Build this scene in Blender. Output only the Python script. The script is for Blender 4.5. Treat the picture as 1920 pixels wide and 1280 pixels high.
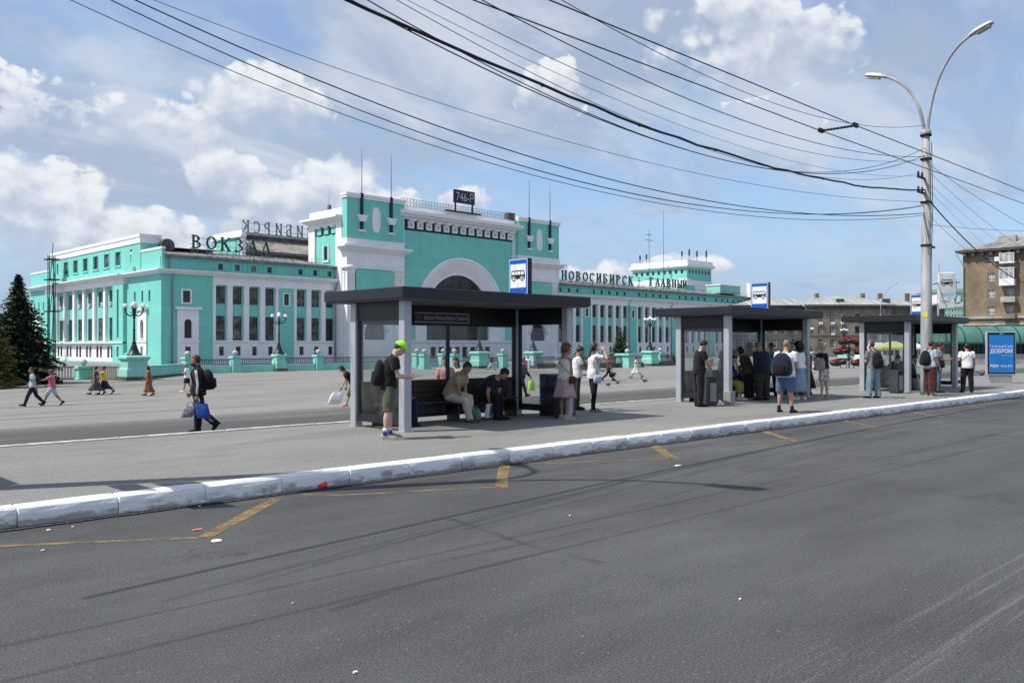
import bpy, bmesh, math, random
from mathutils import Vector, Matrix, Quaternion, noise as mnoise
import numpy as np
D = bpy.data
C = bpy.context
for _o in list(D.objects): D.objects.remove(_o)
sc = C.scene
col = sc.collection
rad = math.radians
R = random.Random(7)
V3 = Vector
# ---------------------------------------------------------------- camera, light
# World X runs along the street, world Y from the road towards the station, Z up (road = 0).
F, HY, CAMZ = 1650.0, 649.0, 1.85
CU = Vector((0.71345, 0.70071))        # camera right in (x, -y) / forward in (y, x)
def W(X, Y): return (X*CU.x + Y*CU.y, -X*CU.y + Y*CU.x)
def at(px, py, z=0.0):
    Y = (CAMZ - z)*F/(py - HY); return W((px - 960)/F*Y, Y)
def cast(px, Y, py=None):
    u, v = W((px - 960)/F*Y, Y)
    return (u, v) if py is None else (u, v, CAMZ + (HY - py)*Y/F)
def on_v(px, v):
    k = (px - 960)/F; Y = v/(CU.x - k*CU.y); return W(k*Y, Y)[0]
cam = D.objects.new('camera', D.cameras.new('camera')); col.objects.link(cam)
cam.location = (0, 0, CAMZ)
cam.rotation_euler = (rad(90) + math.atan((HY - 640)/F), 0, -math.atan2(CU.y, CU.x))
cam.data.sensor_width = 36; cam.data.lens = 36*F/1920
cam.data.clip_start = 0.1; cam.data.clip_end = 6000
sc.camera = cam
SUN_EL, SUN_H = rad(54.5), Vector((-0.906, 0.424, 0)).normalized()
sun = D.objects.new('sun', D.lights.new('sun', 'SUN')); col.objects.link(sun)
sun.data.energy = 5.0; sun.data.angle = rad(0.5); sun.data.color = (1.0, 0.955, 0.88)
sdir = SUN_H*math.cos(SUN_EL) + Vector((0, 0, math.sin(SUN_EL)))
sun.rotation_euler = (-sdir).to_track_quat('-Z', 'Y').to_euler()
sun.location = sdir*100
vs_ = sc.view_settings
vs_.view_transform = 'Standard'; vs_.look = 'None'; vs_.exposure = 0.05; vs_.gamma = 1.0
vs_.use_curve_mapping = False
sc.cycles.max_bounces = 6; sc.cycles.diffuse_bounces = 3; sc.cycles.glossy_bounces = 3; sc.cycles.transparent_max_bounces = 24
sc.cycles.use_denoising = True

class N:
    """small node-tree helper"""
    def __init__(s, tree): s.t = tree; s.n = tree.nodes; s.l = tree.links
    def add(s, typ, **kw):
        nd = s.n.new(typ)
        for k, v in kw.items(): setattr(nd, k, v)
        return nd
    def put(s, sock, val):
        if isinstance(val, bpy.types.NodeSocket): s.l.new(val, sock)
        elif val is not None:
            if isinstance(val, (tuple, list)) and len(val) == 3 and sock.type == 'RGBA': val = (*val, 1)
            sock.default_value = val
    def math(s, op, a, b=None, c=None, clamp=False):
        nd = s.add('ShaderNodeMath', operation=op, use_clamp=clamp)
        for i, x in enumerate((a, b, c)):
            if x is not None: s.put(nd.inputs[i], x)
        return nd.outputs[0]
    def vmath(s, op, a, b=None, c=None):
        nd = s.add('ShaderNodeVectorMath', operation=op)
        for i, x in enumerate((a, b)):
            if x is not None: s.put(nd.inputs[i], x)
        if c is not None: s.put(nd.inputs['Scale'], c)
        return nd.outputs[1] if op in ('DOT_PRODUCT', 'LENGTH', 'DISTANCE') else nd.outputs[0]
    def mix(s, fac, a, b, blend='MIX'):
        nd = s.add('ShaderNodeMix', data_type='RGBA', blend_type=blend)
        s.put(nd.inputs[0], fac); s.put(nd.inputs[6], a); s.put(nd.inputs[7], b)
        return nd.outputs[2]
    def noise(s, vec, scale, detail=4, rough=0.55, lac=2.0, dist=0.0):
        nd = s.add('ShaderNodeTexNoise')
        if vec is not None: s.l.new(vec, nd.inputs['Vector'])
        nd.inputs['Scale'].default_value = scale; nd.inputs['Detail'].default_value = detail
        nd.inputs['Roughness'].default_value = rough; nd.inputs['Lacunarity'].default_value = lac
        nd.inputs['Distortion'].default_value = dist
        return nd.outputs['Fac']
    def ss(s, x, lo, hi, a=0.0, b=1.0):
        nd = s.add('ShaderNodeMapRange', interpolation_type='SMOOTHSTEP')
        s.put(nd.inputs[0], x)
        for i, q in enumerate((lo, hi, a, b)): s.put(nd.inputs[1+i], q)
        return nd.outputs[0]
    def lin(s, x, lo, hi, a=0.0, b=1.0):
        nd = s.add('ShaderNodeMapRange'); s.put(nd.inputs[0], x)
        for i, q in enumerate((lo, hi, a, b)): s.put(nd.inputs[1+i], q)
        return nd.outputs[0]
    def sep(s, v):
        nd = s.add('ShaderNodeSeparateXYZ'); s.l.new(v, nd.inputs[0]); return nd.outputs
    def comb(s, x, y, z):
        nd = s.add('ShaderNodeCombineXYZ')
        for i, q in enumerate((x, y, z)): s.put(nd.inputs[i], q)
        return nd.outputs[0]

def srgb(r, g, b):
    f = lambda c: (c/255/12.92 if c <= 10 else ((c/255 + .055)/1.055)**2.4)
    return (f(r), f(g), f(b))

# ---------------------------------------------------------------- sky
def make_world():
    w = D.worlds.new('World'); sc.world = w; w.use_nodes = True
    t = N(w.node_tree); t.n.clear()
    out = t.add('ShaderNodeOutputWorld'); bg = t.add('ShaderNodeBackground')
    bg.inputs['Strength'].default_value = 0.15
    sky = t.add('ShaderNodeTexSky', sky_type='NISHITA', sun_disc=False)
    sky.sun_elevation = SUN_EL; sky.sun_rotation = math.atan2(SUN_H.x, SUN_H.y)
    sky.air_density = 1.0; sky.dust_density = 1.2; sky.ozone_density = 1.6
    tc = t.add('ShaderNodeTexCoord'); d = tc.outputs['Generated']
    x, y, z = t.sep(d)
    zc = t.math('MAXIMUM', z, 0.0)
    # azimuth (degrees, 0 along +Y, clockwise) and elevation
    az = t.math('MULTIPLY', t.math('ARCTAN2', x, y), 57.2958)
    el = t.math('MULTIPLY', t.math('ARCSINE', z), 57.2958)
    k = t.math('DIVIDE', 1.0, t.math('ADD', zc, 0.22))
    plane = t.comb(t.math('MULTIPLY', x, k), t.math('MULTIPLY', y, k), 0.0)
    # thin high cloud: broad veil with streaks
    n1 = t.noise(t.vmath('ADD', plane, (3.1, 8.4, 0)), 1.0, 5, 0.58, 2.1, 0.3)
    n2 = t.noise(t.vmath('MULTIPLY', plane, (1.0, 2.6, 1.0)), 2.0, 5, 0.6, 2.1, 0.6)
    veil = t.math('ADD', t.math('MULTIPLY', n1, 0.75), t.math('MULTIPLY', n2, 0.30))
    hi = t.ss(el, 4.0, 22.0, -0.02, 0.13)
    d2_ = t.math('MULTIPLY_ADD', az, 1/13, -61/13); e2_ = t.math('MULTIPLY_ADD', el, 1/3.2, -13.2/3.2)
    bank2 = t.math('EXPONENT', t.math('MULTIPLY', t.math('MULTIPLY_ADD', d2_, d2_, t.math('MULTIPLY', e2_, e2_)), -1.0))
    veil = t.math('MULTIPLY_ADD', bank2, .09, veil)
    dl = t.math('MULTIPLY_ADD', az, 1/15, -25/15); el2 = t.math('MULTIPLY_ADD', el, 1/5.0, -10.5/5.0)
    bank = t.math('EXPONENT', t.math('MULTIPLY', t.math('MULTIPLY_ADD', dl, dl, t.math('MULTIPLY', el2, el2)), -1.0))
    veil = t.math('MULTIPLY_ADD', bank, .13, veil)
    veil = t.ss(t.math('ADD', veil, hi), 0.48, 0.72)
    # cumulus: heaps at given bearings (azimuth, elevation, half width, half height, weight)
    heaps = [(15.6, 7.6, 3.6, 2.4, 1.0), (19.5, 5.9, 4.6, 1.9, 1.0), (22.0, 5.2, 3.0, 1.3, .9), (28.8, 14.7, 3.2, 1.9, .95), (24.5, 13.0, 3.6, 1.7, .6), (18.0, 13.2, 5.5, 1.6, .36),
             (26.6, 10.3, 2.1, 1.4, .95), (32.8, 9.0, 2.4, 2.2, 1.0), (29.5, 8.4, 3.0, 1.8, .8), (36.6, 7.8, 2.4, 1.7, .9), (32.8, 6.2, 3.6, 1.3, .9), (41.3, 9.3, 1.4, .9, 1.0),
             (59.5, 20.2, 2.4, 1.9, .9), (58.0, 17.8, 4.4, 1.8, .6), (63.5, 18.2, 2.6, 1.5, .85), (53.0, 19.6, 1.6, 1.6, .45), (47.0, 16.5, 1.8, 1.6, .55), (56.0, 5.0, 2.2, .7, .6), (50.2, 4.2, 2.0, 1.0, .55)]
    p2 = t.comb(az, t.math('MULTIPLY', el, 1.2), 0.0)
    p2b = t.comb(t.math('ADD', az, -0.7), t.math('MULTIPLY', t.math('ADD', el, 0.7), 1.2), 0.0)
    def puff(p, det):
        a = t.noise(p, 0.24, det, 0.62, 2.2, 0.15)
        v = t.add('ShaderNodeTexVoronoi', feature='SMOOTH_F1'); t.l.new(p, v.inputs['Vector'])
        v.inputs['Scale'].default_value = 0.95; v.inputs['Smoothness'].default_value = 0.25
        return t.math('ADD', t.math('SUBTRACT', a, 0.5), t.math('MULTIPLY', t.math('SUBTRACT', 0.42, v.outputs['Distance']), 0.20))
    # elsewhere round the horizon the same kind of heaps go on
    far_ = t.noise(t.comb(t.math('MULTIPLY', x, 3.2), t.math('MULTIPLY', y, 3.2), t.math('MULTIPLY', z, 5.0)), 1.0, 2, 0.5)
    B = t.math('MULTIPLY_ADD', t.ss(far_, .42, .62), t.math('MULTIPLY', t.ss(t.math('ABSOLUTE', t.math('SUBTRACT', az, 45.5)), 31.0, 40.0), t.ss(t.math('ABSOLUTE', t.math('SUBTRACT', el, 10.0)), 3.0, 15.0, 1.15, 0.0)), -.2)
    H = Wt = None
    for (a0, e0, wa, we, wt) in heaps:
        wa *= 1.12; we *= 1.12
        dx = t.math('MULTIPLY_ADD', az, 1/wa, -a0/wa); dy = t.math('MULTIPLY_ADD', el, 1/we, -e0/we)
        r2 = t.math('MULTIPLY_ADD', dx, dx, t.math('MULTIPLY', dy, dy))
        g = t.math('MULTIPLY_ADD', r2, -0.5*wt, wt)
        gw_ = t.math('POWER', t.math('MAXIMUM', g, .02), 3.0)
        H = t.math('MULTIPLY', gw_, t.math('MAXIMUM', dy, -3.0)) if H is None else t.math('MULTIPLY_ADD', gw_, t.math('MAXIMUM', dy, -3.0), H)
        Wt = gw_ if Wt is None else t.math('ADD', Wt, gw_)
        B = t.math('MAXIMUM', B, g)
    H = t.math('DIVIDE', H, t.math('MAXIMUM', Wt, 1e-4))
    pa, pb = puff(p2, 7), puff(p2b, 4)
    dens = t.math('MULTIPLY_ADD', pa, 1.9, B)
    soft = t.ss(t.noise(p2, 0.16, 2, .5), .42, .6, .12, .5)
    cum = t.ss(dens, 0.16, t.math('ADD', 0.20, soft))
    core = t.ss(dens, 0.45, 1.15)
    lit = t.ss(t.math('MULTIPLY_ADD', H, .34, t.math('MULTIPLY_ADD', t.math('SUBTRACT', pa, pb), 1.5, t.math('MULTIPLY', core, -.12))), -0.36, 0.42)
    foot = t.ss(t.math('MULTIPLY_ADD', pa, .6, H), -1.15, .15, .22, .96)
    # sky colour: nishita, softened by the veil
    k10 = 1/0.15
    hazec = tuple(q*k10 for q in (.265, .405, .68)); veilc = tuple(q*k10 for q in (.52, .595, .72)); white = tuple(q*k10 for q in (.84, .87, .90)); grey = tuple(q*k10 for q in (.47, .545, .68))
    base = t.mix(1.0, sky.outputs[0], (1.0, 1.06, 1.14), 'MULTIPLY')
    hz = t.ss(el, -1.0, 12.0, 0.75, 0.05)
    base = t.mix(hz, base, hazec)
    n3 = t.noise(t.vmath('ADD', t.vmath('MULTIPLY', plane, (1.0, 1.7, 1.0)), (7.7, 2.1, 0)), 1.7, 5, .6, 2.1, .5)
    vc = t.mix(t.ss(n3, .38, .62), tuple(q*k10 for q in (.40, .475, .62)), tuple(q*k10 for q in (.62, .68, .77)))
    base = t.mix(t.math('MULTIPLY', veil, 0.9), base, vc)
    cl = t.mix(lit, grey, white)
    base = t.mix(t.math('MULTIPLY', cum, foot), base, cl)
    t.l.new(base, bg.inputs['Color']); t.l.new(bg.outputs[0], out.inputs[0])
    w.cycles.sampling_method = 'MANUAL'; w.cycles.sample_map_resolution = 256
make_world()

# ---------------------------------------------------------------- materials
MATS = {}
def newmat(name):
    m = D.materials.new(name); m.use_nodes = True
    t = N(m.node_tree); t.n.clear()
    out = t.add('ShaderNodeOutputMaterial'); b = t.add('ShaderNodeBsdfPrincipled')
    t.l.new(b.outputs[0], out.inputs[0])
    MATS[name] = m
    return m, t, b, out
def objco(t): return t.add('ShaderNodeTexCoord').outputs['Object']
def bump(t, b, h, dist, strength=1.0):
    nd = t.add('ShaderNodeBump'); nd.inputs['Strength'].default_value = strength; nd.inputs['Distance'].default_value = dist
    t.l.new(h, nd.inputs['Height']); t.l.new(nd.outputs[0], b.inputs['Normal'])
def mat(name, c, rough=0.6, var=0.12, scale=3.0, metal=0.0, bmp=0.0, bscale=30.0, spec=0.4, c2=None, stretch=None, coat=0.0):
    """plain surface with mottling (var), fine relief (bmp)"""
    if name in MATS: return MATS[name]
    m, t, b, out = newmat(name)
    co = objco(t)
    if stretch: co = t.vmath('MULTIPLY', co, stretch)
    n = t.noise(co, scale, 5, 0.6)
    lo = tuple(x*(1 - var*1.6) for x in c) if c2 is None else c2
    hi = tuple(min(1, x*(1 + var)) for x in c)
    t.put(b.inputs['Base Color'], t.mix(t.ss(n, 0.3, 0.7), lo, hi))
    b.inputs['Roughness'].default_value = rough; b.inputs['Metallic'].default_value = metal
    b.inputs['Specular IOR Level'].default_value = spec; b.inputs['Coat Weight'].default_value = coat
    if bmp: bump(t, b, t.noise(co, bscale, 3, 0.6), bmp)
    return m
def emitless(c): return c

def plaster(name, c, stain=0.35, joint=0.0):
    m, t, b, out = newmat(name)
    co = objco(t)
    x, y, z = t.sep(co)
    n = t.noise(co, 0.5, 6, 0.62)
    drip = t.noise(t.comb(t.math('MULTIPLY', x, 2.2), t.math('MULTIPLY', y, 2.2), t.math('MULTIPLY', z, 0.10)), 1.0, 5, 0.65)
    f = t.ss(t.math('ADD', t.math('MULTIPLY', n, 0.55), t.math('MULTIPLY', drip, 0.45)), 0.40, 0.70, stain, 0.0)
    dirt = tuple(0.5*q + 0.5*w for q, w in zip(tuple(v*0.72 for v in c), (0.30, 0.29, 0.27)))
    cc = t.mix(f, c, dirt)
    if joint:                                  # fine courses scored into the render
        jl = t.ss(t.math('ABSOLUTE', t.math('SUBTRACT', t.math('FRACT', t.math('DIVIDE', z, joint)), .5)), .468, .488)
        cc = t.mix(t.math('MULTIPLY', jl, .22), cc, dirt)
        pt = t.noise(t.vmath('MULTIPLY', co, (.25, .25, .5)), 1.0, 3, .5); cc = t.mix(t.ss(pt, .5, .62, 0, .16), cc, tuple(min(1, q*1.25 + .02) for q in c))
    t.put(b.inputs['Base Color'], cc)
    b.inputs['Roughness'].default_value = 0.88; b.inputs['Specular IOR Level'].default_value = 0.2
    bump(t, b, t.noise(co, 14, 4, 0.6), 0.02, 0.5)
    return m
plaster('turquoise', (0.185, 0.620, 0.545), 0.34, 1.3)
plaster('white_plaster', (0.86, 0.86, 0.88), 0.26)
plaster('turquoise_pale', (0.25, 0.66, 0.565), 0.5)
mat('stone_dark', (0.10, 0.095, 0.09), 0.8, 0.3, 1.2, bmp=.02)
mat('roof_metal', (0.26, 0.255, 0.25), 0.55, 0.25, 0.7, metal=.2, stretch=(1, .3, 1))
mat('roof_dark', (0.085, 0.082, 0.08), 0.7, 0.3, 0.8)
mat('roof_tan', (0.30, 0.27, 0.23), 0.7, 0.25, 0.8)
mat('grey_pipe', (0.22, 0.24, 0.25), 0.5, 0.15, 2)
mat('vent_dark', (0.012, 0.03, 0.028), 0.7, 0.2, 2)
mat('black_iron', (0.012, 0.013, 0.013), 0.45, 0.2, 6)
mat('frame_brown', (0.045, 0.030, 0.022), 0.5, 0.2, 3)
mat('letter_green', (0.012, 0.075, 0.058), 0.45, 0.2, 2)
mat('letter_rim', (0.30, 0.36, 0.34), 0.5, 0.15, 3)
mat('letter_grey', (0.20, 0.20, 0.20), 0.5, 0.2, 2)
mat('globe_white', (0.80, 0.80, 0.78), 0.25, 0.04, 3, spec=.5)
mat('ball_grey', (0.42, 0.43, 0.43), 0.7, 0.15, 4)
mat('fence_metal', (0.13, 0.145, 0.145), 0.55, 0.15, 4)
mat('steel_post', (0.42, 0.435, 0.46), 0.42, 0.06, 2, metal=.25)
mat('charcoal', (0.013, 0.014, 0.018), 0.42, 0.12, 3, spec=.45)
mat('panel_dark', (0.012, 0.012, 0.014), 0.38, 0.15, 3)
mat('panel_grey', (0.075, 0.08, 0.085), 0.6, 0.15, 3)
mat('soffit', (0.10, 0.10, 0.10), 0.7, 0.1, 2)
mat('wood_brown', (0.040, 0.020, 0.013), 0.5, 0.35, 6, stretch=(.4, 4, 4), bmp=.004, bscale=20)
mat('bin_dark', (0.045, 0.048, 0.05), 0.5, 0.15, 4)
mat('bin_panel', (0.26, 0.265, 0.27), 0.45, 0.1, 3)
mat('drum_blue', (0.010, 0.016, 0.040), 0.4, 0.3, 4)
mat('sign_blue', srgb(18, 84, 190), 0.35, 0.06, 2)
mat('sign_white', (0.78, 0.79, 0.80), 0.35, 0.04, 2)
mat('sign_black', (0.010, 0.010, 0.010), 0.4, 0.1, 3)
mat('sign_faded', (0.80, 0.80, 0.77), 0.6, 0.1, 2.6, c2=(0.56, 0.56, 0.54))
mat('sticker_yellow', (0.72, 0.62, 0.06), 0.5, 0.1, 8)
mat('lettering_light', (0.50, 0.50, 0.50), 0.5, 0.08, 5)
mat('pole_grey', (0.34, 0.345, 0.345), 0.55, 0.16, 1.6, bmp=.004, stretch=(2, 2, .35), c2=(.22, .22, .22))
mat('lamp_shell', (0.55, 0.54, 0.47), 0.45, 0.12, 5)
mat('lamp_lens', (0.30, 0.30, 0.26), 0.2, 0.1, 6)
mat('cable', (0.010, 0.010, 0.012), 0.6, 0.1, 3)
mat('cable_grey', (0.045, 0.05, 0.06), 0.6, 0.1, 3)
mat('brick_brown', (0.215, 0.165, 0.112), 0.9, 0.2, 0.35, bmp=.02, bscale=6)
mat('facade_grey', (0.235, 0.205, 0.165), 0.9, 0.18, 0.3, bmp=.02, bscale=6)
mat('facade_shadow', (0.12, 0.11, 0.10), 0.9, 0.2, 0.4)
mat('frame_white', (0.70, 0.71, 0.72), 0.5, 0.06, 2)
mat('curtain', (0.34, 0.35, 0.36), 0.4, 0.3, 0.8, c2=(.12, .125, .13))
mat('mint', (0.36, 0.56, 0.47), 0.8, 0.1, 1)
mat('arcade_green', (0.085, 0.225, 0.175), 0.35, 0.15, .35, c2=(.06, .15, .12))
mat('arcade_rib', (0.03, 0.08, 0.065), 0.5, 0.1, 2)
mat('arcade_glass', (0.012, 0.018, 0.018), 0.12, 0.4, .4)
mat('concrete_pale', (0.36, 0.355, 0.34), 0.85, 0.14, 1.0, bmp=.01)
mat('roof_sheet', (0.42, 0.42, 0.41), 0.5, 0.2, 0.3, metal=.2, stretch=(3, .3, 1))
mat('planter_green', (0.020, 0.045, 0.036), 0.6, 0.2, 4)
mat('petal_red', (0.42, 0.018, 0.045), 0.7, 0.35, 9)
mat('bark', (0.06, 0.045, 0.034), 0.95, 0.3, 6, bmp=.02)
mat('yellow_paint', (0.42, 0.255, 0.055), 0.8, 0.2, 6, c2=(.20, .14, .06))
mat('litter_white', (0.72, 0.72, 0.70), 0.7, 0.08, 9)
mat('litter_pink', (0.75, 0.22, 0.17), 0.7, 0.1, 9)
mat('cup_red', (0.75, 0.05, 0.07), 0.4, 0.1, 9)
mat('pigeon_grey', (0.05, 0.052, 0.062), 0.8, 0.4, 14)
mat('ad_blue', srgb(30, 128, 205), 0.25, 0.16, 1.6, c2=srgb(40, 120, 190))
mat('vehicle_white', (0.72, 0.73, 0.74), 0.3, 0.03, 1, coat=.4)
mat('vehicle_glass', (0.012, 0.014, 0.016), 0.08, 0.2, 1)
mat('tyre_black', (0.014, 0.014, 0.014), 0.8, 0.2, 6)
mat('awning_yellow', (0.62, 0.58, 0.12), 0.7, 0.1, 2)

def leafmat(name, lo, hi, sc_=2.0):
    m, t, b, out = newmat(name)
    g = t.add('ShaderNodeNewGeometry')
    n = t.noise(objco(t), sc_, 4, 0.6)
    r = t.math('ADD', t.math('MULTIPLY', g.outputs['Random Per Island'], 0.55), t.math('MULTIPLY', n, 0.45))
    t.put(b.inputs['Base Color'], t.mix(t.ss(r, .2, .8), lo, hi))
    b.inputs['Roughness'].default_value = 0.75; b.inputs['Specular IOR Level'].default_value = 0.2
    return m
leafmat('needle_dark', (0.012, 0.022, 0.013), (0.046, 0.074, 0.034))
leafmat('needle_green', (0.022, 0.050, 0.022), (0.075, 0.120, 0.050))
leafmat('leaf_olive', (0.07, 0.075, 0.02), (0.16, 0.15, 0.05))

def window_pane():
    m, t, b, out = newmat('pane_dark')
    g = t.add('ShaderNodeNewGeometry'); oi = t.add('ShaderNodeObjectInfo')
    co = t.vmath('ADD', objco(t), t.comb(t.math('MULTIPLY', oi.outputs['Random'], 37.0), 0.0, t.math('MULTIPLY', oi.outputs['Random'], 91.0)))
    n = t.noise(co, 0.9, 3, 0.5)
    cu_ = t.mix(t.ss(oi.outputs['Random'], .15, 1.0), (0.045, 0.036, 0.030), (0.24, 0.20, 0.165))
    t.put(b.inputs['Base Color'], t.mix(t.ss(n, .38, .66), (0.016, 0.012, 0.010), cu_))
    b.inputs['Roughness'].default_value = 0.12; b.inputs['Specular IOR Level'].default_value = 0.55
    nn = t.noise(co, 0.7, 2, 0.5)
    bump(t, b, nn, 0.05, 0.25)
    return m
window_pane()
mat('board_navy', (.010, .012, .030), .4, .1, 2)
mat('pane_arch', (.030, .028, .028), .10, .5, .6, c2=(.008, .008, .009), spec=.5)
def shelter_glass():
    m, t, b, out = newmat('shelter_glass')
    t.n.remove(b)
    tr = t.add('ShaderNodeBsdfTransparent'); gl = t.add('ShaderNodeBsdfGlossy'); df = t.add('ShaderNodeBsdfDiffuse')
    n = t.noise(objco(t), 2.2, 5, 0.65)
    tr.inputs[0].default_value = (0.91, 0.93, 0.935, 1); gl.inputs['Roughness'].default_value = 0.03
    gl.inputs[0].default_value = (.9, .9, .9, 1); df.inputs[0].default_value = (0.5, 0.5, 0.5, 1)
    lw = t.add('ShaderNodeLayerWeight'); lw.inputs[0].default_value = 0.5
    fz = t.math('MULTIPLY_ADD', t.math('POWER', lw.outputs['Facing'], 4.0), .6, .035)
    mx = t.add('ShaderNodeMixShader'); t.l.new(fz, mx.inputs[0])
    t.l.new(tr.outputs[0], mx.inputs[1]); t.l.new(gl.outputs[0], mx.inputs[2])
    m2 = t.add('ShaderNodeMixShader'); t.l.new(t.ss(n, .45, .8, .01, .06), m2.inputs[0])
    t.l.new(mx.outputs[0], m2.inputs[1]); t.l.new(df.outputs[0], m2.inputs[2])
    t.l.new(m2.outputs[0], out.inputs[0])
shelter_glass()

# ---------------------------------------------------------------- mesh building
class M:
    def __init__(s): s.v = []; s.f = []; s.mi = []; s.sm = []
    def add(s, vs, fs, mi=0, T=None, smooth=False):
        b = len(s.v)
        if T is None: s.v.extend(tuple(p) for p in vs)
        else: s.v.extend(tuple(T @ Vector(p)) for p in vs)
        for f in fs: s.f.append(tuple(b + i for i in f)); s.mi.append(mi); s.sm.append(smooth)
        return s
    def box(s, x0, y0, z0, x1, y1, z1, mi=0, T=None):
        return s.add([(x0, y0, z0), (x1, y0, z0), (x1, y1, z0), (x0, y1, z0), (x0, y0, z1), (x1, y0, z1), (x1, y1, z1), (x0, y1, z1)],
                     [(0, 3, 2, 1), (4, 5, 6, 7), (0, 1, 5, 4), (1, 2, 6, 5), (2, 3, 7, 6), (3, 0, 4, 7)], mi, T)
    def bbox(s, x0, y0, z0, x1, y1, z1, c=0.02, mi=0, T=None):
        """box with chamfered vertical edges and top"""
        def ring(z, k): return [(x0+k+c, y0+k, z), (x1-k-c, y0+k, z), (x1-k, y0+k+c, z), (x1-k, y1-k-c, z), (x1-k-c, y1-k, z), (x0+k+c, y1-k, z), (x0+k, y1-k-c, z), (x0+k, y0+k+c, z)]
        rs = [ring(z0, 0), ring(z1-c, 0), ring(z1, c)]
        return s.loft(rs, mi, T)
    def loft(s, rings, mi=0, T=None, smooth=False, cap=True, closed=True):
        n = len(rings[0]); vs = [p for r in rings for p in r]; fs = []
        for k in range(len(rings)-1):
            for i in range(n if closed else n-1):
                j = (i+1) % n
                fs.append((k*n+i, k*n+j, (k+1)*n+j, (k+1)*n+i))
        s.add(vs, fs, mi, T, smooth)
        if cap:
            b = len(s.v) - len(vs)
            s.f.append(tuple(b+i for i in reversed(range(n)))); s.mi.append(mi); s.sm.append(False)
            s.f.append(tuple(b+(len(rings)-1)*n+i for i in range(n))); s.mi.append(mi); s.sm.append(False)
        return s
    def tube(s, pts, r, n=8, mi=0, T=None, smooth=True, flat=1.0):
        pts = [Vector(p) for p in pts]; m = len(pts)
        if not isinstance(r, (list, tuple)): r = [r]*m
        rings = []; up = None
        for i, p in enumerate(pts):
            d = (pts[min(i+1, m-1)] - pts[max(i-1, 0)])
            d = d.normalized() if d.length > 1e-9 else Vector((0, 0, 1))
            if up is None: up = Vector((1, 0, 0)) if abs(d.x) < 0.8 else Vector((0, 1, 0))
            a = (up - d*up.dot(d)).normalized(); up = a; b = d.cross(a)
            rings.append([p + (a*math.cos(2*math.pi*k/n) + b*math.sin(2*math.pi*k/n)*flat)*r[i] for k in range(n)])
        return s.loft(rings, mi, T, smooth)
    def lathe(s, prof, n=16, mi=0, T=None, smooth=True, cx=0, cy=0):
        return s.loft([[(cx + r*math.cos(2*math.pi*k/n), cy + r*math.sin(2*math.pi*k/n), z) for k in range(n)] for r, z in prof], mi, T, smooth)
    def ball(s, c, r, n=12, m=8, mi=0, T=None):
        c = Vector(c); rr = r if isinstance(r, (tuple, list)) else (r, r, r)
        rings = []
        for i in range(1, m):
            th = math.pi*i/m
            rings.append([(c.x + rr[0]*math.sin(th)*math.cos(2*math.pi*k/n), c.y + rr[1]*math.sin(th)*math.sin(2*math.pi*k/n), c.z - rr[2]*math.cos(th)) for k in range(n)])
        return s.loft(rings, mi, T, True)
    def prism(s, poly, z0, z1, mi=0, T=None):
        return s.loft([[(x, y, z0) for x, y in poly], [(x, y, z1) for x, y in poly]], mi, T)
    def mesh(s, name, mats):
        me = D.meshes.new(name); me.from_pydata(s.v, [], s.f)
        for m in (mats if isinstance(mats, (list, tuple)) else [mats]): me.materials.append(MATS[m] if isinstance(m, str) else m)
        if len(me.materials) > 1: me.polygons.foreach_set('material_index', s.mi)
        me.polygons.foreach_set('use_smooth', s.sm)
        me.validate()
        return me
    def build(s, name, mats, parent=None, loc=None, rotz=0.0):
        return obj(name, s.mesh(name, mats), parent, loc, rotz)
def obj(name, me, parent=None, loc=None, rotz=0.0):
    o = D.objects.new(name, me); col.objects.link(o)
    if parent is not None: o.parent = parent
    if loc is not None: o.location = loc
    if rotz: o.rotation_euler = (0, 0, rotz)
    return o
def tag(o, label=None, cat=None, group=None, kind=None):
    if label: o['label'] = label
    if cat: o['category'] = cat
    if group: o['group'] = group
    if kind: o['kind'] = kind
    return o
def thing(name, label, cat, loc=(0, 0, 0), rotz=0.0, group=None):
    o = D.objects.new(name, None); col.objects.link(o); o.empty_display_size = .3
    o.location = loc; o.rotation_euler = (0, 0, rotz)
    return tag(o, label, cat, group)
def copy_tree(src, parent=None):
    c = src.copy(); col.objects.link(c)
    if parent is not None: c.parent = parent
    for k in CH.get(src.name, None) or src.children: copy_tree(k, c)
    return c
CH = {}
TMP = D.scenes.new('scratch')
def evaluated(o):
    TMP.collection.objects.link(o); vl = TMP.view_layers[0]; vl.update()
    me = D.meshes.new_from_object(o.evaluated_get(vl.depsgraph), depsgraph=vl.depsgraph)
    D.objects.remove(o)
    return me
def text_mesh(s, size, depth=0.004, align='LEFT', bold=0.0):
    cu = D.curves.new('lettering', 'FONT'); cu.body = s; cu.size = size; cu.extrude = depth; cu.align_x = align; cu.offset = bold
    cu.resolution_u = 3
    return evaluated(D.objects.new('lettering', cu))
def lettering(s, size, m, parent, loc, rot, align='LEFT', name='lettering', depth=.004, width=None, bold=0.0):
    me = text_mesh(s, size, depth, align, bold); me.materials.clear(); me.materials.append(MATS[m])
    o = obj(name, me, parent, loc); o.rotation_euler = rot
    if width:
        xs = [v.co.x for v in me.vertices]; k = width/max(1e-6, max(xs) - min(xs))
        for v in me.vertices: v.co.x *= k
    return o
def lerp(a, b, t): return a + (b - a)*t
def interp(x, xs, ys):
    if x <= xs[0]: return ys[0]
    for i in range(1, len(xs)):
        if x <= xs[i]: return lerp(ys[i-1], ys[i], (x - xs[i-1])/(xs[i] - xs[i-1]))
    return ys[-1]
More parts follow.
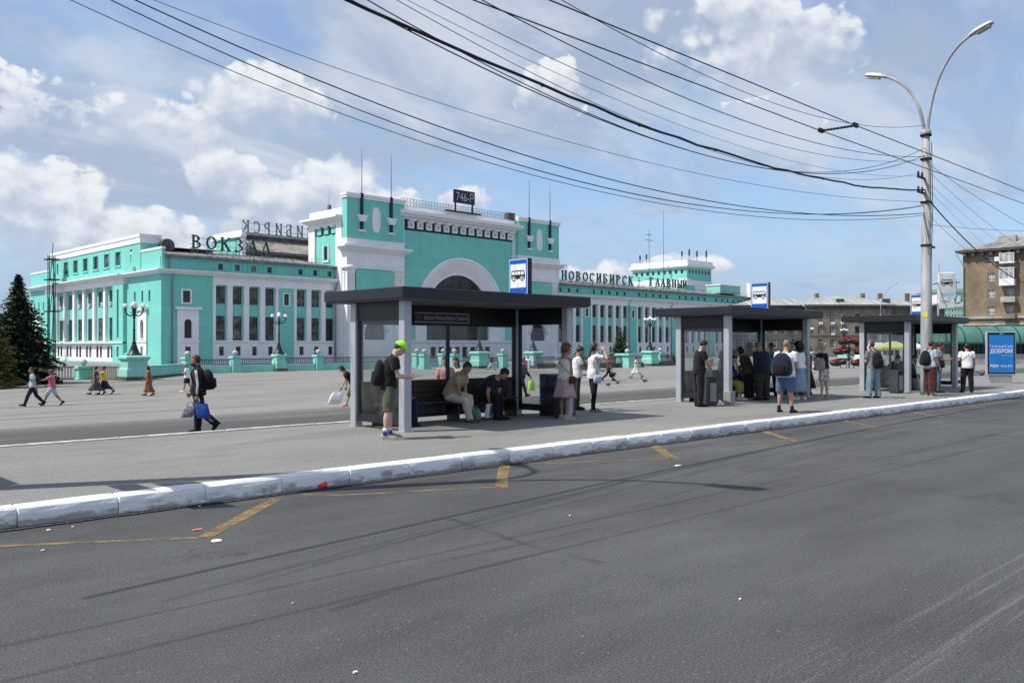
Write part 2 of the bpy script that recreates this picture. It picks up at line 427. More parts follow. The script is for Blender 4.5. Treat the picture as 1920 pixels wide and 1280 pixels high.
# ================================================================ THE SETTING: ground
PZ = 0.22                                   # pavement height over the road
KERB_V, REAR_V = 9.9, 16.1
def gz(u, v):
    """height of the square behind the pavement (falls away from the street)"""
    k = min(1, max(0, (v - 17)/25)); uu = min(50, max(-20, u)) - 28
    return interp(v, [16, 17, 50, 4000], [-.1, -.1, -.9, -.9]) + 0.009*uu*k
def plaza_at(px, py):
    lo, hi = 18.0, 900.0
    k = (px - 960)/F
    for _ in range(60):
        Y = (lo + hi)/2; u, v = W(k*Y, Y)
        if CAMZ + (HY - py)*Y/F > gz(u, v): lo = Y
        else: hi = Y
    u, v = W(k*Y, Y); return (u, v, gz(u, v))

def ground_mat(name, c_lo, c_hi, rough, streaks=None, grain=60.0, patch=None):
    m, t, b, out = newmat(name)
    co = objco(t); x, y, z = t.sep(co)
    big = t.noise(co, 0.16, 5, 0.6)
    midn = t.noise(t.vmath('MULTIPLY', co, (0.35, 1.3, 1)), 1.1, 5, 0.62)
    fine = t.noise(co, grain, 3, 0.7)
    speck = t.noise(co, grain*0.42, 2, 0.5)
    g2_ = t.noise(co, grain*2.4, 2, 0.6)
    f = t.math('ADD', t.math('MULTIPLY', big, 0.20), t.math('ADD', t.math('MULTIPLY', midn, 0.16), t.math('ADD', t.math('MULTIPLY', fine, 0.44), t.math('MULTIPLY', g2_, 0.34))))
    c = t.mix(t.ss(f, 0.42, 0.75), c_lo, c_hi)
    c = t.mix(t.ss(speck, 0.64, 0.74, 0, .36), c, tuple(min(1, q*1.9) for q in c_hi))
    c = t.mix(t.ss(t.noise(co, grain*.3, 2, .5), 0.70, 0.76, 0, .55), c, tuple(q*.45 for q in c_lo))
    if streaks:
        for (v0, v1, col_, amt, sc2, *sl) in streaks:
            wob = t.math('ADD', y, t.math('MULTIPLY', t.math('SUBTRACT', t.noise(t.comb(t.math('MULTIPLY', x, .12), 0.0, 0.0), 1.0, 2), .5), .35))
            band = t.math('MULTIPLY', t.ss(wob, v0, v0 + (v1-v0)*.35), t.ss(wob, v1 - (v1-v0)*.35, v1, 1.0, 0.0))
            sn = t.noise(t.comb(t.math('MULTIPLY', x, .25), t.math('MULTIPLY', y, sc2), 0.0), 1.0, 6, .7)
            g2 = t.ss(t.math('ADD', t.math('MULTIPLY', sn, .7), t.math('MULTIPLY', fine, .3)), *(sl or (.42, .66)))
            c = t.mix(t.math('MULTIPLY', t.math('MULTIPLY', band, g2), amt), c, col_)
    if patch:                                 # pale worn and damp-stained patches
        pn = t.noise(t.vmath('MULTIPLY', co, patch[1]), 1.0, 5, .6, 2, .4)
        c = t.mix(t.ss(pn, .52, .66, 0, patch[2]), c, patch[0])
    # cracks
    vo = t.add('ShaderNodeTexVoronoi', feature='DISTANCE_TO_EDGE')
    t.l.new(t.vmath('ADD', t.vmath('MULTIPLY', co, (.22, .4, 1)), t.vmath('SCALE', t.comb(t.noise(co, .9, 4), t.noise(co, .8, 4), 0.0), None, .9)), vo.inputs['Vector'])
    vo.inputs['Scale'].default_value = 1.0
    crk = t.math('MULTIPLY', t.ss(vo.outputs['Distance'], 0.0, .006, 1, 0), t.ss(t.noise(co, .3, 3), .5, .62))
    c = t.mix(t.math('MULTIPLY', crk, .5), c, tuple(q*.4 for q in c_lo))
    t.put(b.inputs['Base Color'], c)
    b.inputs['Roughness'].default_value = rough; b.inputs['Specular IOR Level'].default_value = 0.25
    bump(t, b, t.math('ADD', fine, t.math('MULTIPLY', t.noise(co, grain*2.5, 2), .6)), 0.009, 0.9)
    return m
ground_mat('asphalt_road', (0.032, 0.0335, 0.034), (0.142, 0.146, 0.146), 0.85,
           streaks=[(1.5, 2.7, (.25, .25, .24), .5, 14.0, .48, .68), (-4.5, 1.9, (.185, .187, .182), .6, 1.2, .2, .6), (-2.5, .6, (.24, .24, .235), .4, 9.0, .48, .7), (8.6, 10.0, (.045, .044, .043), .6, 3.0), (4.2, 7.2, (.072, .073, .076), .35, 2.0)])
ground_mat('asphalt_pavement', (0.150, 0.148, 0.141), (0.300, 0.296, 0.280), 0.9, grain=45, patch=((.15, .147, .14), (.35, .9, 1), .5))
ground_mat('asphalt_square', (0.155, 0.152, 0.142), (0.295, 0.290, 0.272), 0.92, grain=30,
           streaks=[(13.0, 29.5, (.072, .072, .071), .95, .3, .1, .42), (26.8, 28.6, (.36, .355, .34), .7, 2.2), (31, 33, (.36, .355, .34), .35, 1.6)], patch=((.13, .127, .12), (.06, .42, 1), .85))
def kerbmat():
    m, t, b, out = newmat('kerb_paint')
    co = objco(t); x, y, z = t.sep(co); oi = t.add('ShaderNodeObjectInfo')
    co2 = t.vmath('ADD', co, t.comb(t.math('MULTIPLY', oi.outputs['Random'], 53.0), 0.0, 0.0))
    n = t.noise(t.vmath('MULTIPLY', co2, (1.2, 3, 3.5)), 2.2, 6, .68, 2.1, .3)
    low = t.ss(z, 0.0, 0.17, .26, .0)
    wear = t.ss(t.math('ADD', n, low), .60, .74)
    soot = t.ss(t.math('ADD', t.noise(t.vmath('MULTIPLY', co2, (.8, 2, 2)), 1.7, 5, .6), t.math('MULTIPLY', t.math('SUBTRACT', oi.outputs['Random'], .5), .2)), .55, .68, 0, .7)
    c = t.mix(wear, (0.78, 0.79, 0.80), (0.36, 0.355, 0.35))
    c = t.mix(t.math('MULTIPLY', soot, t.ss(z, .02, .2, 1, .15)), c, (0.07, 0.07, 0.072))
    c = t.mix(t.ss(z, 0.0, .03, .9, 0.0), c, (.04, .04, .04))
    t.put(b.inputs['Base Color'], c); b.inputs['Roughness'].default_value = .75
    bump(t, b, t.noise(co2, 26, 5, .65), 0.012, .7)
kerbmat()

# road: one sheet from far behind the camera up to the kerb
def sheet(name, u0, u1, v0, v1, zf, m, nu=1, nv=1, us=None, vs=None):
    us = us or [lerp(u0, u1, i/nu) for i in range(nu+1)]; vs = vs or [lerp(v0, v1, i/nv) for i in range(nv+1)]
    b = M(); b.add([(u, v, zf(u, v)) for v in vs for u in us],
                   [(j*len(us)+i, j*len(us)+i+1, (j+1)*len(us)+i+1, (j+1)*len(us)+i) for j in range(len(vs)-1) for i in range(len(us)-1)])
    return tag(b.build(name, m), kind='structure')
sheet('road', -1500, 2500, -1500, KERB_V + .1, lambda u, v: 0.0, 'asphalt_road')
tag(M().box(-160, KERB_V + .2, -.6, 260, REAR_V - .1, PZ).build('pavement', 'asphalt_pavement'), kind='structure')
us = [-1500, -300, -60] + [-20 + 2.5*i for i in range(29)] + [60, 90, 140, 260, 600, 2500]
vs = [REAR_V, 17, 18.5, 20, 24, 30, 36, 42, 46, 50, 56, 64, 72, 90, 130, 200, 400, 900, 2500]
sheet('square', 0, 0, 0, 0, gz, 'asphalt_square', us=us, vs=vs)

# kerb: a row of painted concrete stones, about a metre each
kerb = tag(thing('kerb', None, None, (0, KERB_V, 0)), kind='structure')
kms = []
for k in range(6):
    b = M(); L = .994; rr = random.Random(k)
    prof = [(0, -.05), (0, .06), (.004, .15), (.018, .195), (.045, .216), (.10, .2235), (.195, .2245), (.195, -.05)]
    xs = [0, .012, .2, .42, .65, .85, L-.012, L]
    rings = []
    for i, x in enumerate(xs):
        e = .012 if i in (0, len(xs)-1) else 0.0
        rings.append([(x, y + .6*e*(1 if y < .1 else -1) + rr.uniform(-.004, .004), z - (e if z > .1 else 0) + rr.uniform(-.003, .003)*(z > .1)) for y, z in prof])
    b.loft(rings)
    me = b.mesh('kerb_stone', 'kerb_paint'); kms.append(me)
for i in range(-8, 82):
    o = obj('kerb_stone', kms[(i*5 + i//3) % 6], kerb, (i*1.0 + .69, R.uniform(-.008, .008), R.uniform(-.006, .004))); o.rotation_euler = (R.uniform(-.012, .012), 0, R.uniform(-.004, .004))
tag(M().box(82.6, KERB_V, -.05, 260, KERB_V + .195, .222).box(-160, KERB_V, -.05, -7.4, KERB_V + .195, .222).build('kerb_run', 'kerb_paint', kerb, (0, -KERB_V, 0)), kind='stuff')
# joint bedding behind the stones
tag(M().box(-160, KERB_V + .15, -.1, 260, KERB_V + .21, .205).build('kerb_bedding', 'asphalt_pavement'), kind='structure')
# rear edging of the pavement, whitewashed
edg = tag(thing('pavement_edging', None, None, (0, REAR_V - .1, 0)), kind='structure')
mat('edging_white', (.66, .66, .65), .8, .25, 3.0, c2=(.42, .41, .40))
em = M().bbox(.004, 0, -.4, 1.994, .1, PZ + .018, .012).mesh('edging_stone', ['edging_white'])
for i in range(-6, 34): obj('edging_stone', em, edg, (i*2.0, 0, R.uniform(-.006, .004)))
tag(M().box(68, 0, -.4, 260, .1, PZ + .012).build('edging_run', 'edging_white', edg), kind='stuff')

# yellow zig-zag of the bus stop on the road, 4 mm above it
mk = M()
def stripe(p, q, w):
    a, b_ = Vector((*p, .004)), Vector((*q, .004)); d = (b_ - a).normalized(); s = Vector((-d.y, d.x, 0))*w/2
    n = max(2, int((b_ - a).length/.5)); prev = None
    for i in range(n+1):
        c = a.lerp(b_, i/n); j = Vector((R.uniform(-.012, .012), R.uniform(-.012, .012), 0))
        L_, R_ = c + s*R.uniform(.85, 1.1) + j, c - s*R.uniform(.85, 1.1) + j
        if prev: mk.add([prev[0], L_, R_, prev[1]], [(3, 2, 1, 0)])
        prev = (L_, R_)
def g0(px, py): return at(px, py, 0)
for seg, w in [([(-160, 1030), (0, 1023), (384, 1007)], .085), ([(384, 1007), (520, 934)], .16), ([(568, 927), (640, 928), (938, 912)], .07), ([(940, 914), (946, 872)], .17),
               ([(976, 866), (1020, 869), (1262, 859)], .06), ([(1264, 860), (1222, 832)], .20), ([(1250, 830), (1330, 832), (1488, 826)], .05), ([(1488, 827), (1432, 808)], .17),
               ([(1450, 806), (1646, 802)], .04), ([(1646, 802), (1582, 788)], .14), ([(1766, 782), (1700, 770)], .12), ([(1856, 766), (1786, 757)], .12)]:
    for a, b_ in zip(seg, seg[1:]): stripe(g0(*a), g0(*b_), w)
def wornpaint():
    m, t, b, out = newmat('worn_yellow')
    co = objco(t); n = t.math('ADD', t.math('MULTIPLY', t.noise(co, 3.0, 6, .7), .6), t.math('MULTIPLY', t.noise(co, 40, 3, .7), .4))
    t.put(b.inputs['Base Color'], t.mix(t.ss(n, .40, .60), (.30, .19, .06), (.17, .13, .075))); b.inputs['Roughness'].default_value = .85
    tr = t.add('ShaderNodeBsdfTransparent'); mx = t.add('ShaderNodeMixShader')
    t.l.new(t.ss(n, .44, .64, 0.12, .95), mx.inputs[0]); t.l.new(b.outputs[0], mx.inputs[1]); t.l.new(tr.outputs[0], mx.inputs[2])
    t.l.new(mx.outputs[0], out.inputs[0])
wornpaint()
tag(mk.build('road_marking', 'worn_yellow'), kind='structure')
# dark strips painting the overhead wires' shadows on the road
tl = M(); mk = tl
def wire_shadow_mat():
    m, t, b, out = newmat('wire_shadow')
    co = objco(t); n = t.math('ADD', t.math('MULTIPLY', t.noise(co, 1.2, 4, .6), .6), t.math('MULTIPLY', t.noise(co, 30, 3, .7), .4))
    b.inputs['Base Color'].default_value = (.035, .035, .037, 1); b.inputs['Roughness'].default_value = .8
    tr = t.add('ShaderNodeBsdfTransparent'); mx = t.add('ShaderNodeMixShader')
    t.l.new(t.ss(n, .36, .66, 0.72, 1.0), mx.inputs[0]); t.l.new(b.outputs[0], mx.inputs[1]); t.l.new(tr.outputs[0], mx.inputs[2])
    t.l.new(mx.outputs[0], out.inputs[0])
wire_shadow_mat()
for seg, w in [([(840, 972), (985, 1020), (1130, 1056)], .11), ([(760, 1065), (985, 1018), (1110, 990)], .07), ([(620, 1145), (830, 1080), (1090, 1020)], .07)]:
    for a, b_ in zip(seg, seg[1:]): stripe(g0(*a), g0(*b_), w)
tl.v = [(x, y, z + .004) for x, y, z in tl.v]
tag(tl.build('wire_shadow_mark', 'wire_shadow'), kind='structure')

# grit gathered along the foot of the kerb; painted shade line at rear edging
def grit_shade_mat():
    m, t, b, out = newmat('gutter_grit_edge_shade')
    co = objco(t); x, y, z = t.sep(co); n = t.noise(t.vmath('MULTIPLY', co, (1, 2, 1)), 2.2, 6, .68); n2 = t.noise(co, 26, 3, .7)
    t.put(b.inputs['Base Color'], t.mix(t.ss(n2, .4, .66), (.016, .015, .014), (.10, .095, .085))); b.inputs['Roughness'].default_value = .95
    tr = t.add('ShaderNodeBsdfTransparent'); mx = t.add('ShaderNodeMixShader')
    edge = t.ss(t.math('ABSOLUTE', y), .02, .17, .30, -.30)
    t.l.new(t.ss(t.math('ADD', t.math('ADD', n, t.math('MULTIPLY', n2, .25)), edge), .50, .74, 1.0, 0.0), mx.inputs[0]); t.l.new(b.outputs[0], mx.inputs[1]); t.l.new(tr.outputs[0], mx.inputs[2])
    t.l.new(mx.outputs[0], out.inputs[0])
grit_shade_mat()
b = M(); b.add([(-8, -.2, 0), (82, -.2, 0), (82, .02, 0), (-8, .02, 0)], [(0, 1, 2, 3)]); tag(b.build('gutter_grit_edge_shade', 'gutter_grit_edge_shade', None, (0, KERB_V, .013)), kind='stuff')
b = M(); b.add([(-12, -.14, 0), (70, -.14, 0), (70, .02, 0), (-12, .02, 0)], [(0, 1, 2, 3)]); tag(b.build('edging_shade', 'gutter_grit_edge_shade', None, (0, REAR_V - .1, PZ + .004)), kind='stuff')  # dark sheet painting the shade line below the edging
# ================================================================ RAILWAY STATION
BX, BY = 50.36, 120.14
SO = thing('station_building', 'long turquoise and white railway station with a great arched portal', 'station', (BX, BY, 0))
TQ, WH = 'turquoise', 'white_plaster'
def wallgrid(b, x0, x1, z0, z1, holes=(), y=0.0, dep=.2, mi=0, T=None):
    xs = sorted({x0, x1, *[h[0] for h in holes], *[h[1] for h in holes]}); zs = sorted({z0, z1, *[h[2] for h in holes], *[h[3] for h in holes]})
    for xa, xb in zip(xs, xs[1:]):
        for za, zb in zip(zs, zs[1:]):
            xm, zm = (xa+xb)/2, (za+zb)/2
            if any(h[0] < xm < h[1] and h[2] < zm < h[3] for h in holes): continue
            b.add([(xa, y, za), (xb, y, za), (xb, y, zb), (xa, y, zb)], [(0, 1, 2, 3)], mi, T)
    for xa, xb, za, zb in holes:
        y2 = y + dep
        b.add([(xa, y, za), (xb, y, za), (xb, y, zb), (xa, y, zb), (xa, y2, za), (xb, y2, za), (xb, y2, zb), (xa, y2, zb)],
              [(0, 4, 5, 1), (1, 5, 6, 2), (2, 6, 7, 3), (3, 7, 4, 0)], mi, T)
WM = {}
def window_mesh(w, h, nx, nz, fm='frame_brown', arch=False, pm='pane_dark'):
    k = (round(w, 2), round(h, 2), nx, nz, fm, arch, pm)
    if k in WM: return WM[k]
    b = M(); t = min(.07, w*.07) if w < 3 else .12; d = .06
    b.box(-w/2, 0, 0, -w/2+t, d, h); b.box(w/2-t, 0, 0, w/2, d, h); b.box(-w/2+t, 0, 0, w/2-t, d, t); b.box(-w/2+t, 0, h-t, w/2-t, d, h)
    for i in range(1, nx): x = -w/2 + w*i/nx; b.box(x-t*.45, .006, t, x+t*.45, d-.006, h-t)
    for j in range(1, nz): z = h*j/nz; b.box(-w/2+t, .012, z-t*.4, w/2-t, d-.012, z+t*.4)
    p = M(); p.box(-w/2+.01, .022, .01, w/2-.01, .036, h-.01)
    WM[k] = (b.mesh('window', fm), p.mesh('pane', pm)); return WM[k]
def put_window(parent, x, y, z, w, h, nx=2, nz=3, rot=0.0, fm='frame_brown', pm='pane_dark', name='window'):
    f, p = window_mesh(w, h, nx, nz, fm, False, pm)
    o = obj(name, f, parent, (x, y, z), rot); obj('pane', p, o); return o
def PT(T, x, y, z): return tuple(T @ Vector((x, y, z)))
I4 = Matrix.Identity(4)

pil_mesh = {}
def pilaster(x, w, z0, z1, dep, parent, T=I4, rot=0.0):
    k = (w, z0, z1, dep)
    if k not in pil_mesh:
        b = M(); b.box(-w/2, 0, z0, w/2, dep, z1 - .22); b.box(-w/2-.06, -.06, z1-.219, w/2+.06, dep, z1)
        pil_mesh[k] = b.mesh('pilaster', WH)
    obj('pilaster', pil_mesh[k], parent, PT(T, x, .004, 0), rot)

def facade(x0, groups, T=I4, rot=0.0, top=True):
    """one stretch of wing front: groups of window bays between pilasters and plain turquoise bays; returns the end x"""
    tq, wh, bs = M(), M(), M(); x = x0
    for kind, n in groups:
        if kind == 'win':
            P = 2.61; x1 = x + n*P
            cs = [x + P*(i+.5) for i in range(n)]
            wallgrid(bs, x, x1, -1.3, 2.45, [(c-.38, c+.38, .5, 1.8) for c in cs], 0, .3)
            wallgrid(wh, x, x1, 10.7, 11.9, (), 0)
            bs.box(x, -.12, 2.45, x1, .45, 2.66)
            wallgrid(tq, x, x1, 2.66, 10.7, [(c-.72, c+.72, 2.75, 6.25) for c in cs] + [(c-.72, c+.72, 8.0, 10.5) for c in cs], .45, .16)
            tq.add([(x, 0, 10.7), (x1, 0, 10.7), (x1, .45, 10.7), (x, .45, 10.7)], [(0, 1, 2, 3)])
            for c in cs:
                put_window(SO, *PT(T, c, .56, 2.75), 1.44, 3.5, 2, 4, rot); put_window(SO, *PT(T, c, .56, 8.0), 1.44, 2.5, 2, 3, rot)
                put_window(SO, *PT(T, c, .24, .5), .76, 1.3, 1, 2, rot)
            for i in range(1, n): pilaster(x + P*i, .82, 2.66, 10.7, .444, SO, T, rot)
            pilaster(x + .22, .44, 2.66, 10.7, .444, SO, T, rot); pilaster(x1 - .22, .44, 2.66, 10.7, .444, SO, T, rot)
        elif kind == 'bay':
            x1 = x + n; c = (x + x1)/2
            wallgrid(tq, x, x1, -1.3, 10.7, [(c-.42, c+.42, 8.1, 9.8)], 0, .3)
            wallgrid(wh, x, x1, 10.7, 11.9)
            put_window(SO, *PT(T, c, .22, 8.1), .84, 1.7, 1, 2, rot)
            ws_ = M(); ws_.box(c-.62, -.07, 7.92, c-.43, .02, 9.98); ws_.box(c+.43, -.07, 7.92, c+.62, .02, 9.98)
            ws_.box(c-.43, -.07, 9.81, c+.43, .02, 9.98); ws_.box(c-.43, -.07, 7.92, c+.43, .02, 8.09); ws_.build('window_surround', WH, SO)
        x = x1
    tq.build('wall', TQ, SO); wh.build('frieze', WH, SO); tag(bs.build('base_wall', WH, SO), kind='stuff')
    # attic with its little windows
    at_, tr = M(), M(); hs = []
    xx = x0
    for kind, n in groups:
        if kind == 'win': hs += [(xx + 2.61*(i+.5) - .38, xx + 2.61*(i+.5) + .38, 12.92, 13.78) for i in range(n)]; xx += 2.61*n
        else: xx += n
    wallgrid(at_, x0, x, 12.5, 14.25, hs, .35, .25)
    for h in hs:
        put_window(SO, *PT(T, (h[0]+h[1])/2, .52, h[2]), .76, .86, 1, 2, rot)
        for q in (h[0]-.62, h[1]+.42): tr.box(q, .27, 12.62, q+.2, .36, 14.1)
    at_.build('attic_wall', TQ, SO); tag(tr.build('attic_trim', TQ, SO), kind='stuff')
    return x

def cornice(x0, x1, y, z0, z1, proj, parent, name='cornice', T=None, ends=(0, 0), m=WH):
    b = M(); h = z1 - z0
    st = [(0.0, .35, .35), (.35, .72, .72), (.72, 1.0, 1.0)]
    for a, c, p in st: b.box(x0 - ends[0]*proj*p, y - proj*p, z0 + h*a, x1 + ends[1]*proj*p, y + .3, z0 + h*c - .003, 0, T)
    return b.build(name, m, parent)

# ---- left wing, front
tqb = M(); whb = M()
wallgrid(tqb, 0, 7.5, -1.3, 11.9, [(3.05, 4.1, 8.0, 9.65), (2.2, 5.3, -1.3, 7.2)], 0, .3)
fr = M()
for a in ((2.8, -.08, 7.8, 3.05, .05, 9.9), (4.1, -.08, 7.8, 4.35, .05, 9.9), (3.05, -.08, 9.65, 4.1, .05, 9.9), (3.05, -.08, 7.8, 4.1, .05, 8.0)): fr.box(*a)
fr.build('window_surround', WH, SO)
put_window(SO, 3.575, .2, 8.0, 1.05, 1.65, 1, 2)
tqb.build('wall', TQ, SO)
def arch_face(b, x0, x1, z0, z1, cx, hw, zb, zs, y, dep, mi=0, T=None, seg=14):
    """wall rectangle with a round-headed opening: half width hw, from zb, springing at zs"""
    wallgrid(b, x0, cx-hw, z0, z1, (), y, 0, mi, T); wallgrid(b, cx+hw, x1, z0, z1, (), y, 0, mi, T)
    if zb > z0: wallgrid(b, cx-hw, cx+hw, z0, zb, (), y, 0, mi, T)
    pts = [(cx + hw*math.cos(math.pi*(1 - i/seg)), zs + hw*math.sin(math.pi*(1 - i/seg))) for i in range(seg+1)]
    for (xa, za), (xb, zb_) in zip(pts, pts[1:]):
        b.add([(xa, y, za), (xb, y, zb_), (xb, y, z1), (xa, y, z1)], [(0, 1, 2, 3)], mi, T)
        b.add([(xa, y, za), (xb, y, zb_), (xb, y+dep, zb_), (xa, y+dep, za)], [(0, 3, 2, 1)], mi, T)
    for s, q in ((cx-hw, 0), (cx+hw, 1)): b.add([(s, y, zb), (s, y+dep, zb), (s, y+dep, zs), (s, y, zs)], [(0, 1, 2, 3)], mi, T)
    b.add([(cx-hw, y, zb), (cx+hw, y, zb), (cx+hw, y+dep, zb), (cx-hw, y+dep, zb)], [(0, 1, 2, 3)], mi, T)
AWM = {}
def arch_window(parent, loc, hw, h, rot=0.0, seg=12, nx=3, nz=4):
    """round-headed glazed window, h = springing height"""
    k = (hw, h, nx, nz)
    if k not in AWM:
        p = M(); out = [(-hw, 0), (hw, 0)] + [(hw*math.cos(math.pi*i/seg), h + hw*math.sin(math.pi*i/seg)) for i in range(seg+1)]
        p.loft([[(x, .03, z) for x, z in out], [(x, .05, z) for x, z in out]])
        b = M(); t = min(.12, hw*.09)
        pth = [(-hw+t/2, 0, 0), (-hw+t/2, 0, h)] + [((hw-t/2)*math.cos(math.pi*(1-i/seg)), 0, h + (hw-t/2)*math.sin(math.pi*(1-i/seg))) for i in range(1, seg)] + [(hw-t/2, 0, h), (hw-t/2, 0, 0)]
        for a, c in zip(pth, pth[1:]):
            a, c = Vector(a), Vector(c); d = (c-a).normalized(); s = Vector((-d.z, 0, d.x))*t/2
            b.loft([[a+s+Vector((0, -.03, 0)), a-s+Vector((0, -.03, 0)), a-s+Vector((0, .06, 0)), a+s+Vector((0, .06, 0))], [c+s+Vector((0, -.03, 0)), c-s+Vector((0, -.03, 0)), c-s+Vector((0, .06, 0)), c+s+Vector((0, .06, 0))]])
        for i in range(1, nx):
            x = -hw + 2*hw*i/nx; zt = h + math.sqrt(max(0, hw*hw - x*x)) - t*.7; b.box(x-t*.4, -.012, 0, x+t*.4, .045, zt)
        for j in range(1, nz+1): z = h*j/nz; b.box(-hw+t, -.018, z-t*.4, hw-t, .04, z+t*.4)
        AWM[k] = (b.mesh('arched_window', 'frame_brown'), p.mesh('pane', 'pane_arch'))
    o = obj('arched_window', AWM[k][0], parent, loc, rot); obj('pane', AWM[k][1], o); return o
def arch_surround(T, rot, loc_x, cb):
    b = M(); x0, x1 = loc_x-1.55, loc_x+1.55
    arch_face(b, x0, x1, 2.4, 7.0, loc_x, .56, 3.0, 5.1, -.22, .5, 0, T)
    wallgrid(b, x0, x1, -1.3, 2.4, [(loc_x-.42, loc_x+.42, .2, 1.8)], -.22, .4, 0, T)
    for s in (x0, x1): b.add([(s, -.22, -1.3), (s, .05, -1.3), (s, .05, 7.0), (s, -.22, 7.0)], [(0, 1, 2, 3)], 0, T)
    b.box(x0-.35, -.5, 7.003, x1+.35, .05, 7.35, 0, T); b.box(x0-.1, -.32, 2.42, x1+.1, -.222, 2.62, 0, T)
    b.box(loc_x-.72, -.3, 2.82, loc_x+.72, -.223, 2.99, 0, T)
    b.box(x0+.001, .0, -1.3, x1-.001, .3, 2.4, 0, T) if False else None
    b.build('window_surround', WH, SO)
    arch_window(SO, PT(T, loc_x, .16, 3.0), .56, 2.1, rot, 10, 2, 3); put_window(SO, *PT(T, loc_x, .1, .2), .84, 1.6, 1, 2, rot)
arch_surround(I4, 0, 3.75, 0)
xe = facade(7.5, [('win', 4), ('bay', 2.7), ('win', 3)])
tqb = M(); wallgrid(tqb, 0, 7.5, 12.5, 14.25, (), .35); tqb.build('attic_wall', TQ, SO)
cornice(0, 28.4, 0, 11.9, 12.5, .9, SO, ends=(1, 0))
def eave(x0, x1, y=0.0):
    b = M(); b.box(x0, y-.15, 14.253, x1, y+.6, 14.42); b.box(x0, y-.32, 14.424, x1, y+.6, 14.62); b.build('gutter', 'roof_metal', SO)
eave(.6, 28.35)
def roof(x0, x1, y0, z0, y1, z1, m='roof_metal', seam=1.2, name='roof'):
    b = M(); n = max(1, int((x1-x0)/seam)); dy, dz = y1-y0, z1-z0
    b.add([(x0, y0, z0), (x1, y0, z0), (x1, y1, z1), (x0, y1, z1)], [(0, 1, 2, 3)])
    for i in range(1, n):
        x = x0 + (x1-x0)*i/n
        b.loft([[(x-.03, y0, z0), (x+.03, y0, z0), (x+.03, y0, z0+.07), (x-.03, y0, z0+.07)], [(x-.03, y1, z1), (x+.03, y1, z1), (x+.03, y1, z1+.07), (x-.03, y1, z1+.07)]])
    return b.build(name, m, SO)
roof(.6, 28.3, .28, 14.63, 11.0, 16.4)
roof(.6, 28.3, 11.0, 16.4, 30, 15.4)
def railing(x0, x1, y, z, parent, step=4.0, h=1.0):
    b = M(); n = max(1, round((x1-x0)/step))
    for i in range(n+1): x = x0 + (x1-x0)*i/n; b.box(x-.03, y-.03, z-.1, x+.03, y+.03, z+h)
    for q in (h-.02, h*.5): b.box(x0, y-.015, z+q-.02, x1, y+.015, z+q+.02)
    b.build('roof_railing', 'black_iron', parent)
railing(1.0, 27.5, .7, 14.7, SO, 3.3, .95)
# downpipes
def downpipe(x, y, z0=-1.2, z1=11.9):
    b = M(); b.tube([(x, y-.16, z0), (x, y-.16, z1-.9), (x, y-.7, z1-.05)], .10, 8); b.build('downpipe', 'grey_pipe', SO)
downpipe(1.5, 0); downpipe(27.9, -.02)
b = M(); b.tube([(1.2, .1, 12.6), (1.2, .1, 14.2)], .1, 8); b.build('downpipe', 'grey_pipe', SO)

# ---- left wing, side face (runs away from the square)
L_ = 58.0
ST = Matrix(((0, 1, 0, 0), (-1, 0, 0, L_), (0, 0, 1, 0), (0, 0, 0, 1)))   # (a, d, z) -> (d, L-a, z)
SR = rad(-90)
def A(w): return L_ - w
tq, wh = M(), M()
def side_block(w0, w1, wins):
    a0, a1 = A(w1), A(w0)
    hs = [(A(w)-.3, A(w)+.3, 8.15, 9.75) for w in wins]; c = A((w0+w1)/2)
    wallgrid(tq, a0, a1, -1.3, 11.9, hs + [(c-1.5, c+1.5, -1.3, 6.9)], 0, .3, 0, ST)
    for w in wins: put_window(SO, *PT(ST, A(w), .2, 8.15), .6, 1.6, 1, 2, SR)
    arch_surround(ST, SR, c, 0)
side_block(0, 12.3, (4.0, 6.5, 9.2)); side_block(48.0, 58, (50.5, 53, 55.5))
for w0, w1 in ((12.3, 16.4), (43.9, 48.0)):
    c = A((w0+w1)/2)
    wallgrid(tq, A(w1), A(w0), -1.3, 11.0, [(c-.35, c+.35, 3.1, 10.3), (c-.35, c+.35, .3, 1.8)], -.5, .4, 0, ST)
    for q in (A(w1), A(w0)): tq.add([(q, -.5, -1.3), (q, .1, -1.3), (q, .1, 11), (q, -.5, 11)], [(0, 1, 2, 3)], 0, ST)
    put_window(SO, *PT(ST, c, -.2, 3.1), .7, 7.2, 1, 6, SR); put_window(SO, *PT(ST, c, -.2, .3), .7, 1.5, 1, 2, SR)
wh.box(A(48.0), -.503, 11.003, A(12.3), .3, 11.9, 0, ST)
hs = []; P = 27.5/6
for i in range(6):
    c = A(16.4 + P*(i+.5))
    hs += [(c-1.15, c+1.15, 2.75, 6.25), (c-1.15, c+1.15, 8.0, 10.4)]
    put_window(SO, *PT(ST, c, .42, 2.75), 2.3, 3.5, 3, 4, SR); put_window(SO, *PT(ST, c, .42, 8.0), 2.3, 2.4, 3, 3, SR)
    for q in (-.75, .75): put_window(SO, *PT(ST, c+q, .1, .1), .95, 1.8, 1, 2, SR)
    if i in (0, 1, 2, 3, 5):
        b = M(); b.bbox(-.4, -.32, 0, .4, .05, .55, .02); b.box(-.26, -.33, .1, .1, -.318, .45, 1)
        b.build('air_conditioner', ['frame_white', 'grey_pipe'], SO, PT(ST, c + R.choice((-.5, .6)), .40, R.choice((2.9, 8.1))), SR)
wallgrid(tq, A(43.9), A(16.4), 2.45, 11.0, hs, .3, .18, 0, ST)
wallgrid(wh, A(43.9), A(16.4), -.5, 2.45, [(A(16.4 + P*(i+.5))+q-.475, A(16.4 + P*(i+.5))+q+.475, .1, 1.9) for i in range(6) for q in (-.75, .75)], 0, .3, 0, ST)
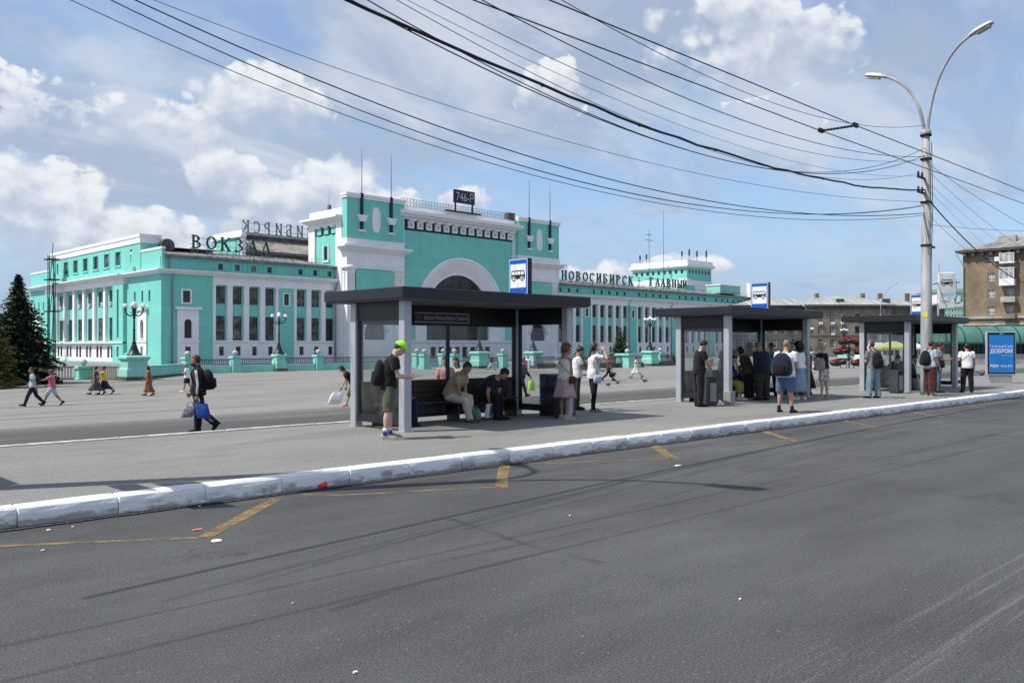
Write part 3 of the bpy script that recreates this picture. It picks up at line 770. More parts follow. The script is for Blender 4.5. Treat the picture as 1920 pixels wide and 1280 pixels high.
wallgrid(tq, A(43.9), A(16.4), -1.3, -.5, (), -.1, .1, 0, ST)
wh.box(A(48.0), -.62, 2.3, A(12.3), .3, 2.5, 0, ST)
for i in range(7): pilaster(A(16.4 + P*i) + (.3 if i == 6 else -.3 if i == 0 else 0), .85, 2.5, 11.0, .40, SO, Matrix.Translation((-.1, 0, 0)) @ ST, SR)
tq.build('wall', TQ, SO); wh.build('frieze', WH, SO)
b = M(); b.box(.004, -.9, 11.9, L_, .3, 12.1, 0, ST); b.box(.004, -.9, 12.104, L_, .3, 12.5, 0, ST)
b = M()
for a, c, p in ((0, .35, .35), (.35, .72, .72), (.72, 1.0, 1.0)): b.box(0, -.9*p, 11.9+.6*a, L_-.002 - .3, .28, 11.9+.6*c-.003, 0, ST); b.box(A(48.2), -.5-.9*p, 11.9+.6*a+.001, A(12.1), -.9*p-.001, 11.9+.6*c-.004, 0, ST)
b.build('cornice', WH, SO)
# attic: low parapets on the corners, a taller middle
b = M(); b2 = M()
b.box(A(12.4), .1, 12.503, A(-.02), .5, 15.3, 0, ST); b2.box(A(12.45), .02, 15.303, A(-.1), .58, 15.62, 0, ST)
b.box(A(58), .1, 12.503, A(47.4), .5, 15.0, 0, ST); b2.box(A(58), .02, 15.003, A(47.4), .58, 15.3, 0, ST)
ws = [15.6, 20.2, 24.8, 29.4, 34.0, 38.6]
hs = [(A(w)-.95, A(w)+.95, 14.0, 16.0) for w in ws] + [(A(w)-.35, A(w)+.35, 14.2, 16.0) for w in (10.6, 43.0)]
wallgrid(b, A(47.4), A(7.2), 12.503, 16.7, hs, .0, .3, 0, ST)
for q in (A(47.4), A(7.2)): b.add([(q, 0, 12.5), (q, 3, 12.5), (q, 3, 16.7), (q, 0, 16.7)], [(0, 1, 2, 3)], 0, ST)
for w in ws:
    put_window(SO, *PT(ST, A(w), .2, 14.0), 1.9, 2.0, 2, 3, SR)
    for q in (-1.12, .98): b.box(A(w)+q, -.06, 13.9, A(w)+q+.14, -.004, 16.15, 0, ST)
    b.box(A(w)-1.25, -.12, 13.7, A(w)+1.25, -.004, 13.88, 0, ST)
for w in (10.6, 43.0): put_window(SO, *PT(ST, A(w), .2, 14.2), .7, 1.8, 1, 2, SR)
b.box(A(47.0), -.35, 12.505, A(9.0), -.005, 13.4, 0, ST)
b2.box(A(47.5), -.12, 16.703, A(7.1), 3.0, 17.55, 0, ST); b2.box(A(47.6), -.22, 17.553, A(7.0), 3.0, 18.0, 0, ST)
b.build('attic_wall', TQ, SO); b2.build('parapet', WH, SO)
roof(2.9, 12, 7.3, 16.4, 47, 16.4, 'roof_metal', 3)
b = M(); b.tube([(3.6, 6.2, 16.5), (3.6, 8.6, 16.5)], 1.0, 14, smooth=True); b.build('roof_duct', 'roof_dark', SO)
# lower terrace under the side
b = M(); b.box(-3.6, 14, -2.2, -.9, 52, -1.1, 0); b.box(-3.9, 13.8, -1.09, -.55, 52.2, -.75, 1); b.build('terrace_base', ['stone_dark', 'concrete_pale'], SO)

# ---- right wing
grp = [('win', 3)] + [('bay', 2.6), ('win', 5)]*4 + [('bay', 2.6), ('win', 2)]
X0r = 78.4 + .15 + 1.35
wallb = M(); wallgrid(wallb, 77.6, X0r, -1.3, 11.9); wallb.build('frieze', WH, SO)
X0r = 80.45
wallb = M(); wallgrid(wallb, 79.9, X0r, -1.3, 11.9); wallb.build('frieze', WH, SO)
Xr = facade(X0r, grp)
cornice(77.7, Xr, 0, 11.9, 12.5, .9, SO, ends=(0, 1))
eave(77.7, Xr + .3); roof(77.7, Xr + .3, .28, 14.63, 10, 16.3, seam=2.4); roof(77.7, Xr + .3, 10, 16.3, 20, 15, seam=3)
railing(78.5, Xr - 1, .7, 14.7, SO, 3.4, .9)
b = M(); wallgrid(b, 77.7, 80.45, 12.5, 14.25, (), .35)
b.add([(Xr, 0, -1.3), (Xr, 20, -1.3), (Xr, 20, 14.5), (Xr, 0, 14.5)], [(0, 1, 2, 3)]); b.build('wall', TQ, SO)
for x in (103.6, 119.4, 135): downpipe(x, -.02)
b = M(); b.box(142, 1.0, 15.2, 151.5, 5, 17.2, 0); b.box(141.8, .8, 17.2, 151.8, 5.2, 17.45, 1); b.box(156.3, .9, 14.6, 157.3, 2, 18.4, 1); b.box(158.6, .9, 14.6, 159.4, 2, 18.0, 1)
b.build('roof_housing', ['turquoise_pale', WH], SO)

# ---- the portal
PS0, PS1, PE0, PE1, PN = 28.2, 39.45, 66.4, 77.65, -3.0
def portal():
    tq, wh, vd = M(), M(), M()
    # body behind
    wh.box(PS1, -1.95, 16, PE0, 8.2, 22.0); tq.box(PS0+.02, -1.5, 16, PS0+.9, 8.3, 21.9) if False else None
    for x0, x1, s in ((PS0, PS1, 1), (PE0, PE1, -1)):
        # tower front
        wallgrid(tq, x0, x1, 19.0, 25.4, (), PN, 0); tq.box(x0+.002, PN+.001, 18.9, x1-.002, PN+1.3, 25.398)
        wh.box(x0-.18, PN-.18, 25.4, x1+.18, PN+1.45, 25.75); wh.box(x0-.28, PN-.28, 25.754, x1+.28, PN+1.5, 26.15)
        wh.box(x0-.08, PN-.1, 17.95, x1+.08, PN+1.5, 18.97)
        for k, (za, zb) in enumerate(((16.9, 17.2), (17.203, 17.55), (17.553, 17.93))): p = .3 + .4*k; wh.box(x0-p, PN-p, za, x1+p, PN+1.6, zb)
        wh.box(x0-.05, PN-.06, 14.7, x1+.05, PN+1.5, 16.897)
        # bay between the columns
        wallgrid(tq, x0+1.9, x1-1.9, 7.6, 14.3, (), PN+.25, 0); wh.box(x0+1.9, PN+.05, 14.3, x1-1.9, PN+1.4, 14.697)
        cx = (x0+x1)/2
        arch_face(wh, x0+1.9, x1-1.9, -1.3, 7.6, cx, 2.1, 2.9, 4.2, PN+.25, .8)
        arch_window(SO, (cx, PN+.8, 2.9), 2.1, 1.3, 0, 12, 4, 2)
        for q in (2.2, 2.65): 
            pts = [(cx+q*math.cos(math.pi*i/12), PN+.2, 4.2+q*math.sin(math.pi*i/12)) for i in range(13)]; wh.tube(pts, .16, 6)
        # inner pilaster, outer column
        for xc in (x0+.98, x1-.98):
            cl = M(); cl.lathe([(1.12, -1.2), (1.12, .2), (.98, .5), (.95, 1.5), (.93, 8.5), (.9, 13.4), (.96, 13.45), (.96, 13.7), (.92, 13.75), (1.05, 14.05), (1.28, 14.2), (1.3, 14.35), (1.3, 14.69)], 18, 0, None, True, xc, PN+.75)
            cl.box(xc-.6, PN+1.3, -1.2, xc+.6, PN+2.2, 14.69); cl.build('column', WH, SO)
        # panel and brackets
        el = [(cx + .82*math.copysign(abs(math.cos(a))**.75, math.cos(a)), 22.25 + 2.05*math.copysign(abs(math.sin(a))**.8, math.sin(a))) for a in [2*math.pi*i/24 for i in range(24)]]
        md = M(); md.loft([[(x, PN-.10, z) for x, z in el], [(x, PN+.05, z) for x, z in el]]); md.build('medallion', WH, SO)
        for xb in (cx-2.9, cx+2.9):
            fb_, fl_ = M(), M()
            for k, (za, zb, h) in enumerate(((21.75, 22.1, .55), (22.1, 22.55, .75), (22.55, 22.8, 1.0))): fb_.box(xb-h, PN-.55, za, xb+h, PN-.005, zb-.003)
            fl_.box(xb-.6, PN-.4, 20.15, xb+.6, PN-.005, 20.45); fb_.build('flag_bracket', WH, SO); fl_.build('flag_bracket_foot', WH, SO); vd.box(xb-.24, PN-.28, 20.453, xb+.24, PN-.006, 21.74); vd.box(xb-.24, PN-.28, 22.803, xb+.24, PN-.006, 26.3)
    # centre wall with the great arch
    n0 = PN + .9; cx = (PS1+PE0)/2
    seg = 28; Ro, Ri, cz = 10.4, 7.4, 7.1
    pts = [(cx + Ro*math.cos(math.pi*(1-i/seg)), cz + Ro*math.sin(math.pi*(1-i/seg))) for i in range(seg+1)]
    wallgrid(tq, PS1, cx-Ro, 7.1, 21.4, (), n0); wallgrid(tq, cx+Ro, PE0, 7.1, 21.4, (), n0)
    for (xa, za), (xb, zb) in zip(pts, pts[1:]): tq.add([(xa, n0, za), (xb, n0, zb), (xb, n0, 21.4), (xa, n0, 21.4)], [(0, 1, 2, 3)])
    wallgrid(tq, PS1, cx-Ro, 2.9, 7.1, (), n0); wallgrid(tq, cx+Ro, PE0, 2.9, 7.1, (), n0)
    # splayed archivolt
    prof = [(Ro+.05, n0+.1), (Ro+.05, n0-.32), (Ro-.35, n0-.34), (Ro-.42, n0-.18), (Ro-.75, n0-.16), (Ri+.25, n0+.75), (Ri+.2, n0+.62), (Ri, n0+.62), (Ri, n0+1.3)]
    ang = [math.pi*(1 - i/seg) for i in range(seg+1)]
    rings = [[(cx + r*math.cos(a), y, cz + r*math.sin(a)) for r, y in prof] for a in ang]
    rings = [[(cx - r, y, 2.9) for r, y in prof]] + rings + [[(cx + r, y, 2.9) for r, y in prof]]
    wh.loft(rings, 0, None, False, False, False)
    # base with doors
    ds = [cx + q for q in (-6.4, -4.6, -2.8, -.9, .9, 2.8, 4.6, 6.4)]
    wallgrid(wh, PS1, PE0, -1.3, 2.55, [(d-.62, d+.62, -.2, 1.75) for d in ds], n0, .5)
    wh.box(PS1, n0-.25, 2.553, PE0, n0+.9, 2.9)
    for d in ds: put_window(SO, d, n0+.38, -.2, 1.24, 1.95, 2, 2, 0, 'frame_brown', 'pane_dark', 'entrance_door')
    o = arch_window(SO, (cx, n0+1.1, 2.9), Ri, cz-2.9, 0, 24, 7, 3)
    # dentil band, main cornice, attic
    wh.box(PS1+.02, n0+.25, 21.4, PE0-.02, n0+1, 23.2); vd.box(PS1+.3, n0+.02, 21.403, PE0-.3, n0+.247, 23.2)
    wh.box(PS1, n0-.08, 8, PS1+.75, n0+.3, 23.19); wh.box(PE0-.75, n0-.08, 8, PE0, n0+.3, 23.19)
    n = 13; w = (PE0-PS1-1.6)/n
    for i in range(n):
        x = PS1 + .8 + w*i + w*.34
        if i == 0: dn = M(); dn.box(0, n0-.28, 21.75, w*.62, n0+.018, 22.95); dn.box(0, n0-.85, 22.955, w*.62, n0+.018, 23.19); dn.box(w*.17, n0-.30, 22.05, w*.45, n0-.282, 22.55, 1); dn = dn.mesh('dentil', [WH, 'ball_grey'])
        obj('dentil', dn, SO, (x, 0, 0))
    for za, zb, p in ((23.2, 23.6, .5), (23.603, 24.0, 1.0), (24.003, 24.55, 1.45)): wh.box(PS1-.5-p*.3, n0-p, za, PE0+.5+p*.3, n0+2, zb)
    wh.box(PS1-.02, n0-.1, 24.553, PE0+.02, n0+2.2, 25.5)
    # left return of the portal (lit by the sun) and its cornice
    for T, x in ((Matrix(((0, 1, 0, PS0), (-1, 0, 0, 8.3), (0, 0, 1, 0), (0, 0, 0, 1))), 0), (Matrix(((0, -1, 0, PE1), (1, 0, 0, -3.0), (0, 0, 1, 0), (0, 0, 0, 1))), 1)):
        Lr = 11.3; f = (lambda w: Lr - w) if x == 0 else (lambda w: w)
        def bx(b, wa, wb, da, db, za, zb):
            q = sorted((f(wa), f(wb))); b.box(q[0], da, za, q[1], db, zb, 0, T)
        bx(wh, 1.5, 3.2, -.002, .6, -1.3, 21.9); bx(wh, 9.4, 11.3, -.002, .6, -1.3, 21.9)
        q = sorted((f(3.2), f(9.4))); c = (q[0]+q[1])/2
        wallgrid(tq, q[0], q[1], 12, 19.9, [(c-.62, c+.62, 15.9, 18.1)], .25, .3, 0, T)
        for a in ((c-.85, .1, 15.7, c-.62, .24, 18.3), (c+.62, .1, 15.7, c+.85, .24, 18.3), (c-.85, .1, 15.5, c+.85, .24, 15.69)): wh.box(*a, 0, T)
        put_window(SO, *PT(T, c, .4, 15.9), 1.24, 2.2, 2, 2, SR if x == 0 else -SR)
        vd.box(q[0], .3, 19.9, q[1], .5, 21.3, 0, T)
        for i in range(3):
            a = q[0] + (q[1]-q[0])*(i+.32)/3; tq.box(a, .05, 20.05, a+1.2, .298, 21.3, 0, T); wh.box(a, -.2, 21.05, a+1.2, .299, 21.32, 0, T)
        bx(wh, 3.2, 9.4, -.001, .6, 21.32, 21.9)
        for za, zb, p in ((21.9, 22.15, .35), (22.153, 22.4, .7), (22.403, 22.75, 1.1)): q2 = sorted((f(1.5), f(11.3+p))); wh.box(q2[0], -p, za, q2[1], .8, zb, 0, T)
        bx(wh, 1.6, 11.2, .15, .8, 22.753, 23.95)
        wallgrid(wh, *sorted((f(0), f(1.5))), -1.3, 16.9, (), .1, 0, 0, T)
    wh.box(PS0+.9, 7.9, 8, PE1-.9, 8.25, 23.9)
    tq.build('portal_wall', TQ, SO); wh.build('portal_trim', WH, SO); vd.build('portal_recess', ['vent_dark', 'ball_grey'], SO)
    b = M(); b.box(PS0+.7, -1.4, 22.0, PE1-.7, 8.0, 22.3); b.build('roof', 'roof_metal', SO)
portal()
# lacy iron railing over the portal
b = M(); y = PN + 1.2
nb = 40
for i in range(nb+1):
    x = PS1+.3 + (PE0-PS1-.6)*i/nb; b.box(x-.025, y-.025, 25.45, x+.025, y+.025, 26.75)
    if i < nb:
        x2 = PS1+.3 + (PE0-PS1-.6)*(i+1)/nb
        for (za, zb) in ((25.6, 26.6), (26.6, 25.6)): b.tube([(x, y, za), (x2, y, zb)], .02, 4, smooth=False)
        b.tube([((x+x2)/2 + .2*math.cos(a*math.pi/4), y, 26.1 + .2*math.sin(a*math.pi/4)) for a in range(9)], .018, 4, smooth=False)
for z in (25.6, 26.75): b.box(PS1+.3, y-.03, z-.03, PE0-.3, y+.03, z+.03)
b.build('roof_railing', 'fence_metal', SO)
for cx in ((PS0+PS1)/2, (PE0+PE1)/2):
    for q in (-2.9, 2.9):
        b = M(); b.tube([(cx+q, PN-.14, 26.0), (cx+q, PN-.14, 33.4)], [.07, .035], 6); b.build('flag_mast', 'cable_grey', SO)
b = M(); b.box(PE0-1.8, PN+.8, 25.45, PE0-.1, PN+2, 26.9); b.build('roof_housing', 'roof_dark', SO)
b = M(); b.tube([(PS0+1.2, 4, 22.8), (PS0+1.2, 4, 27.6)], [.05, .02], 5); b.box(PS0+.9, 3.6, 23.9, PS0+1.4, 4.0, 25.0); b.build('roof_aerial', 'fence_metal', SO)

# ---- hall behind the left wing, with the sign seen from its back
hs0 = 35.9
b = M(); d = M()
b.box(hs0-.6, 45, 14, hs0+.19, 57.5, 24.0, 0); b.box(hs0-1.0, 44.6, 24.0, hs0+.19, 57.9, 24.5, 1); b.box(hs0-.8, 44.8, 24.503, hs0+.19, 57.7, 25.4, 1)
b.box(hs0-.62, 44.9, 14, hs0+.18, 45.9, 23.99, 1); b.box(hs0-.62, 56.6, 14, hs0+.18, 57.6, 23.99, 1)
for i in range(3): b.box(hs0-.66, 47.2+i*3.2, 20.6, hs0-.605, 49.2+i*3.2, 23.2, 2)
b.build('rear_hall_wall', [TQ, WH, 'turquoise_pale'], SO)
d.box(hs0+.2, 45.2, 14, 60, 58, 21.0, 0); d.box(hs0+.2, 44.9, 21.0, 60, 58, 21.35, 1)
d.loft([[(hs0+.2, 44.5, 21.36), (60, 44.5, 21.36), (60, 44.6, 21.5), (hs0+.2, 44.6, 21.5)], [(hs0+.2, 49, 23.9), (60, 49, 23.9), (60, 49, 24.1), (hs0+.2, 49, 24.1)]], 2)
d.box(hs0+.2, 49, 21, 60, 57, 25.0, 0); d.box(hs0+.2, 48.8, 25.0, 60, 57, 25.55, 3)
for i in range(9): d.box(hs0+1+i*2.4, 45.1, 18.2, hs0+3+i*2.4, 45.195, 20.3, 4)
d.build('rear_hall_roof', ['roof_dark', 'roof_metal', 'roof_tan', 'concrete_pale', 'pane_dark'], SO)
# rear tower on the right
tx, ty = 148.0, 15.0
b = M()
b.box(tx-12, ty+.02, 8, tx+12.2, ty+18, 12, 1)
wallgrid(b, tx, tx+11.7, 12, 24.0, [], ty); b.box(tx, ty+.01, 12, tx+11.7, ty+18.2, 24.0, 0)
for za, zb, p in ((23.0, 23.3, .3), (23.303, 23.9, .8), (23.903, 25.0, .3)): b.box(tx-p, ty-p, za, tx+11.7+p, ty+18.2+p, zb, 1)
b.box(tx-.2, ty-.2, 18.2, tx+11.9, ty+18.4, 19.6, 1); b.box(tx-.1, ty-.1, 19.6, tx+1.6, ty+18.3, 20.0, 1)
for i in range(9): y = ty+1.2+i*1.9; b.box(tx-.06, y, 21.5, tx, y+.8, 22.4, 2)
for i in range(7): x = tx+.8+i*1.55; b.box(x, ty-.06, 21.5, x+.7, ty, 22.4, 2)
for x in (tx+5.2, tx+7.6): b.box(x, ty-.05, 15, x+1, ty, 17.6, 2)
b.box(tx+3.4, ty-.12, 12, tx+9.6, ty, 19.6, 1)
for y in (ty+4, ty+9, ty+14): b.box(tx-.12, y-1.1, 12, tx, y+1.1, 18.1, 1)
b.build('rear_tower', [TQ, WH, 'pane_dark'], SO)
b = M()
for x, y, h in ((tx+.5, ty+16, 2.4), (tx+.8, ty+14, 2.6), (tx+2, ty+3, 2.8), (tx+4, ty+2, 3.4), (tx+6.2, ty+1, 3.0), (tx+10.8, ty+1, 3.4)):
    b.tube([(x, y, 24.9), (x, y, 25+h)], .07, 5); b.box(x-.2, y-.15, 25+h*.45, x+.2, y+.15, 25+h*.95)
b.tube([(tx-6, ty+8, 16), (tx-6, ty+8, 33)], .06, 5); b.box(tx-7.6, ty+7.95, 30.3, tx-4.4, ty+8.05, 30.42); b.box(tx-7.2, ty+7.95, 31.8, tx-4.8, ty+8.05, 31.92)
b.tube([(tx-2.2, ty+6, 16), (tx-2.2, ty+6, 38.5)], [.09, .04], 5)
tag(b.build('roof_aerial', 'cable_grey', SO), kind='stuff')

# ---- roof signs: serif capitals on steel frames
def glyph(ch, h):
    """strokes in a unit box: ('bar', x0, z0, x1, z1, w) and ('arc', cx, cz, rx, rz, a0, a1, w); returns (strokes, width)"""
    T_, t_ = .145, .07
    st = lambda x: [('bar', x, 0, x, 1, T_), ('bar', x-.15, .03, x+.15, .03, .07), ('bar', x-.15, .97, x+.15, .97, .07)]
    g = {'В': (st(.15) + [('arc', .2, .75, .38, .22, -90, 90, .13), ('arc', .2, .27, .46, .25, -90, 90, .14)], .72),
         'О': ([('arc', .42, .5, .34, .46, 0, 360, .14)], .84), 'С': ([('arc', .42, .5, .34, .46, 50, 310, .14), ('bar', .68, .7, .68, .92, .07)], .78),
         'К': (st(.15) + [('bar', .2, .48, .66, .95, t_), ('bar', .32, .6, .70, .04, T_), ('bar', .58, .97, .80, .97, .07), ('bar', .6, .03, .84, .03, .07)], .84),
         'З': ([('arc', .3, .75, .28, .22, -90, 140, .13), ('arc', .28, .27, .34, .25, -140, 90, .14)], .68),
         'А': ([('bar', .1, .02, .38, .98, t_), ('bar', .38, .98, .68, .02, T_), ('bar', .2, .32, .56, .32, .07), ('bar', 0, .03, .22, .03, .07), ('bar', .54, .03, .82, .03, .07)], .8),
         'Л': ([('bar', .1, .02, .38, .98, t_), ('bar', .38, .98, .68, .02, T_), ('bar', 0, .03, .22, .03, .07), ('bar', .54, .03, .82, .03, .07)], .8),
         'Н': (st(.15) + st(.68) + [('bar', .2, .5, .65, .5, .08)], .84), 'И': (st(.15) + st(.68) + [('bar', .2, .12, .63, .88, .08)], .84),
         'Й': (st(.15) + st(.68) + [('bar', .2, .12, .63, .88, .08), ('arc', .42, 1.16, .13, .09, 180, 360, .06)], .84),
         'Б': (st(.15) + [('bar', .1, .97, .62, .97, .07), ('bar', .62, .97, .62, .8, .06), ('arc', .2, .3, .44, .28, -90, 90, .14)], .72),
         'Р': (st(.15) + [('arc', .2, .72, .42, .25, -90, 90, .14)], .68), 'Г': (st(.15) + [('bar', .1, .97, .6, .97, .07), ('bar', .6, .97, .6, .76, .06)], .66),
         'Ы': (st(.12) + [('arc', .17, .28, .36, .26, -90, 90, .13)] + st(.80), .95), '-': ([('bar', .05, .45, .4, .45, .1)], .5)}
    return g[ch]
def letter_mesh(ch, h, th, mir=False):
    b = M(); sg, w = glyph(ch, h)
    def bar(x0, z0, x1, z1, wd):
        a, c = Vector((x0, 0, z0)), Vector((x1, 0, z1)); d = (c-a).normalized(); s = Vector((-d.z, 0, d.x))*wd/2
        for y0, y1, mi, k in ((0, th, 0, 1.0),):
            q = [a+s, a-s, c-s, c+s]; b.loft([[(p.x*h, y0, p.z*h) for p in q], [(p.x*h, y1, p.z*h) for p in q]], mi)
    for s in sg:
        if s[0] == 'bar': bar(*s[1:])
        else:
            _, cx, cz, rx, rz, a0, a1, wd = s; n = max(6, int(abs(a1-a0)/22)); rings = []
            for i in range(n+1):
                a = rad(a0 + (a1-a0)*i/n); k = .55 + .45*abs(math.cos(a))
                o = [(cx + (rx+q*wd*k/2)*math.cos(a), cz + (rz+q*wd*k/2)*math.sin(a)) for q in (1, -1)]
                rings.append([(o[0][0]*h, 0, o[0][1]*h), (o[1][0]*h, 0, o[1][1]*h), (o[1][0]*h, th, o[1][1]*h), (o[0][0]*h, th, o[0][1]*h)])
            b.loft(rings, 0, None, False, a1-a0 < 359)
    if mir: b.v = [(w*h - x, y, z) for x, y, z in b.v]
    return b, w*h
def roof_sign(name, label, text, x, y, z, h, pitch, frame_h, m='letter_green', mir=False, rim=True, wscale=1.0):
    t = thing(name, label, 'roof sign', (BX + x, BY + y, z)); fr = M(); xe = 0
    LM = {}
    for i, ch in enumerate(text):
        xo = i*pitch; xe = xo + pitch
        if ch == ' ': continue
        if ch not in LM:
            b, w = letter_mesh(ch, h, .22, mir); b.v = [(q[0]*wscale, q[1], q[2]) for q in b.v]
            me = b.mesh('letter', m); rm = None
            if rim:
                b2, _ = letter_mesh(ch, h, .05, mir); b2.v = [(q[0]*wscale + .09, q[1] + .23, q[2] + .05) for q in b2.v]; rm = b2.mesh('letter_back', 'letter_rim')
            LM[ch] = (me, rm, w)
        o = obj('letter', LM[ch][0], t, (xo, 0, frame_h))
        if LM[ch][1]: obj('letter_back', LM[ch][1], o)
        fr.box(xo + .3, .3, -.3, xo + .36, .36, frame_h + h*.9); fr.box(xo + LM[ch][2]*.7, .3, -.3, xo + LM[ch][2]*.7 + .06, .36, frame_h + h*.9)
        fr.tube([(xo+.33, .33, frame_h), (xo+.33, 1.8, -.2)], .03, 4, smooth=False); fr.tube([(xo+.33, .33, 0), (xo+pitch*.7, .33, frame_h)], .025, 4, smooth=False)
    for q in (frame_h - .06, frame_h*.4, frame_h + h*.3, frame_h + h*.8): fr.box(-.2, .305, q-.03, xe, .355, q+.03)
    fr.build('sign_frame', 'fence_metal', t)
    return t
roof_sign('roof_sign', 'dark green roof letters reading ВОКЗАЛ on the left wing', 'ВОКЗАЛ', 5.25, 2.0, 15.2, 1.9, 2.2, .75, wscale=1.0)
roof_sign('roof_sign', 'long row of roof letters reading НОВОСИБИРСК on the right wing', 'НОВОСИБИРСК', 83.6, 1.6, 15.0, 1.95, 2.22, .55)
roof_sign('roof_sign', 'dash and roof letters reading ГЛАВНЫЙ before the rear tower', '- ГЛАВНЫЙ', 109.3, 1.6, 15.1, 2.0, 2.18, .6)
roof_sign('roof_sign', 'grey roof letters seen in mirror image from behind on the rear hall', 'КСРИБИСОВОН', 37.9, 50, 25.4, 2.55, 2.57, .25, 'letter_grey', True, False, .8)
# number board over the portal
t = thing('number_board', 'dark board with 746-Р in pale figures above the arch', 'number board', (BX + 50.2, BY + PN - .1, 25.5))
b = M(); b.bbox(.2, 0, 1.6, 5.1, .35, 3.9, .05); b.build('board', 'board_navy', t)
b = M(); b.box(.5, .1, 0, .75, .3, 1.6); b.box(4.5, .1, 0, 4.75, .3, 1.6); b.box(-1.6, -.2, -.1, 6.4, .5, .12); b.build('support', 'panel_dark', t)
lettering('746-Р', 2.1, 'lettering_light', t, (.6, -.012, 2.0), (rad(90), 0, 0), width=4.1)
# ================================================================ BUS SHELTERS
def bus_picto(b, x, z, s, y, T=None):
    """side view of a small bus as flat raised pieces, s = length; outward is -y"""
    def poly(pts, yy, mi): b.loft([[(x+p*s, yy, z+q*s) for p, q in pts], [(x+p*s, yy-.0015, z+q*s) for p, q in pts]], mi, T)
    poly([(-.5, .02), (.5, .02), (.5, .2), (.46, .42), (.40, .46), (-.44, .46), (-.48, .42), (-.5, .2)], y, 1)
    for x0 in (-.44, -.22, 0.0, .23): poly([(x0, .24), (x0+.185, .24), (x0+.185, .40), (x0, .40)], y-.002, 0)
    for cx in (-.31, .29):
        for r, mi, k in ((.135, 0, 2), (.105, 1, 4), (.055, 0, 6)):
            poly([(cx+r*math.cos(a*math.pi/7), .02+r*math.sin(a*math.pi/7)) for a in range(14)], y-.001*k-.002, mi)
SH = {}
def shelter(u0, v0, label, route, sticker, sign_u=3.2):
    t = thing('bus_shelter', label, 'bus shelter', (u0, v0, PZ), 0, 'bus shelters along the pavement')
    L, Dp, H, p = 4.62, 1.62, 2.51, .155
    WS = on_v(878, 15.0) - on_v(775, 15.0)
    def part(name, fn, mats, par=t, loc=None):
        if (name, loc) not in SH:
            b = M(); fn(b); SH[(name, loc)] = b.mesh(name, mats)
        return obj(name, SH[(name, loc)], par, loc)
    for x, y in ((0, 0), (L, 0), (0, Dp), (L, Dp)):
        part('post', lambda b: (b.bbox(-p*.58, -p*.58, 0, p*.58, p*.58, H-.002, .012), b.box(-.11, -.11, 0, .11, .11, .02)), ['steel_post'], t, (x, y, 0))
    def roof_(b):
        b.box(-.33, -.36, H, L+.34, Dp+.62, H+.03, 1); b.bbox(-.36, -.40, H+.031, L+.37, Dp+.65, H+.235, .015, 0)
    part('roof', roof_, ['charcoal', 'soffit'])
    # left side frame and pane
    def side_(b):
        b.box(-.04, .08, 2.17, .04, Dp-.08, H-.003, 1)
        b.box(-.03, .08, .27, .03, .15, 2.17, 0); b.box(-.03, Dp-.15, .27, .03, Dp-.08, 2.17, 0); b.box(-.035, .08, .12, .035, Dp-.08, .27, 0)
        b.box(-.03, .15, 2.13, .03, Dp-.15, 2.17, 0)
    for x in (0, L):
        o = part('side_frame', side_, ['charcoal', 'panel_dark'], t, None) if x == 0 else obj('side_frame', SH[('side_frame', None)], t, (x, 0, 0))
        part('pane', lambda b: b.box(-.004, .15, .272, .004, Dp-.15, 2.128), ['shelter_glass'], o)
    def rear_(b):
        y = Dp
        b.box(.08, y-.05, 2.08, L-.08, y+.05, H-.003, 1)
        for x in (.08, L*.52, L-.15): b.box(x, y-.03, .16, x+.07, y+.03, 2.08, 0)
        b.box(.08, y-.04, .10, L-.08, y+.04, .16, 0); b.box(.15, y-.032, .83, L-.15, y+.032, .90, 0)
        b.box(.15, y+.004, .16, L-.15, y+.03, .83, 2)
    rf = part('rear_frame', rear_, ['charcoal', 'panel_dark', 'panel_grey'])
    part('rear_pane', lambda b: b.box(.15, Dp-.004, .90, L*.52, Dp+.004, 2.08), ['shelter_glass'], rf)
    part('rear_pane_b', lambda b: b.box(L*.52+.07, Dp-.004, .90, L-.15, Dp+.004, 2.08), ['shelter_glass'], rf).name = 'rear_pane'
    # bench: seat boards and back boards
    bench = part('bench_rail', lambda b: b.box(.25, Dp-.34, .36, L-.45, Dp-.28, .419), ['panel_dark'])
    for x in (.3, L*.5, L-.55): part('bench_leg', lambda b: (b.box(0, Dp-.50, 0, .05, Dp-.12, .359), b.box(0, Dp-.14, .36, .05, Dp-.09, .86)), ['panel_dark'], bench, (x, 0, 0))
    for k in range(4): part('seat_board', lambda b: b.bbox(.25, 0, 0, L-.45, .095, .032, .006), ['wood_brown'], bench, (0, Dp-.53+k*.105, .421))
    for k in range(3): part('back_board', lambda b: b.bbox(.25, 0, 0, L-.45, .025, .105, .006), ['wood_brown'], bench, (0, Dp-.165, .53+k*.118))
    # box sign on the roof edge, facing along the street
    def sign_(b): b.bbox(0, 0, 0, .13, .58, .78, .012)
    s = part('stop_sign', sign_, ['charcoal'], t, (sign_u, -.22, H+.236))
    def face_(b):
        T = Matrix(((0, 1, 0, 0), (-1, 0, 0, .58), (0, 0, 1, 0), (0, 0, 0, 1)))
        b.box(.012, -.006, .012, .568, -.001, .768, 2, T); b.box(.026, -.009, .026, .554, -.0065, .754, 3, T)
        b.box(.055, -.012, .15, .525, -.0095, .66, 0, T); bus_picto(b, .29, .33, .42, -.013, T)
    part('sign_face', face_, ['sign_white', 'sign_black', 'sign_white', 'sign_blue'], s)
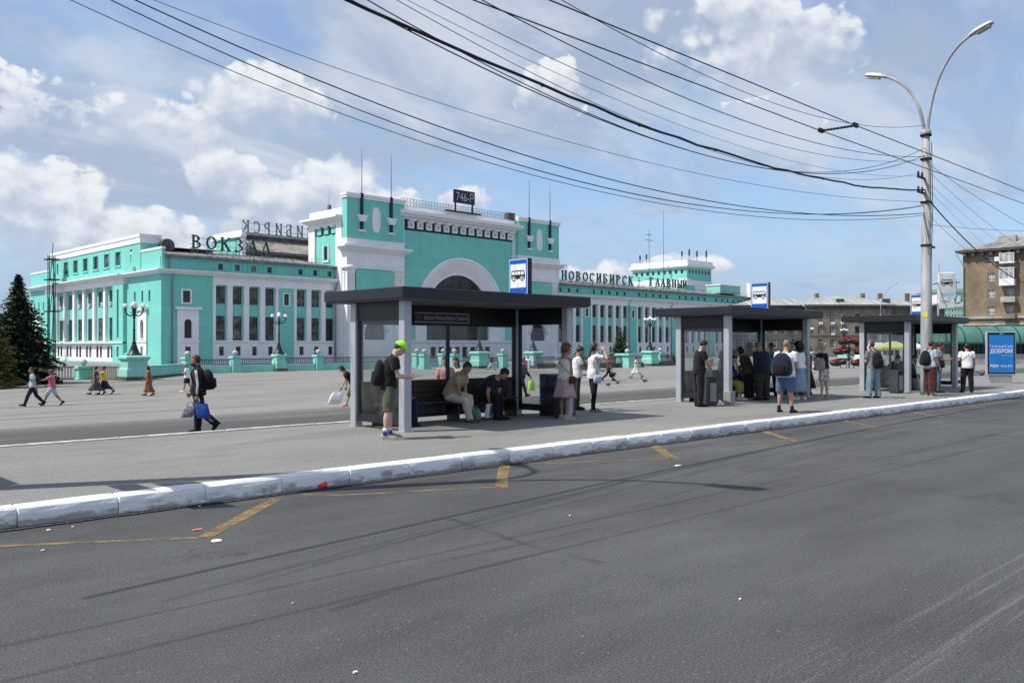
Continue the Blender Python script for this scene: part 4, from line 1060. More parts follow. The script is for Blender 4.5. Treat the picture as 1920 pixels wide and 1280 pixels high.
    if route:
        q = part('name_strip', lambda b: (b.box(0, -.012, 0, WS, 0, .23, 0), b.box(.008, -.016, .205, WS-.008, -.0125, .222, 1), b.box(.008, -.016, .008, WS-.008, -.0125, .025, 1), b.box(WS-.025, -.016, .026, WS-.008, -.0125, .204, 1),
                 b.box(.05, -.016, .05, .17, -.0125, .18, 2)), ['panel_dark', 'lettering_light', 'panel_grey'], t, (on_v(775, 15.0) - 10.32, Dp-.065, 2.14))
        lettering('Вокзал Новосибирск-Главный', .13, 'lettering_light', q, (.27, -.014, .075), (rad(90), 0, 0), width=on_v(869, 15.0)-on_v(788, 15.0), depth=.002)
    else: part('name_plate', lambda b: (b.box(0, -.012, 0, .19, 0, .22, 1), b.box(.012, -.014, .012, .178, -.0125, .208, 0)), ['panel_dark', 'lettering_light'], t, (.15, Dp-.065, 2.16))
    if sticker:
        b = part('sticker', lambda b: (b.box(0, -.003, 0, .12, 0, .26), b.box(.015, -.004, .17, .105, -.0031, .23, 1), b.box(.02, -.004, .05, .1, -.0031, .07, 1), b.box(.02, -.004, .1, .1, -.0031, .12, 1)), ['sticker_yellow', 'sign_black'], t, None)
        b.location = (-p/2-.001, Dp+.06, 1.55); b.rotation_euler = (0, 0, rad(-90))
    return t
S1 = (10.32, 13.42); S2 = (21.75, 13.45); S3 = (31.85, 12.42)
shelter(*S1, 'nearest grey bus shelter with lettered name strip under its dark flat roof', True, False, on_v(990, S1[1]-.22) - S1[0])
shelter(*S2, 'middle bus shelter with a yellow sticker, crowded with waiting people', False, True, on_v(1441, S2[1]-.22) - S2[0])
shelter(*S3, 'smallest-looking bus shelter behind the tall lamp post, yellow sticker on it', False, True, on_v(1738, S3[1]-.22) - S3[0])
# a fourth shelter stands before these, beyond the edge of the photograph; its roof shades the pavement
s0 = shelter(-3.6, 12.75, 'grey bus shelter before the others whose roof corner shades the pavement', True, False)
# skirting box at the foot of the second shelter's front post
b = M(); b.bbox(-.13, -.12, 0, .13, .12, .37, .01); tag(b.build('post_box', 'bin_panel', None, (S2[0]-.06, S2[1]-.08, PZ)), 'grey metal box boxed round the foot of the middle shelter post', 'post box')

def bin_(u, v, label, rot=0.0):
    t = thing('litter_bin', label, 'litter bin', (u, v, PZ), rot, 'litter bins at the bus shelters')
    k = 'bin'
    if k not in SH:
        b = M(); b.box(-.19, -.17, .04, .19, .17, .76); b.box(-.2, -.18, .761, .2, .18, .80); SH['bin_body'] = b.mesh('body', 'bin_dark')
        b = M(); b.box(-.12, -.182, .12, .12, -.171, .62); SH['bin_panel'] = b.mesh('front_panel', 'bin_panel')
        b = M(); b.box(-.1, -.184, .65, .1, -.171, .74); SH['bin_slot'] = b.mesh('slot', 'sign_black')
        b = M(); b.box(-.17, -.15, 0, .17, .15, .039); SH['bin_foot'] = b.mesh('foot', 'sign_black'); SH[k] = 1
    for n in ('bin_body', 'bin_panel', 'bin_slot', 'bin_foot'): obj(SH[n].name.split('.')[0], SH[n], t)
    return t
def pv(px, py): return (*at(px, py, PZ), PZ)
u, v, _ = pv(1082, 783); bin_(u-.12, v+.28, 'dark litter bin behind the woman in the pink patterned skirt', rad(-8))
u, v, _ = pv(1334, 760); bin_(u, v+.1, 'dark litter bin beside the man in black with a phone', rad(-10))
u, v, _ = pv(1686, 737); bin_(u, v+.1, 'dark litter bin by the shelter behind the tall lamp post', rad(-10))
# steel drum at the end of the first shelter
t = thing('steel_drum', 'big dark blue ribbed drum beyond the nearest shelter end glass', 'drum', (15.32, 14.25, PZ))
b = M(); pr = [(.29, 0)]
for z in (.0, .32, .64, .95): pr += [(.29, z+.02), (.305, z+.035), (.305, z+.05), (.29, z+.065)] if z not in (0, .95) else [(.30, z+.001), (.30, z+.02)]
b.lathe(pr + [(.275, .972), (.27, .94)], 24); b.build('barrel_body', 'drum_blue', t)
b = M(); b.lathe([(.27, .93), (.02, .935)], 20); b.build('lid', 'drum_blue', t)

# ================================================================ LAMP POSTS
def lamp_post(u, v, label):
    t = thing('lamp_post', label, 'lamp post', (u, v, PZ), 0, 'tall lamp posts on the kerb side')
    if 'lp' not in SH:
        SH['lp'] = 1
        b = M(); n = 10
        b.tube([(0, 0, 0), (0, 0, .5), (0, 0, 8.75)], [.20, .195, .122], n, smooth=True); b.tube([(0, 0, 8.7), (0, 0, 8.9)], [.17, .17], n); SH['pole'] = b.mesh('pole', 'pole_grey')
        for nm, s, reach, top in (('arm_road', -1, 1.45, 11.75), ('arm_square', 1, 1.40, 11.0)):
            b = M(); pts = []
            z0 = 8.2; off = .06*s
            pts.append((0, off, z0)); 
            for i in range(15):
                q = i/14; a = q*rad(62)
                pts.append((0, off + s*(reach-.06)*(.18*q + .82*(1-math.cos(q*1.25))/(1-math.cos(1.25))), 8.9 + (top-8.9)*math.sin(q*1.35)/math.sin(1.35)))
            b.tube(pts, [.055]*6 + [.046]*(len(pts)-6), 8); SH[nm] = (b.mesh('arm', 'pole_grey'), pts[-1], pts[-2])
        b = M()
        prof = [(-.08, .07, .05), (.0, .11, .09), (.16, .15, .12), (.44, .16, .125), (.62, .135, .10), (.69, .08, .05)]
        b.loft([[(w*math.cos(a), y, h*math.sin(a)*(1.0 if math.sin(a) > 0 else .35)) for a in [2*math.pi*i/12 for i in range(12)]] for y, w, h in prof]); SH['head'] = b.mesh('lamp_head', 'lamp_shell')
        b = M(); b.box(-.11, .15, -.085, .11, .58, -.04); SH['lens'] = b.mesh('lens', 'lamp_lens')
        b = M()
        for z in (8.7, 7.9, 6.45, 5.0): b.tube([(0, 0, z), (0, 0, z+.05)], [.185, .185], 10)
        for z in (7.25, 6.75):
            b.box(-.72, -.03, z-.03, .2, .03, z+.03)
            for x in (-.66, -.34): b.tube([(x, 0, z), (x, 0, z+.18)], .035, 6)
        b.box(.1, -.03, 4.98, .75, .03, 5.04); SH['brk'] = b.mesh('bracket', 'cable')
        b = M(); rr = random.Random(4)
        for k in range(5): b.tube([(.17+.01*k, -.12+.05*k, 8.5-.3*k), (.2+rr.uniform(-.02, .03), -.15+.06*k, 6.4), (.22+rr.uniform(-.05, .05), -.1+.05*k, 4.4), (.2, -.1+.04*k, 2.6), (.21, -.1+.04*k, .3)], .012, 4, smooth=False)
        for k in range(4):
            c = (.3, .02*k, 6.0-.25*k); b.tube([(c[0]+.22*math.cos(a*.5), c[1], c[2]+.26*math.sin(a*.5)) for a in range(14)], .008, 4, smooth=False)
        SH['pw'] = b.mesh('loose_wiring', 'cable')
        b = M(); b.lathe([(.215, 1.35), (.215, 1.72)], 10); 
        SH['poster'] = b.mesh('poster_scrap', 'litter_white')
    obj('pole', SH['pole'], t)
    for nm, s in (('arm_road', -1), ('arm_square', 1)):
        me, p, p2 = SH[nm]; a = obj('arm', me, t)
        h = obj('lamp_head', SH['head'], a, p); d = Vector(p) - Vector(p2)
        h.rotation_euler = (math.atan2(d.z, abs(d.y))*.8, 0, 0 if s > 0 else math.pi)
        obj('lens', SH['lens'], h)
    if u > 10: tag(obj('bracket', SH['brk'], t), kind='stuff')
    obj('loose_wiring', SH['pw'], t)
    return t
LPV = 11.35; LPU = on_v(1737, LPV)
lamp_post(LPU, LPV, 'tall grey double-armed lamp post carrying many cables, on the pavement')
lamp_post(2.4, 11.6, 'tall double-armed lamp post before the photo edge, throwing its shadow on the kerb')
# two direction plates strapped to the pole that stands before the photo edge
for k, (z, w, h) in enumerate(((2.25, .62, .42), (2.95, .75, .62))):
    b = M(); b.bbox(-.02, -w, 0, .02, 0, h, .006, 0); b.box(-.024, -w+.04, .04, -.0205, -.04, h-.04, 1)
    tag(b.build('route_plate', ['steel_post', 'sign_white'], None, (2.4, 11.38, PZ + z)), ('lower' if k == 0 else 'upper') + ' plate strapped to the lamp post before the photo edge', 'route plate')
# yellow notice and torn papers on the pole
b = M(); b.box(-.07, -.004, 0, .07, 0, .2); o = b.build('notice', 'sticker_yellow', None, (LPU-.17, LPV-.03, PZ+2.6)); o.rotation_euler = (0, 0, rad(-75)); tag(o, 'yellow paper notice pasted on the tall lamp post', 'notice')

# ================================================================ OVERHEAD WIRES
def pole_pt(py, side=0.0):
    X = LPU*CU.x - LPV*CU.y; Y = LPU*CU.y + LPV*CU.x
    return Vector((LPU + side, LPV, CAMZ + (HY - py)*Y/F))
def wire(label, p0, d0, pm, end, r, m='cable', beads=False, name='cable', ext=1.5):
    """p0 pixel+depth where it enters the frame, pm pixel of a middle point, end a point in space; hangs as a parabola"""
    a = Vector((*cast(p0[0], d0), CAMZ + (HY - p0[1])*d0/F)); e = Vector(end)
    # parameter of the middle point in plan
    lo, hi = 0.0, 1.0
    def px(q): u, v = a.x + (e.x-a.x)*q, a.y + (e.y-a.y)*q; X = u*CU.x - v*CU.y; Y = u*CU.y + v*CU.x; return 960 + F*X/Y, Y
    for _ in range(40):
        q = (lo+hi)/2
        if px(q)[0] < pm[0]: lo = q
        else: hi = q
    Y = px(q)[1]; zm = CAMZ + (HY - pm[1])*Y/F
    def z(t): return a.z*(t-q)*(t-1)/(q) + zm*t*(t-1)/(q*(q-1)) + e.z*t*(t-q)/(1-q)
    t0 = -ext*.25; n = 46; pts = []
    for i in range(n+1):
        t = t0 + (1-t0)*i/n; pts.append((a.x + (e.x-a.x)*t, a.y + (e.y-a.y)*t, z(t)))
    b = M()
    if beads:
        rr = random.Random(3); pts = [(x + rr.uniform(-.01, .01), y + rr.uniform(-.01, .01), zz + rr.uniform(-.018, .018)) for x, y, zz in pts]
    r *= .72; b.tube(pts, r, 5)
    if beads:
        for i in range(2, n, 4): p = Vector(pts[i]); b.tube([p - Vector((.03, 0, .005)), p + Vector((.03, 0, -.01))], r*1.12, 5)
    o = b.build(name, m); return tag(o, label, 'cable', 'cables strung to the tall lamp post')
wire('lowest thin cable passing over the portal to the tall lamp post', (133, 0), 17, (780, 262), pole_pt(403), .012)
wire('cable second from the lowest, crossing the sky to the tall lamp post', (208, 0), 16.5, (960, 305), pole_pt(385), .016)
wire('faint cable twisted with the second lowest over the station', (204, -2), 16.2, (900, 287), pole_pt(383), .008, 'cable_grey')
wire('thick black cable passing above the number board to the lamp post', (254, 0), 16, (960, 283), pole_pt(399), .018)
wire('thin cable ending at the lamp post just below the sagging thick one', (290, 0), 15.5, (960, 235), pole_pt(378), .009, 'cable_grey')
wire('thickest sagging black cable bundle, knotted, entering at the lamp post', (655, 0), 11.5, (1200, 232), pole_pt(356), .035, beads=True)
wire('black cable hanging close under the thickest bundle', (652, -4), 11.3, (940, 143), pole_pt(290), .014)
wire('cable lashed above the thickest bundle with little clips', (690, 0), 11.6, (1000, 165), pole_pt(276), .012)
wire('fine cable above the thickest bundle, ending at the upper bracket', (745, 0), 12, (1180, 222), pole_pt(329, -.6), .008, 'cable_grey')
wire('fine pale cable ending at the lower bracket of the lamp post', (765, 0), 12.4, (1100, 162), pole_pt(331, -.3), .006, 'cable_grey')
wire('thin cable halfway between thickest bundle and trolley wires', (815, 0), 12.8, (1200, 182), pole_pt(305, -.6), .009)
wire('kinked cable passing right of the portal masts', (905, 0), 13.2, (1200, 146), pole_pt(293), .013)
wire('thin cable ending highest on the lamp post at the arm fork', (1055, 0), 14, (1300, 130), pole_pt(234), .010)
# trolley wires, tensioned straight along the street, with one spacer bar
tv = []
for px_, py_, lab in ((1540, 245, 'left taut trolley wire running above the road past the spacer bar'), (1605, 235, 'right taut trolley wire running above the road past the spacer bar')):
    z = 6.0; Y = (z - CAMZ)*F/(HY - py_); u, v = W((px_-960)/F*Y, Y); tv.append((u, v, z))
    b = M(); b.tube([(x, v, z + .25*math.cos((x-u)*.11)*0 + .05*abs(math.sin((x-u)*math.pi/29))) for x in range(-40, 160, 4)], .0095, 5); tag(b.build('trolley_wire', 'cable'), lab, 'trolley wire', 'trolley wires above the road')
t = thing('spacer_bar', 'black insulated spacer bar clamped between the two trolley wires', 'spacer bar', (0, 0, 0))
a, e = Vector(tv[0]), Vector(tv[1])
b = M(); b.tube([a, e], .02, 6)
for k in range(9): p = a.lerp(e, .12 + k*.095); b.tube([p - (e-a)*.012, p + (e-a)*.012], .028, 6)
b.build('insulator', 'cable', t)
for p in (a, e): b = M(); b.bbox(-.09, -.025, -.03, .09, .025, .05, .01); b.build('clamp', 'cable', t, p)
# span wires leaving the lamp post on the other side
def span(label, e, py, sag, r, m='cable', side=.15):
    a = pole_pt(py, side); e = Vector(e); b = M()
    b.tube([tuple(a.lerp(e, i/20) - Vector((0, 0, sag*4*(i/20)*(1-i/20)))) for i in range(21)], r*.75, 5)
    tag(b.build('cable', m), label, 'cable', 'cables leaving the lamp post on its far side')
def far(px, py, Y): return cast(px, Y, py)
for px_, py_, Y, q, sag, r, lab in [(2050, 480, 38, 305, .3, .010, 'topmost cable leaving the lamp post towards the brown building'), (1990, 500, 42, 318, .4, .008, 'second cable from the top leaving the lamp post rightwards'),
        (1960, 540, 50, 372, .7, .030, 'thickest cable sagging from the lamp post across the brown building roof'), (2000, 520, 60, 340, .6, .006, 'fine cable third from the top right of the lamp post'), (1990, 545, 60, 352, .7, .006, 'fine cable fourth from the top right of the lamp post'),
        (1980, 570, 55, 400, .6, .008, 'lowest slanting cable right of the lamp post'), (1985, 432, 46, 420, .1, .010, 'nearly level cable from the lamp post bracket to the right')]:
    span(lab, far(px_, py_, Y), q, sag, r, 'cable' if r > .007 else 'cable_grey')

# ================================================================ OLD STOP SIGN, ADVERT
v = 13.4; u = on_v(1759, v)
t = thing('old_stop_sign', 'faded bus stop sign with a white plate below, on a thin leaning post', 'stop sign', (u, v, PZ))
k = (u*CU.y + v*CU.x)/F
b = M(); b.tube([(0, 0, 0), (.02, 0, 2.5), (.05, 0, 5.0)], .045, 8); b.build('post', 'pole_grey', t)
RZ = rad(-44)
b = M(); b.bbox(-.02, -.035, 0, .66, .03, 1.02, .02, 0); bus_picto(b, .31, .52, .46, -.037); b.box(.05, -.0375, .05, .60, -.0355, .2, 2)
mat('sign_pale_blue', (.30, .46, .62), .6, .3, 3, c2=(.5, .53, .55))
o = b.build('sign_plate', ['sign_faded', 'sign_black', 'sign_pale_blue'], t, (.02, -.05, 3.60)); o.rotation_euler = (0, rad(-2), RZ)
b = M(); b.bbox(-.02, -.03, 0, .62, .03, .40, .015, 0)
for i, q in enumerate((.3, .23)): b.box(.06+.05*i, -.0315, q, .5-.05*i, -.0305, q+.02, 1)
o = b.build('name_plate', ['sign_white', 'panel_grey'], t, (.02, -.05, 3.15)); o.rotation_euler = (0, rad(-5), RZ)
for z in (4.2, 3.35): b = M(); b.tube([(-.5, .02, z-.08), (.05, 0, z), (.62, -.62, z+.03)], .02, 5); b.build('bracket', 'cable', t)

u, v = at(1875, 718, PZ)
t = thing('advert_stand', 'lit blue poster in a grey frame standing on the pavement', 'advertising stand', (u, v, PZ), rad(-44.5))
b = M(); b.bbox(-.65, -.1, .36, .65, .03, 2.27, .02); b.build('case', 'steel_post', t)
b = M(); b.box(-.49, -.08, 0, .49, .01, .359); b.build('foot', 'concrete_pale', t)
b = M(); b.box(-.60, -.108, .42, .60, -.1005, 2.235); b.build('border', 'sign_black', t)
b = M(); b.box(-.545, -.113, .475, .545, -.1085, 2.13); po = b.build('poster', 'ad_blue', t)
for s, sz, x, z, w, bo in [('Побеждай зло', .15, -.5, 1.58, .98, 0), ('ДОБРОМ', .24, -.5, 1.34, .98, .006), ('Великим только', .05, .02, 1.21, .46, 0), ('ВЕРА', .16, -.5, .70, .40, .006), ('94.6 FM', .16, -.04, .70, .50, 0)]:
    lettering(s, sz, 'sign_white', po, (x, -.1155, z), (rad(90), 0, 0), width=w, depth=.0015, bold=bo)
b = M(); b.box(-.07, -.111, 2.17, .07, -.1085, 2.2); b.build('maker_plate', 'lettering_light', t)

# litter on the road
def litter(name, label, px, py, z, mk_, m, rot=0.0):
    u, v = at(px, py, 0); o = mk_.build(name, m, None, (u, v, z)); o.rotation_euler = (0, 0, rot); tag(o, label, 'litter', 'litter on the road')
def scrap(w, d, seed):
    rr = random.Random(seed); b = M(); n = 8
    ring = [(w*math.cos(i*2*math.pi/n)*rr.uniform(.6, 1), d*math.sin(i*2*math.pi/n)*rr.uniform(.6, 1)) for i in range(n)]
    b.loft([[(x, y, rr.uniform(0, .002)) for x, y in ring], [(x*.95, y*.95, rr.uniform(.003, .014)) for x, y in ring]]); return b
cup = M(); cup.tube([(-.06, 0, .035), (.07, 0, .045)], [.028, .042], 12); litter('paper_cup', 'red paper cup lying against the kerb', 604, 916, .003, cup, 'cup_red', .5)
litter('paper_scrap', 'pink paper scrap on the road near the yellow line corner', 371, 993, .004, scrap(.075, .04, 1), 'litter_pink')
litter('paper_scrap', 'larger white paper scrap beside the yellow line corner', 406, 1014, .004, scrap(.06, .06, 2), 'litter_white')
litter('paper_scrap', 'flat white lid on the road right of the first zig-zag', 1271, 873, .004, scrap(.09, .06, 3), 'litter_white')
for px_, py_, s, lab in [(82, 1032, .035, 'tiny white scrap below the yellow line at the far left'), (138, 988, .03, 'tiny white scrap under the kerb, left of the others'), (375, 949, .03, 'tiny white scrap against the kerb stones, middle'), (550, 1131, .02, 'tiny white crumb alone in the left road middle'),
        (667, 1261, .03, 'tiny white scrap at the bottom road middle'), (1387, 1124, .022, 'tiny white crumb alone in the right road middle'), (92, 994, .035, 'small white scrap under the second kerb stone'), (1068, 967, .02, 'tiny white crumb right of the orange bar'), (1806, 757, .06, 'white scrap by the kerb near the advertising stand')]:
    litter('paper_scrap', lab, px_, py_, .004, scrap(s*.7, s*.5, px_), 'litter_white')
# ================================================================ BALUSTRADES AND SQUARE LAMPS
def pedestal(u, v, label, w=1.1, h=1.0, ball=True, group='balustrade posts with stone balls', rot=0.0, base=.5, z=None):
    z = gz(u, v) if z is None else z
    t = thing('balustrade_post', label, 'balustrade post', (u, v, z - .05), rot, group)
    k = ('ped', w, h, ball, base)
    if k not in SH:
        b = M(); q = w/2
        b.box(-q, -q, 0, q, q, base); b.bbox(-q*.82, -q*.82, base, q*.82, q*.82, base+h, .03); b.box(-q*.98, -q*.98, base+h, q*.98, q*.98, base+h+.16); b.box(-q*.86, -q*.86, base+h+.161, q*.86, q*.86, base+h+.24)
        SH[k] = b.mesh('post', 'turquoise_pale')
        b = M(); b.lathe([(.16, 0), (.10, .06), (.12, .08), (.24, .15), (.30, .27), (.29, .38), (.2, .5), (.05, .56)], 12); SH[k+('b',)] = b.mesh('stone_ball', 'ball_grey')
    obj('post', SH[k], t)
    if ball: obj('stone_ball', SH[k+('b',)], t, (0, 0, base+h+.24))
    return t
def fence(p, q, label, base_h=.62, h=.75, top=True, m='fence_metal', dense=.22, wall_m='turquoise_pale'):
    a, c = Vector((*p, gz(*p))), Vector((*q, gz(*q))); L = (c-a).length; ang = math.atan2(c.y-a.y, c.x-a.x)
    t = thing('balustrade', label, 'balustrade', a, ang, 'balustrade panels along the station terrace')
    b = M(); b.box(0, -.32, -.6, L, .32, base_h*.45); b.box(.002, -.24, base_h*.45, L-.002, .24, base_h)
    if wall_m: b.build('plinth', wall_m, t)
    n = int(L/dense); b = M()
    for i in range(1, n): x = L*i/n; b.box(x-.035, -.03, base_h+.1, x+.035, .03, base_h+h-.06)
    tag(b.build('baluster', m, t), kind='stuff')
    b = M(); b.box(0, -.06, base_h+h-.06, L, .06, base_h+h+.06); b.box(0, -.05, base_h+.04, L, .05, base_h+.1); b.build('handrail', m, t)
    return t
def square_lamp(u, v, z, label, s=1.0):
    t = thing('globe_lamp', label, 'globe lamp', (u, v, z), rad(-44.5), 'black lamp standards with white globes'); t.scale = (s, s, s)
    if 'gl' not in SH:
        SH['gl'] = 1
        b = M(); b.lathe([(.62, 0), (.6, .08), (.42, .18), (.34, .45), (.25, .62), (.26, .70), (.19, .8), (.15, 1.0), (.17, 1.05), (.10, 1.12), (.085, 2.0), (.12, 2.05), (.08, 2.12), (.07, 2.95), (.12, 3.02), (.10, 3.2), (.13, 3.3), (.07, 3.4), (.06, 3.95), (.12, 4.0)], 14); SH['gs'] = b.mesh('standard', 'black_iron')
        b = M(); pts = [(.05, 0, 3.35)] + [(.05 + .62*math.sin(a), 0, 3.62 - .5*math.cos(a)*(1) + .0) for a in (.4, .9, 1.3, 1.57)] + [(.67, 0, 3.72)]
        b.tube(pts, .05, 6); b.tube([(.1 + .18*math.cos(a), 0, 3.38 + .14*math.sin(a)) for a in [i*.7 for i in range(8)]], .03, 5); b.lathe([(.09, 3.70), (.13, 3.76), (.08, 3.8)], 8, 0, None, True, .67, 0); SH['ga'] = b.mesh('arm', 'black_iron')
        b = M(); b.ball((0, 0, 0), .2, 14, 9); SH['gg'] = b.mesh('globe', 'globe_white')
    obj('standard', SH['gs'], t); o = obj('globe', SH['gg'], t, (0, 0, 4.16))
    for k in range(4):
        a = obj('arm', SH['ga'], t, None, math.pi/2*k + .25); obj('globe', SH['gg'], a, (.67, 0, 3.98))
    return t
def big_pedestal(u, v, label, w=1.8, h=1.95, rot=0.0):
    z = gz(u, v); t = thing('lamp_pedestal', label, 'lamp pedestal', (u, v, z - .05), rot, 'turquoise lamp pedestals'); q = w/2
    b = M(); b.box(-q*1.12, -q*1.12, 0, q*1.12, q*1.12, .35, 1); b.loft([[(x*q*k, y*q*k, zz) for x, y in ((-1, -1), (1, -1), (1, 1), (-1, 1))] for k, zz in ((1.02, .351), (1.0, .9), (.88, 1.1), (.86, h-.35), (.95, h-.25), (1.05, h-.15), (1.05, h), (.8, h+.12))])
    b.build('pedestal', ['turquoise_pale', 'stone_dark'], t); return z - .05 + h + .12
# left low fence, lamp and stepped walls
PL = [(plaza_at(25, 713), 'stone-ball post at the far left edge of the low fence'), (plaza_at(157, 711), 'stone-ball post between the fire escape and the big lamp pedestal')]
for (u, v, z), lab in PL: pedestal(u, v, lab, 1.35, .82, True, base=.12)
u, v, z = plaza_at(257, 713); v += .6; zt = big_pedestal(u, v, 'tall turquoise pedestal under the leftmost globe lamp'); square_lamp(u, v, zt, 'leftmost black globe lamp standard, before the station side')
Pg = (u, v)
a, c = PL[0][0], PL[1][0]
def off(a, c, d0, d1): A_, C_ = Vector(a[:2]), Vector(c[:2]); d = (C_-A_).normalized(); return tuple(A_ + d*d0), tuple(C_ - d*d1)
fence((a[0]-9, a[1]+2), (a[0]-.7, a[1]+.1), 'dark low railing panel behind the dark spruce', .12, .95, wall_m='stone_dark')
fence(*off(a, c, .75, .75), 'dark low railing panel below the fire escape', .12, .95, wall_m='stone_dark')
fence(*off(c, (*Pg, 0), .75, 1.8), 'dark low railing panel left of the tall lamp pedestal', .12, .95, wall_m='stone_dark')
bu = [plaza_at(x, y) for x, y in ((352, 703), (441, 697.5), (523, 697), (597, 692.5), (668, 689))]
V_B = 82.0
xs = [on_v(p, V_B) for p in (352, 441, 523, 597, 668, 740)]
labs = ['stone-ball post just left of the man in the tracksuit', 'stone-ball post right of the tracksuit man', None, 'stone-ball post left of the nearest shelter', 'stone-ball post hidden by the nearest shelter post', 'stone-ball post seen through the nearest shelter side glass']
for x, lab in zip(xs, labs):
    if lab: pedestal(x, V_B, lab, 1.05, .92, True, base=.55)
zt = big_pedestal(xs[2], V_B, 'turquoise pedestal under the globe lamp before the left wing', 1.15, 1.75); square_lamp(xs[2], V_B, zt, 'globe lamp standard before the left wing colonnade', .98)
fl = ['right of the tracksuit man', 'left of the second globe lamp', 'right of the second globe lamp', 'ending at the nearest shelter', 'seen beside the nearest shelter glass']
for x0, x1, q in zip(xs, xs[1:], fl): fence((x0 + (.55 if x0 != xs[2] else .66), V_B), (x1 - (.55 if x1 != xs[2] else .66), V_B), 'turquoise balustrade with grey bars, ' + q, .72, .62)
# stepped parapet walls from the lamp pedestal back to the balustrade
b = M(); A_, C_ = Vector(Pg), Vector((xs[0], V_B)); L = (C_-A_).length; ang = math.atan2(C_.y-A_.y, C_.x-A_.x)
t = thing('parapet_wall', 'low turquoise parapet wall between tall lamp pedestal and balustrade', 'parapet wall', (*Pg, -.95), ang)
b.box(1.05, -.2, 0, L-.6, .2, 1.05); b.box(1.0, -.28, 1.05, L-.55, .28, 1.17); b.build('wall', 'turquoise_pale', t); b = M(); b.box(1.0, -.3, -.1, L-.55, -.205, .28); b.build('plinth', 'stone_dark', t)
pedestal(xs[0] - 3.6, V_B + 4.0, 'stone-ball post on the terrace behind the parapet wall', 1.3, 1.3, True, base=.6)
fence((Pg[0] + 1.5, Pg[1] + 5.5), (xs[0] - 4.3, V_B + 4.0), 'pale balustrade behind the parapet wall near the first globe lamp', .9, .6)
# terrace before the portal: posts and the two central lamp pedestals seen through the shelter glass
for px_, v_, lab in ((782, 84, 'leftmost post through the shelter rear glass'), (796, 77, 'second post through the shelter rear glass'), (831, 84, 'third post through the shelter rear glass, slim'), (852, 77, 'fourth post through the shelter rear glass'), (943, 76, 'last post through the shelter rear glass before its right frame')):
    pedestal(on_v(px_, v_), v_, 'turquoise stone-ball ' + lab, 1.1, 1.0, True, base=.5)
fence((on_v(782, 84)+.9, 84), (on_v(831, 84)-.9, 84), 'grey-railed balustrade through the left rear glass', .6, .7)
fence((on_v(855, 77.2)+.9, 77.2), (on_v(884, 77.2), 77.2), 'grey-railed balustrade left of the central lamp pedestal', .5, .8)
fence((on_v(913, 76.5), 76.5), (on_v(938, 76.5), 76.5), 'grey-railed balustrade right of the central lamp pedestal', .3, .9)
for px_, v_, lab in ((899, 75, 'on the square before the great arch'), (1000, 72, 'seen through the shelter end glass'), (1219, 69, 'right of the spruce on the square')):
    u = on_v(px_, v_); zt = big_pedestal(u, v_, 'broad turquoise lamp pedestal ' + lab, 1.65, 1.9); square_lamp(u, v_, zt, 'globe lamp standard ' + lab, 1.02)
# right: low dark-stone beds with grey rails
q = on_v(1176, 66); pedestal(q, 66, 'square turquoise corner post between spruce and the woman in white', 2.3, 1.0, True, base=.5)
for x0, x1, v_, lab in ((1046, 1110, 66.5, 'behind the woman raising her hand'), (1112, 1166, 66.2, 'in front of the spruce'), (1188, 1204, 66.2, 'between the corner post and the lamp pedestal'), (1236, 1262, 68.5, 'right of the lamp pedestal on the square'), (1004, 1040, 70, 'through the shelter end glass')):
    fence((on_v(x0, v_), v_), (on_v(x1, v_), v_), 'grey-railed balustrade on dark stone ' + lab, .55, .75, wall_m='stone_dark')
for px_, lab in ((1120, 'slim turquoise post left of the spruce'), (1238, 'slim turquoise post right of the lamp pedestal')):
    pedestal(on_v(px_, 73), 73, lab, 1.1, 1.1, True, base=.5)
for px_, v_, s, lab in ((1465+53, 118, 1.0, 'leftmost globe lamp before the grey building'), (1583, 120, 1.0, 'globe lamp behind the flower stand')):
    u = on_v(px_, v_*.62); square_lamp(u, v_*.62, gz(u, v_*.62) + 1.6, lab, 1.0); big_pedestal(u, v_*.62, 'turquoise pedestal of the ' + lab, 1.8, 1.55)

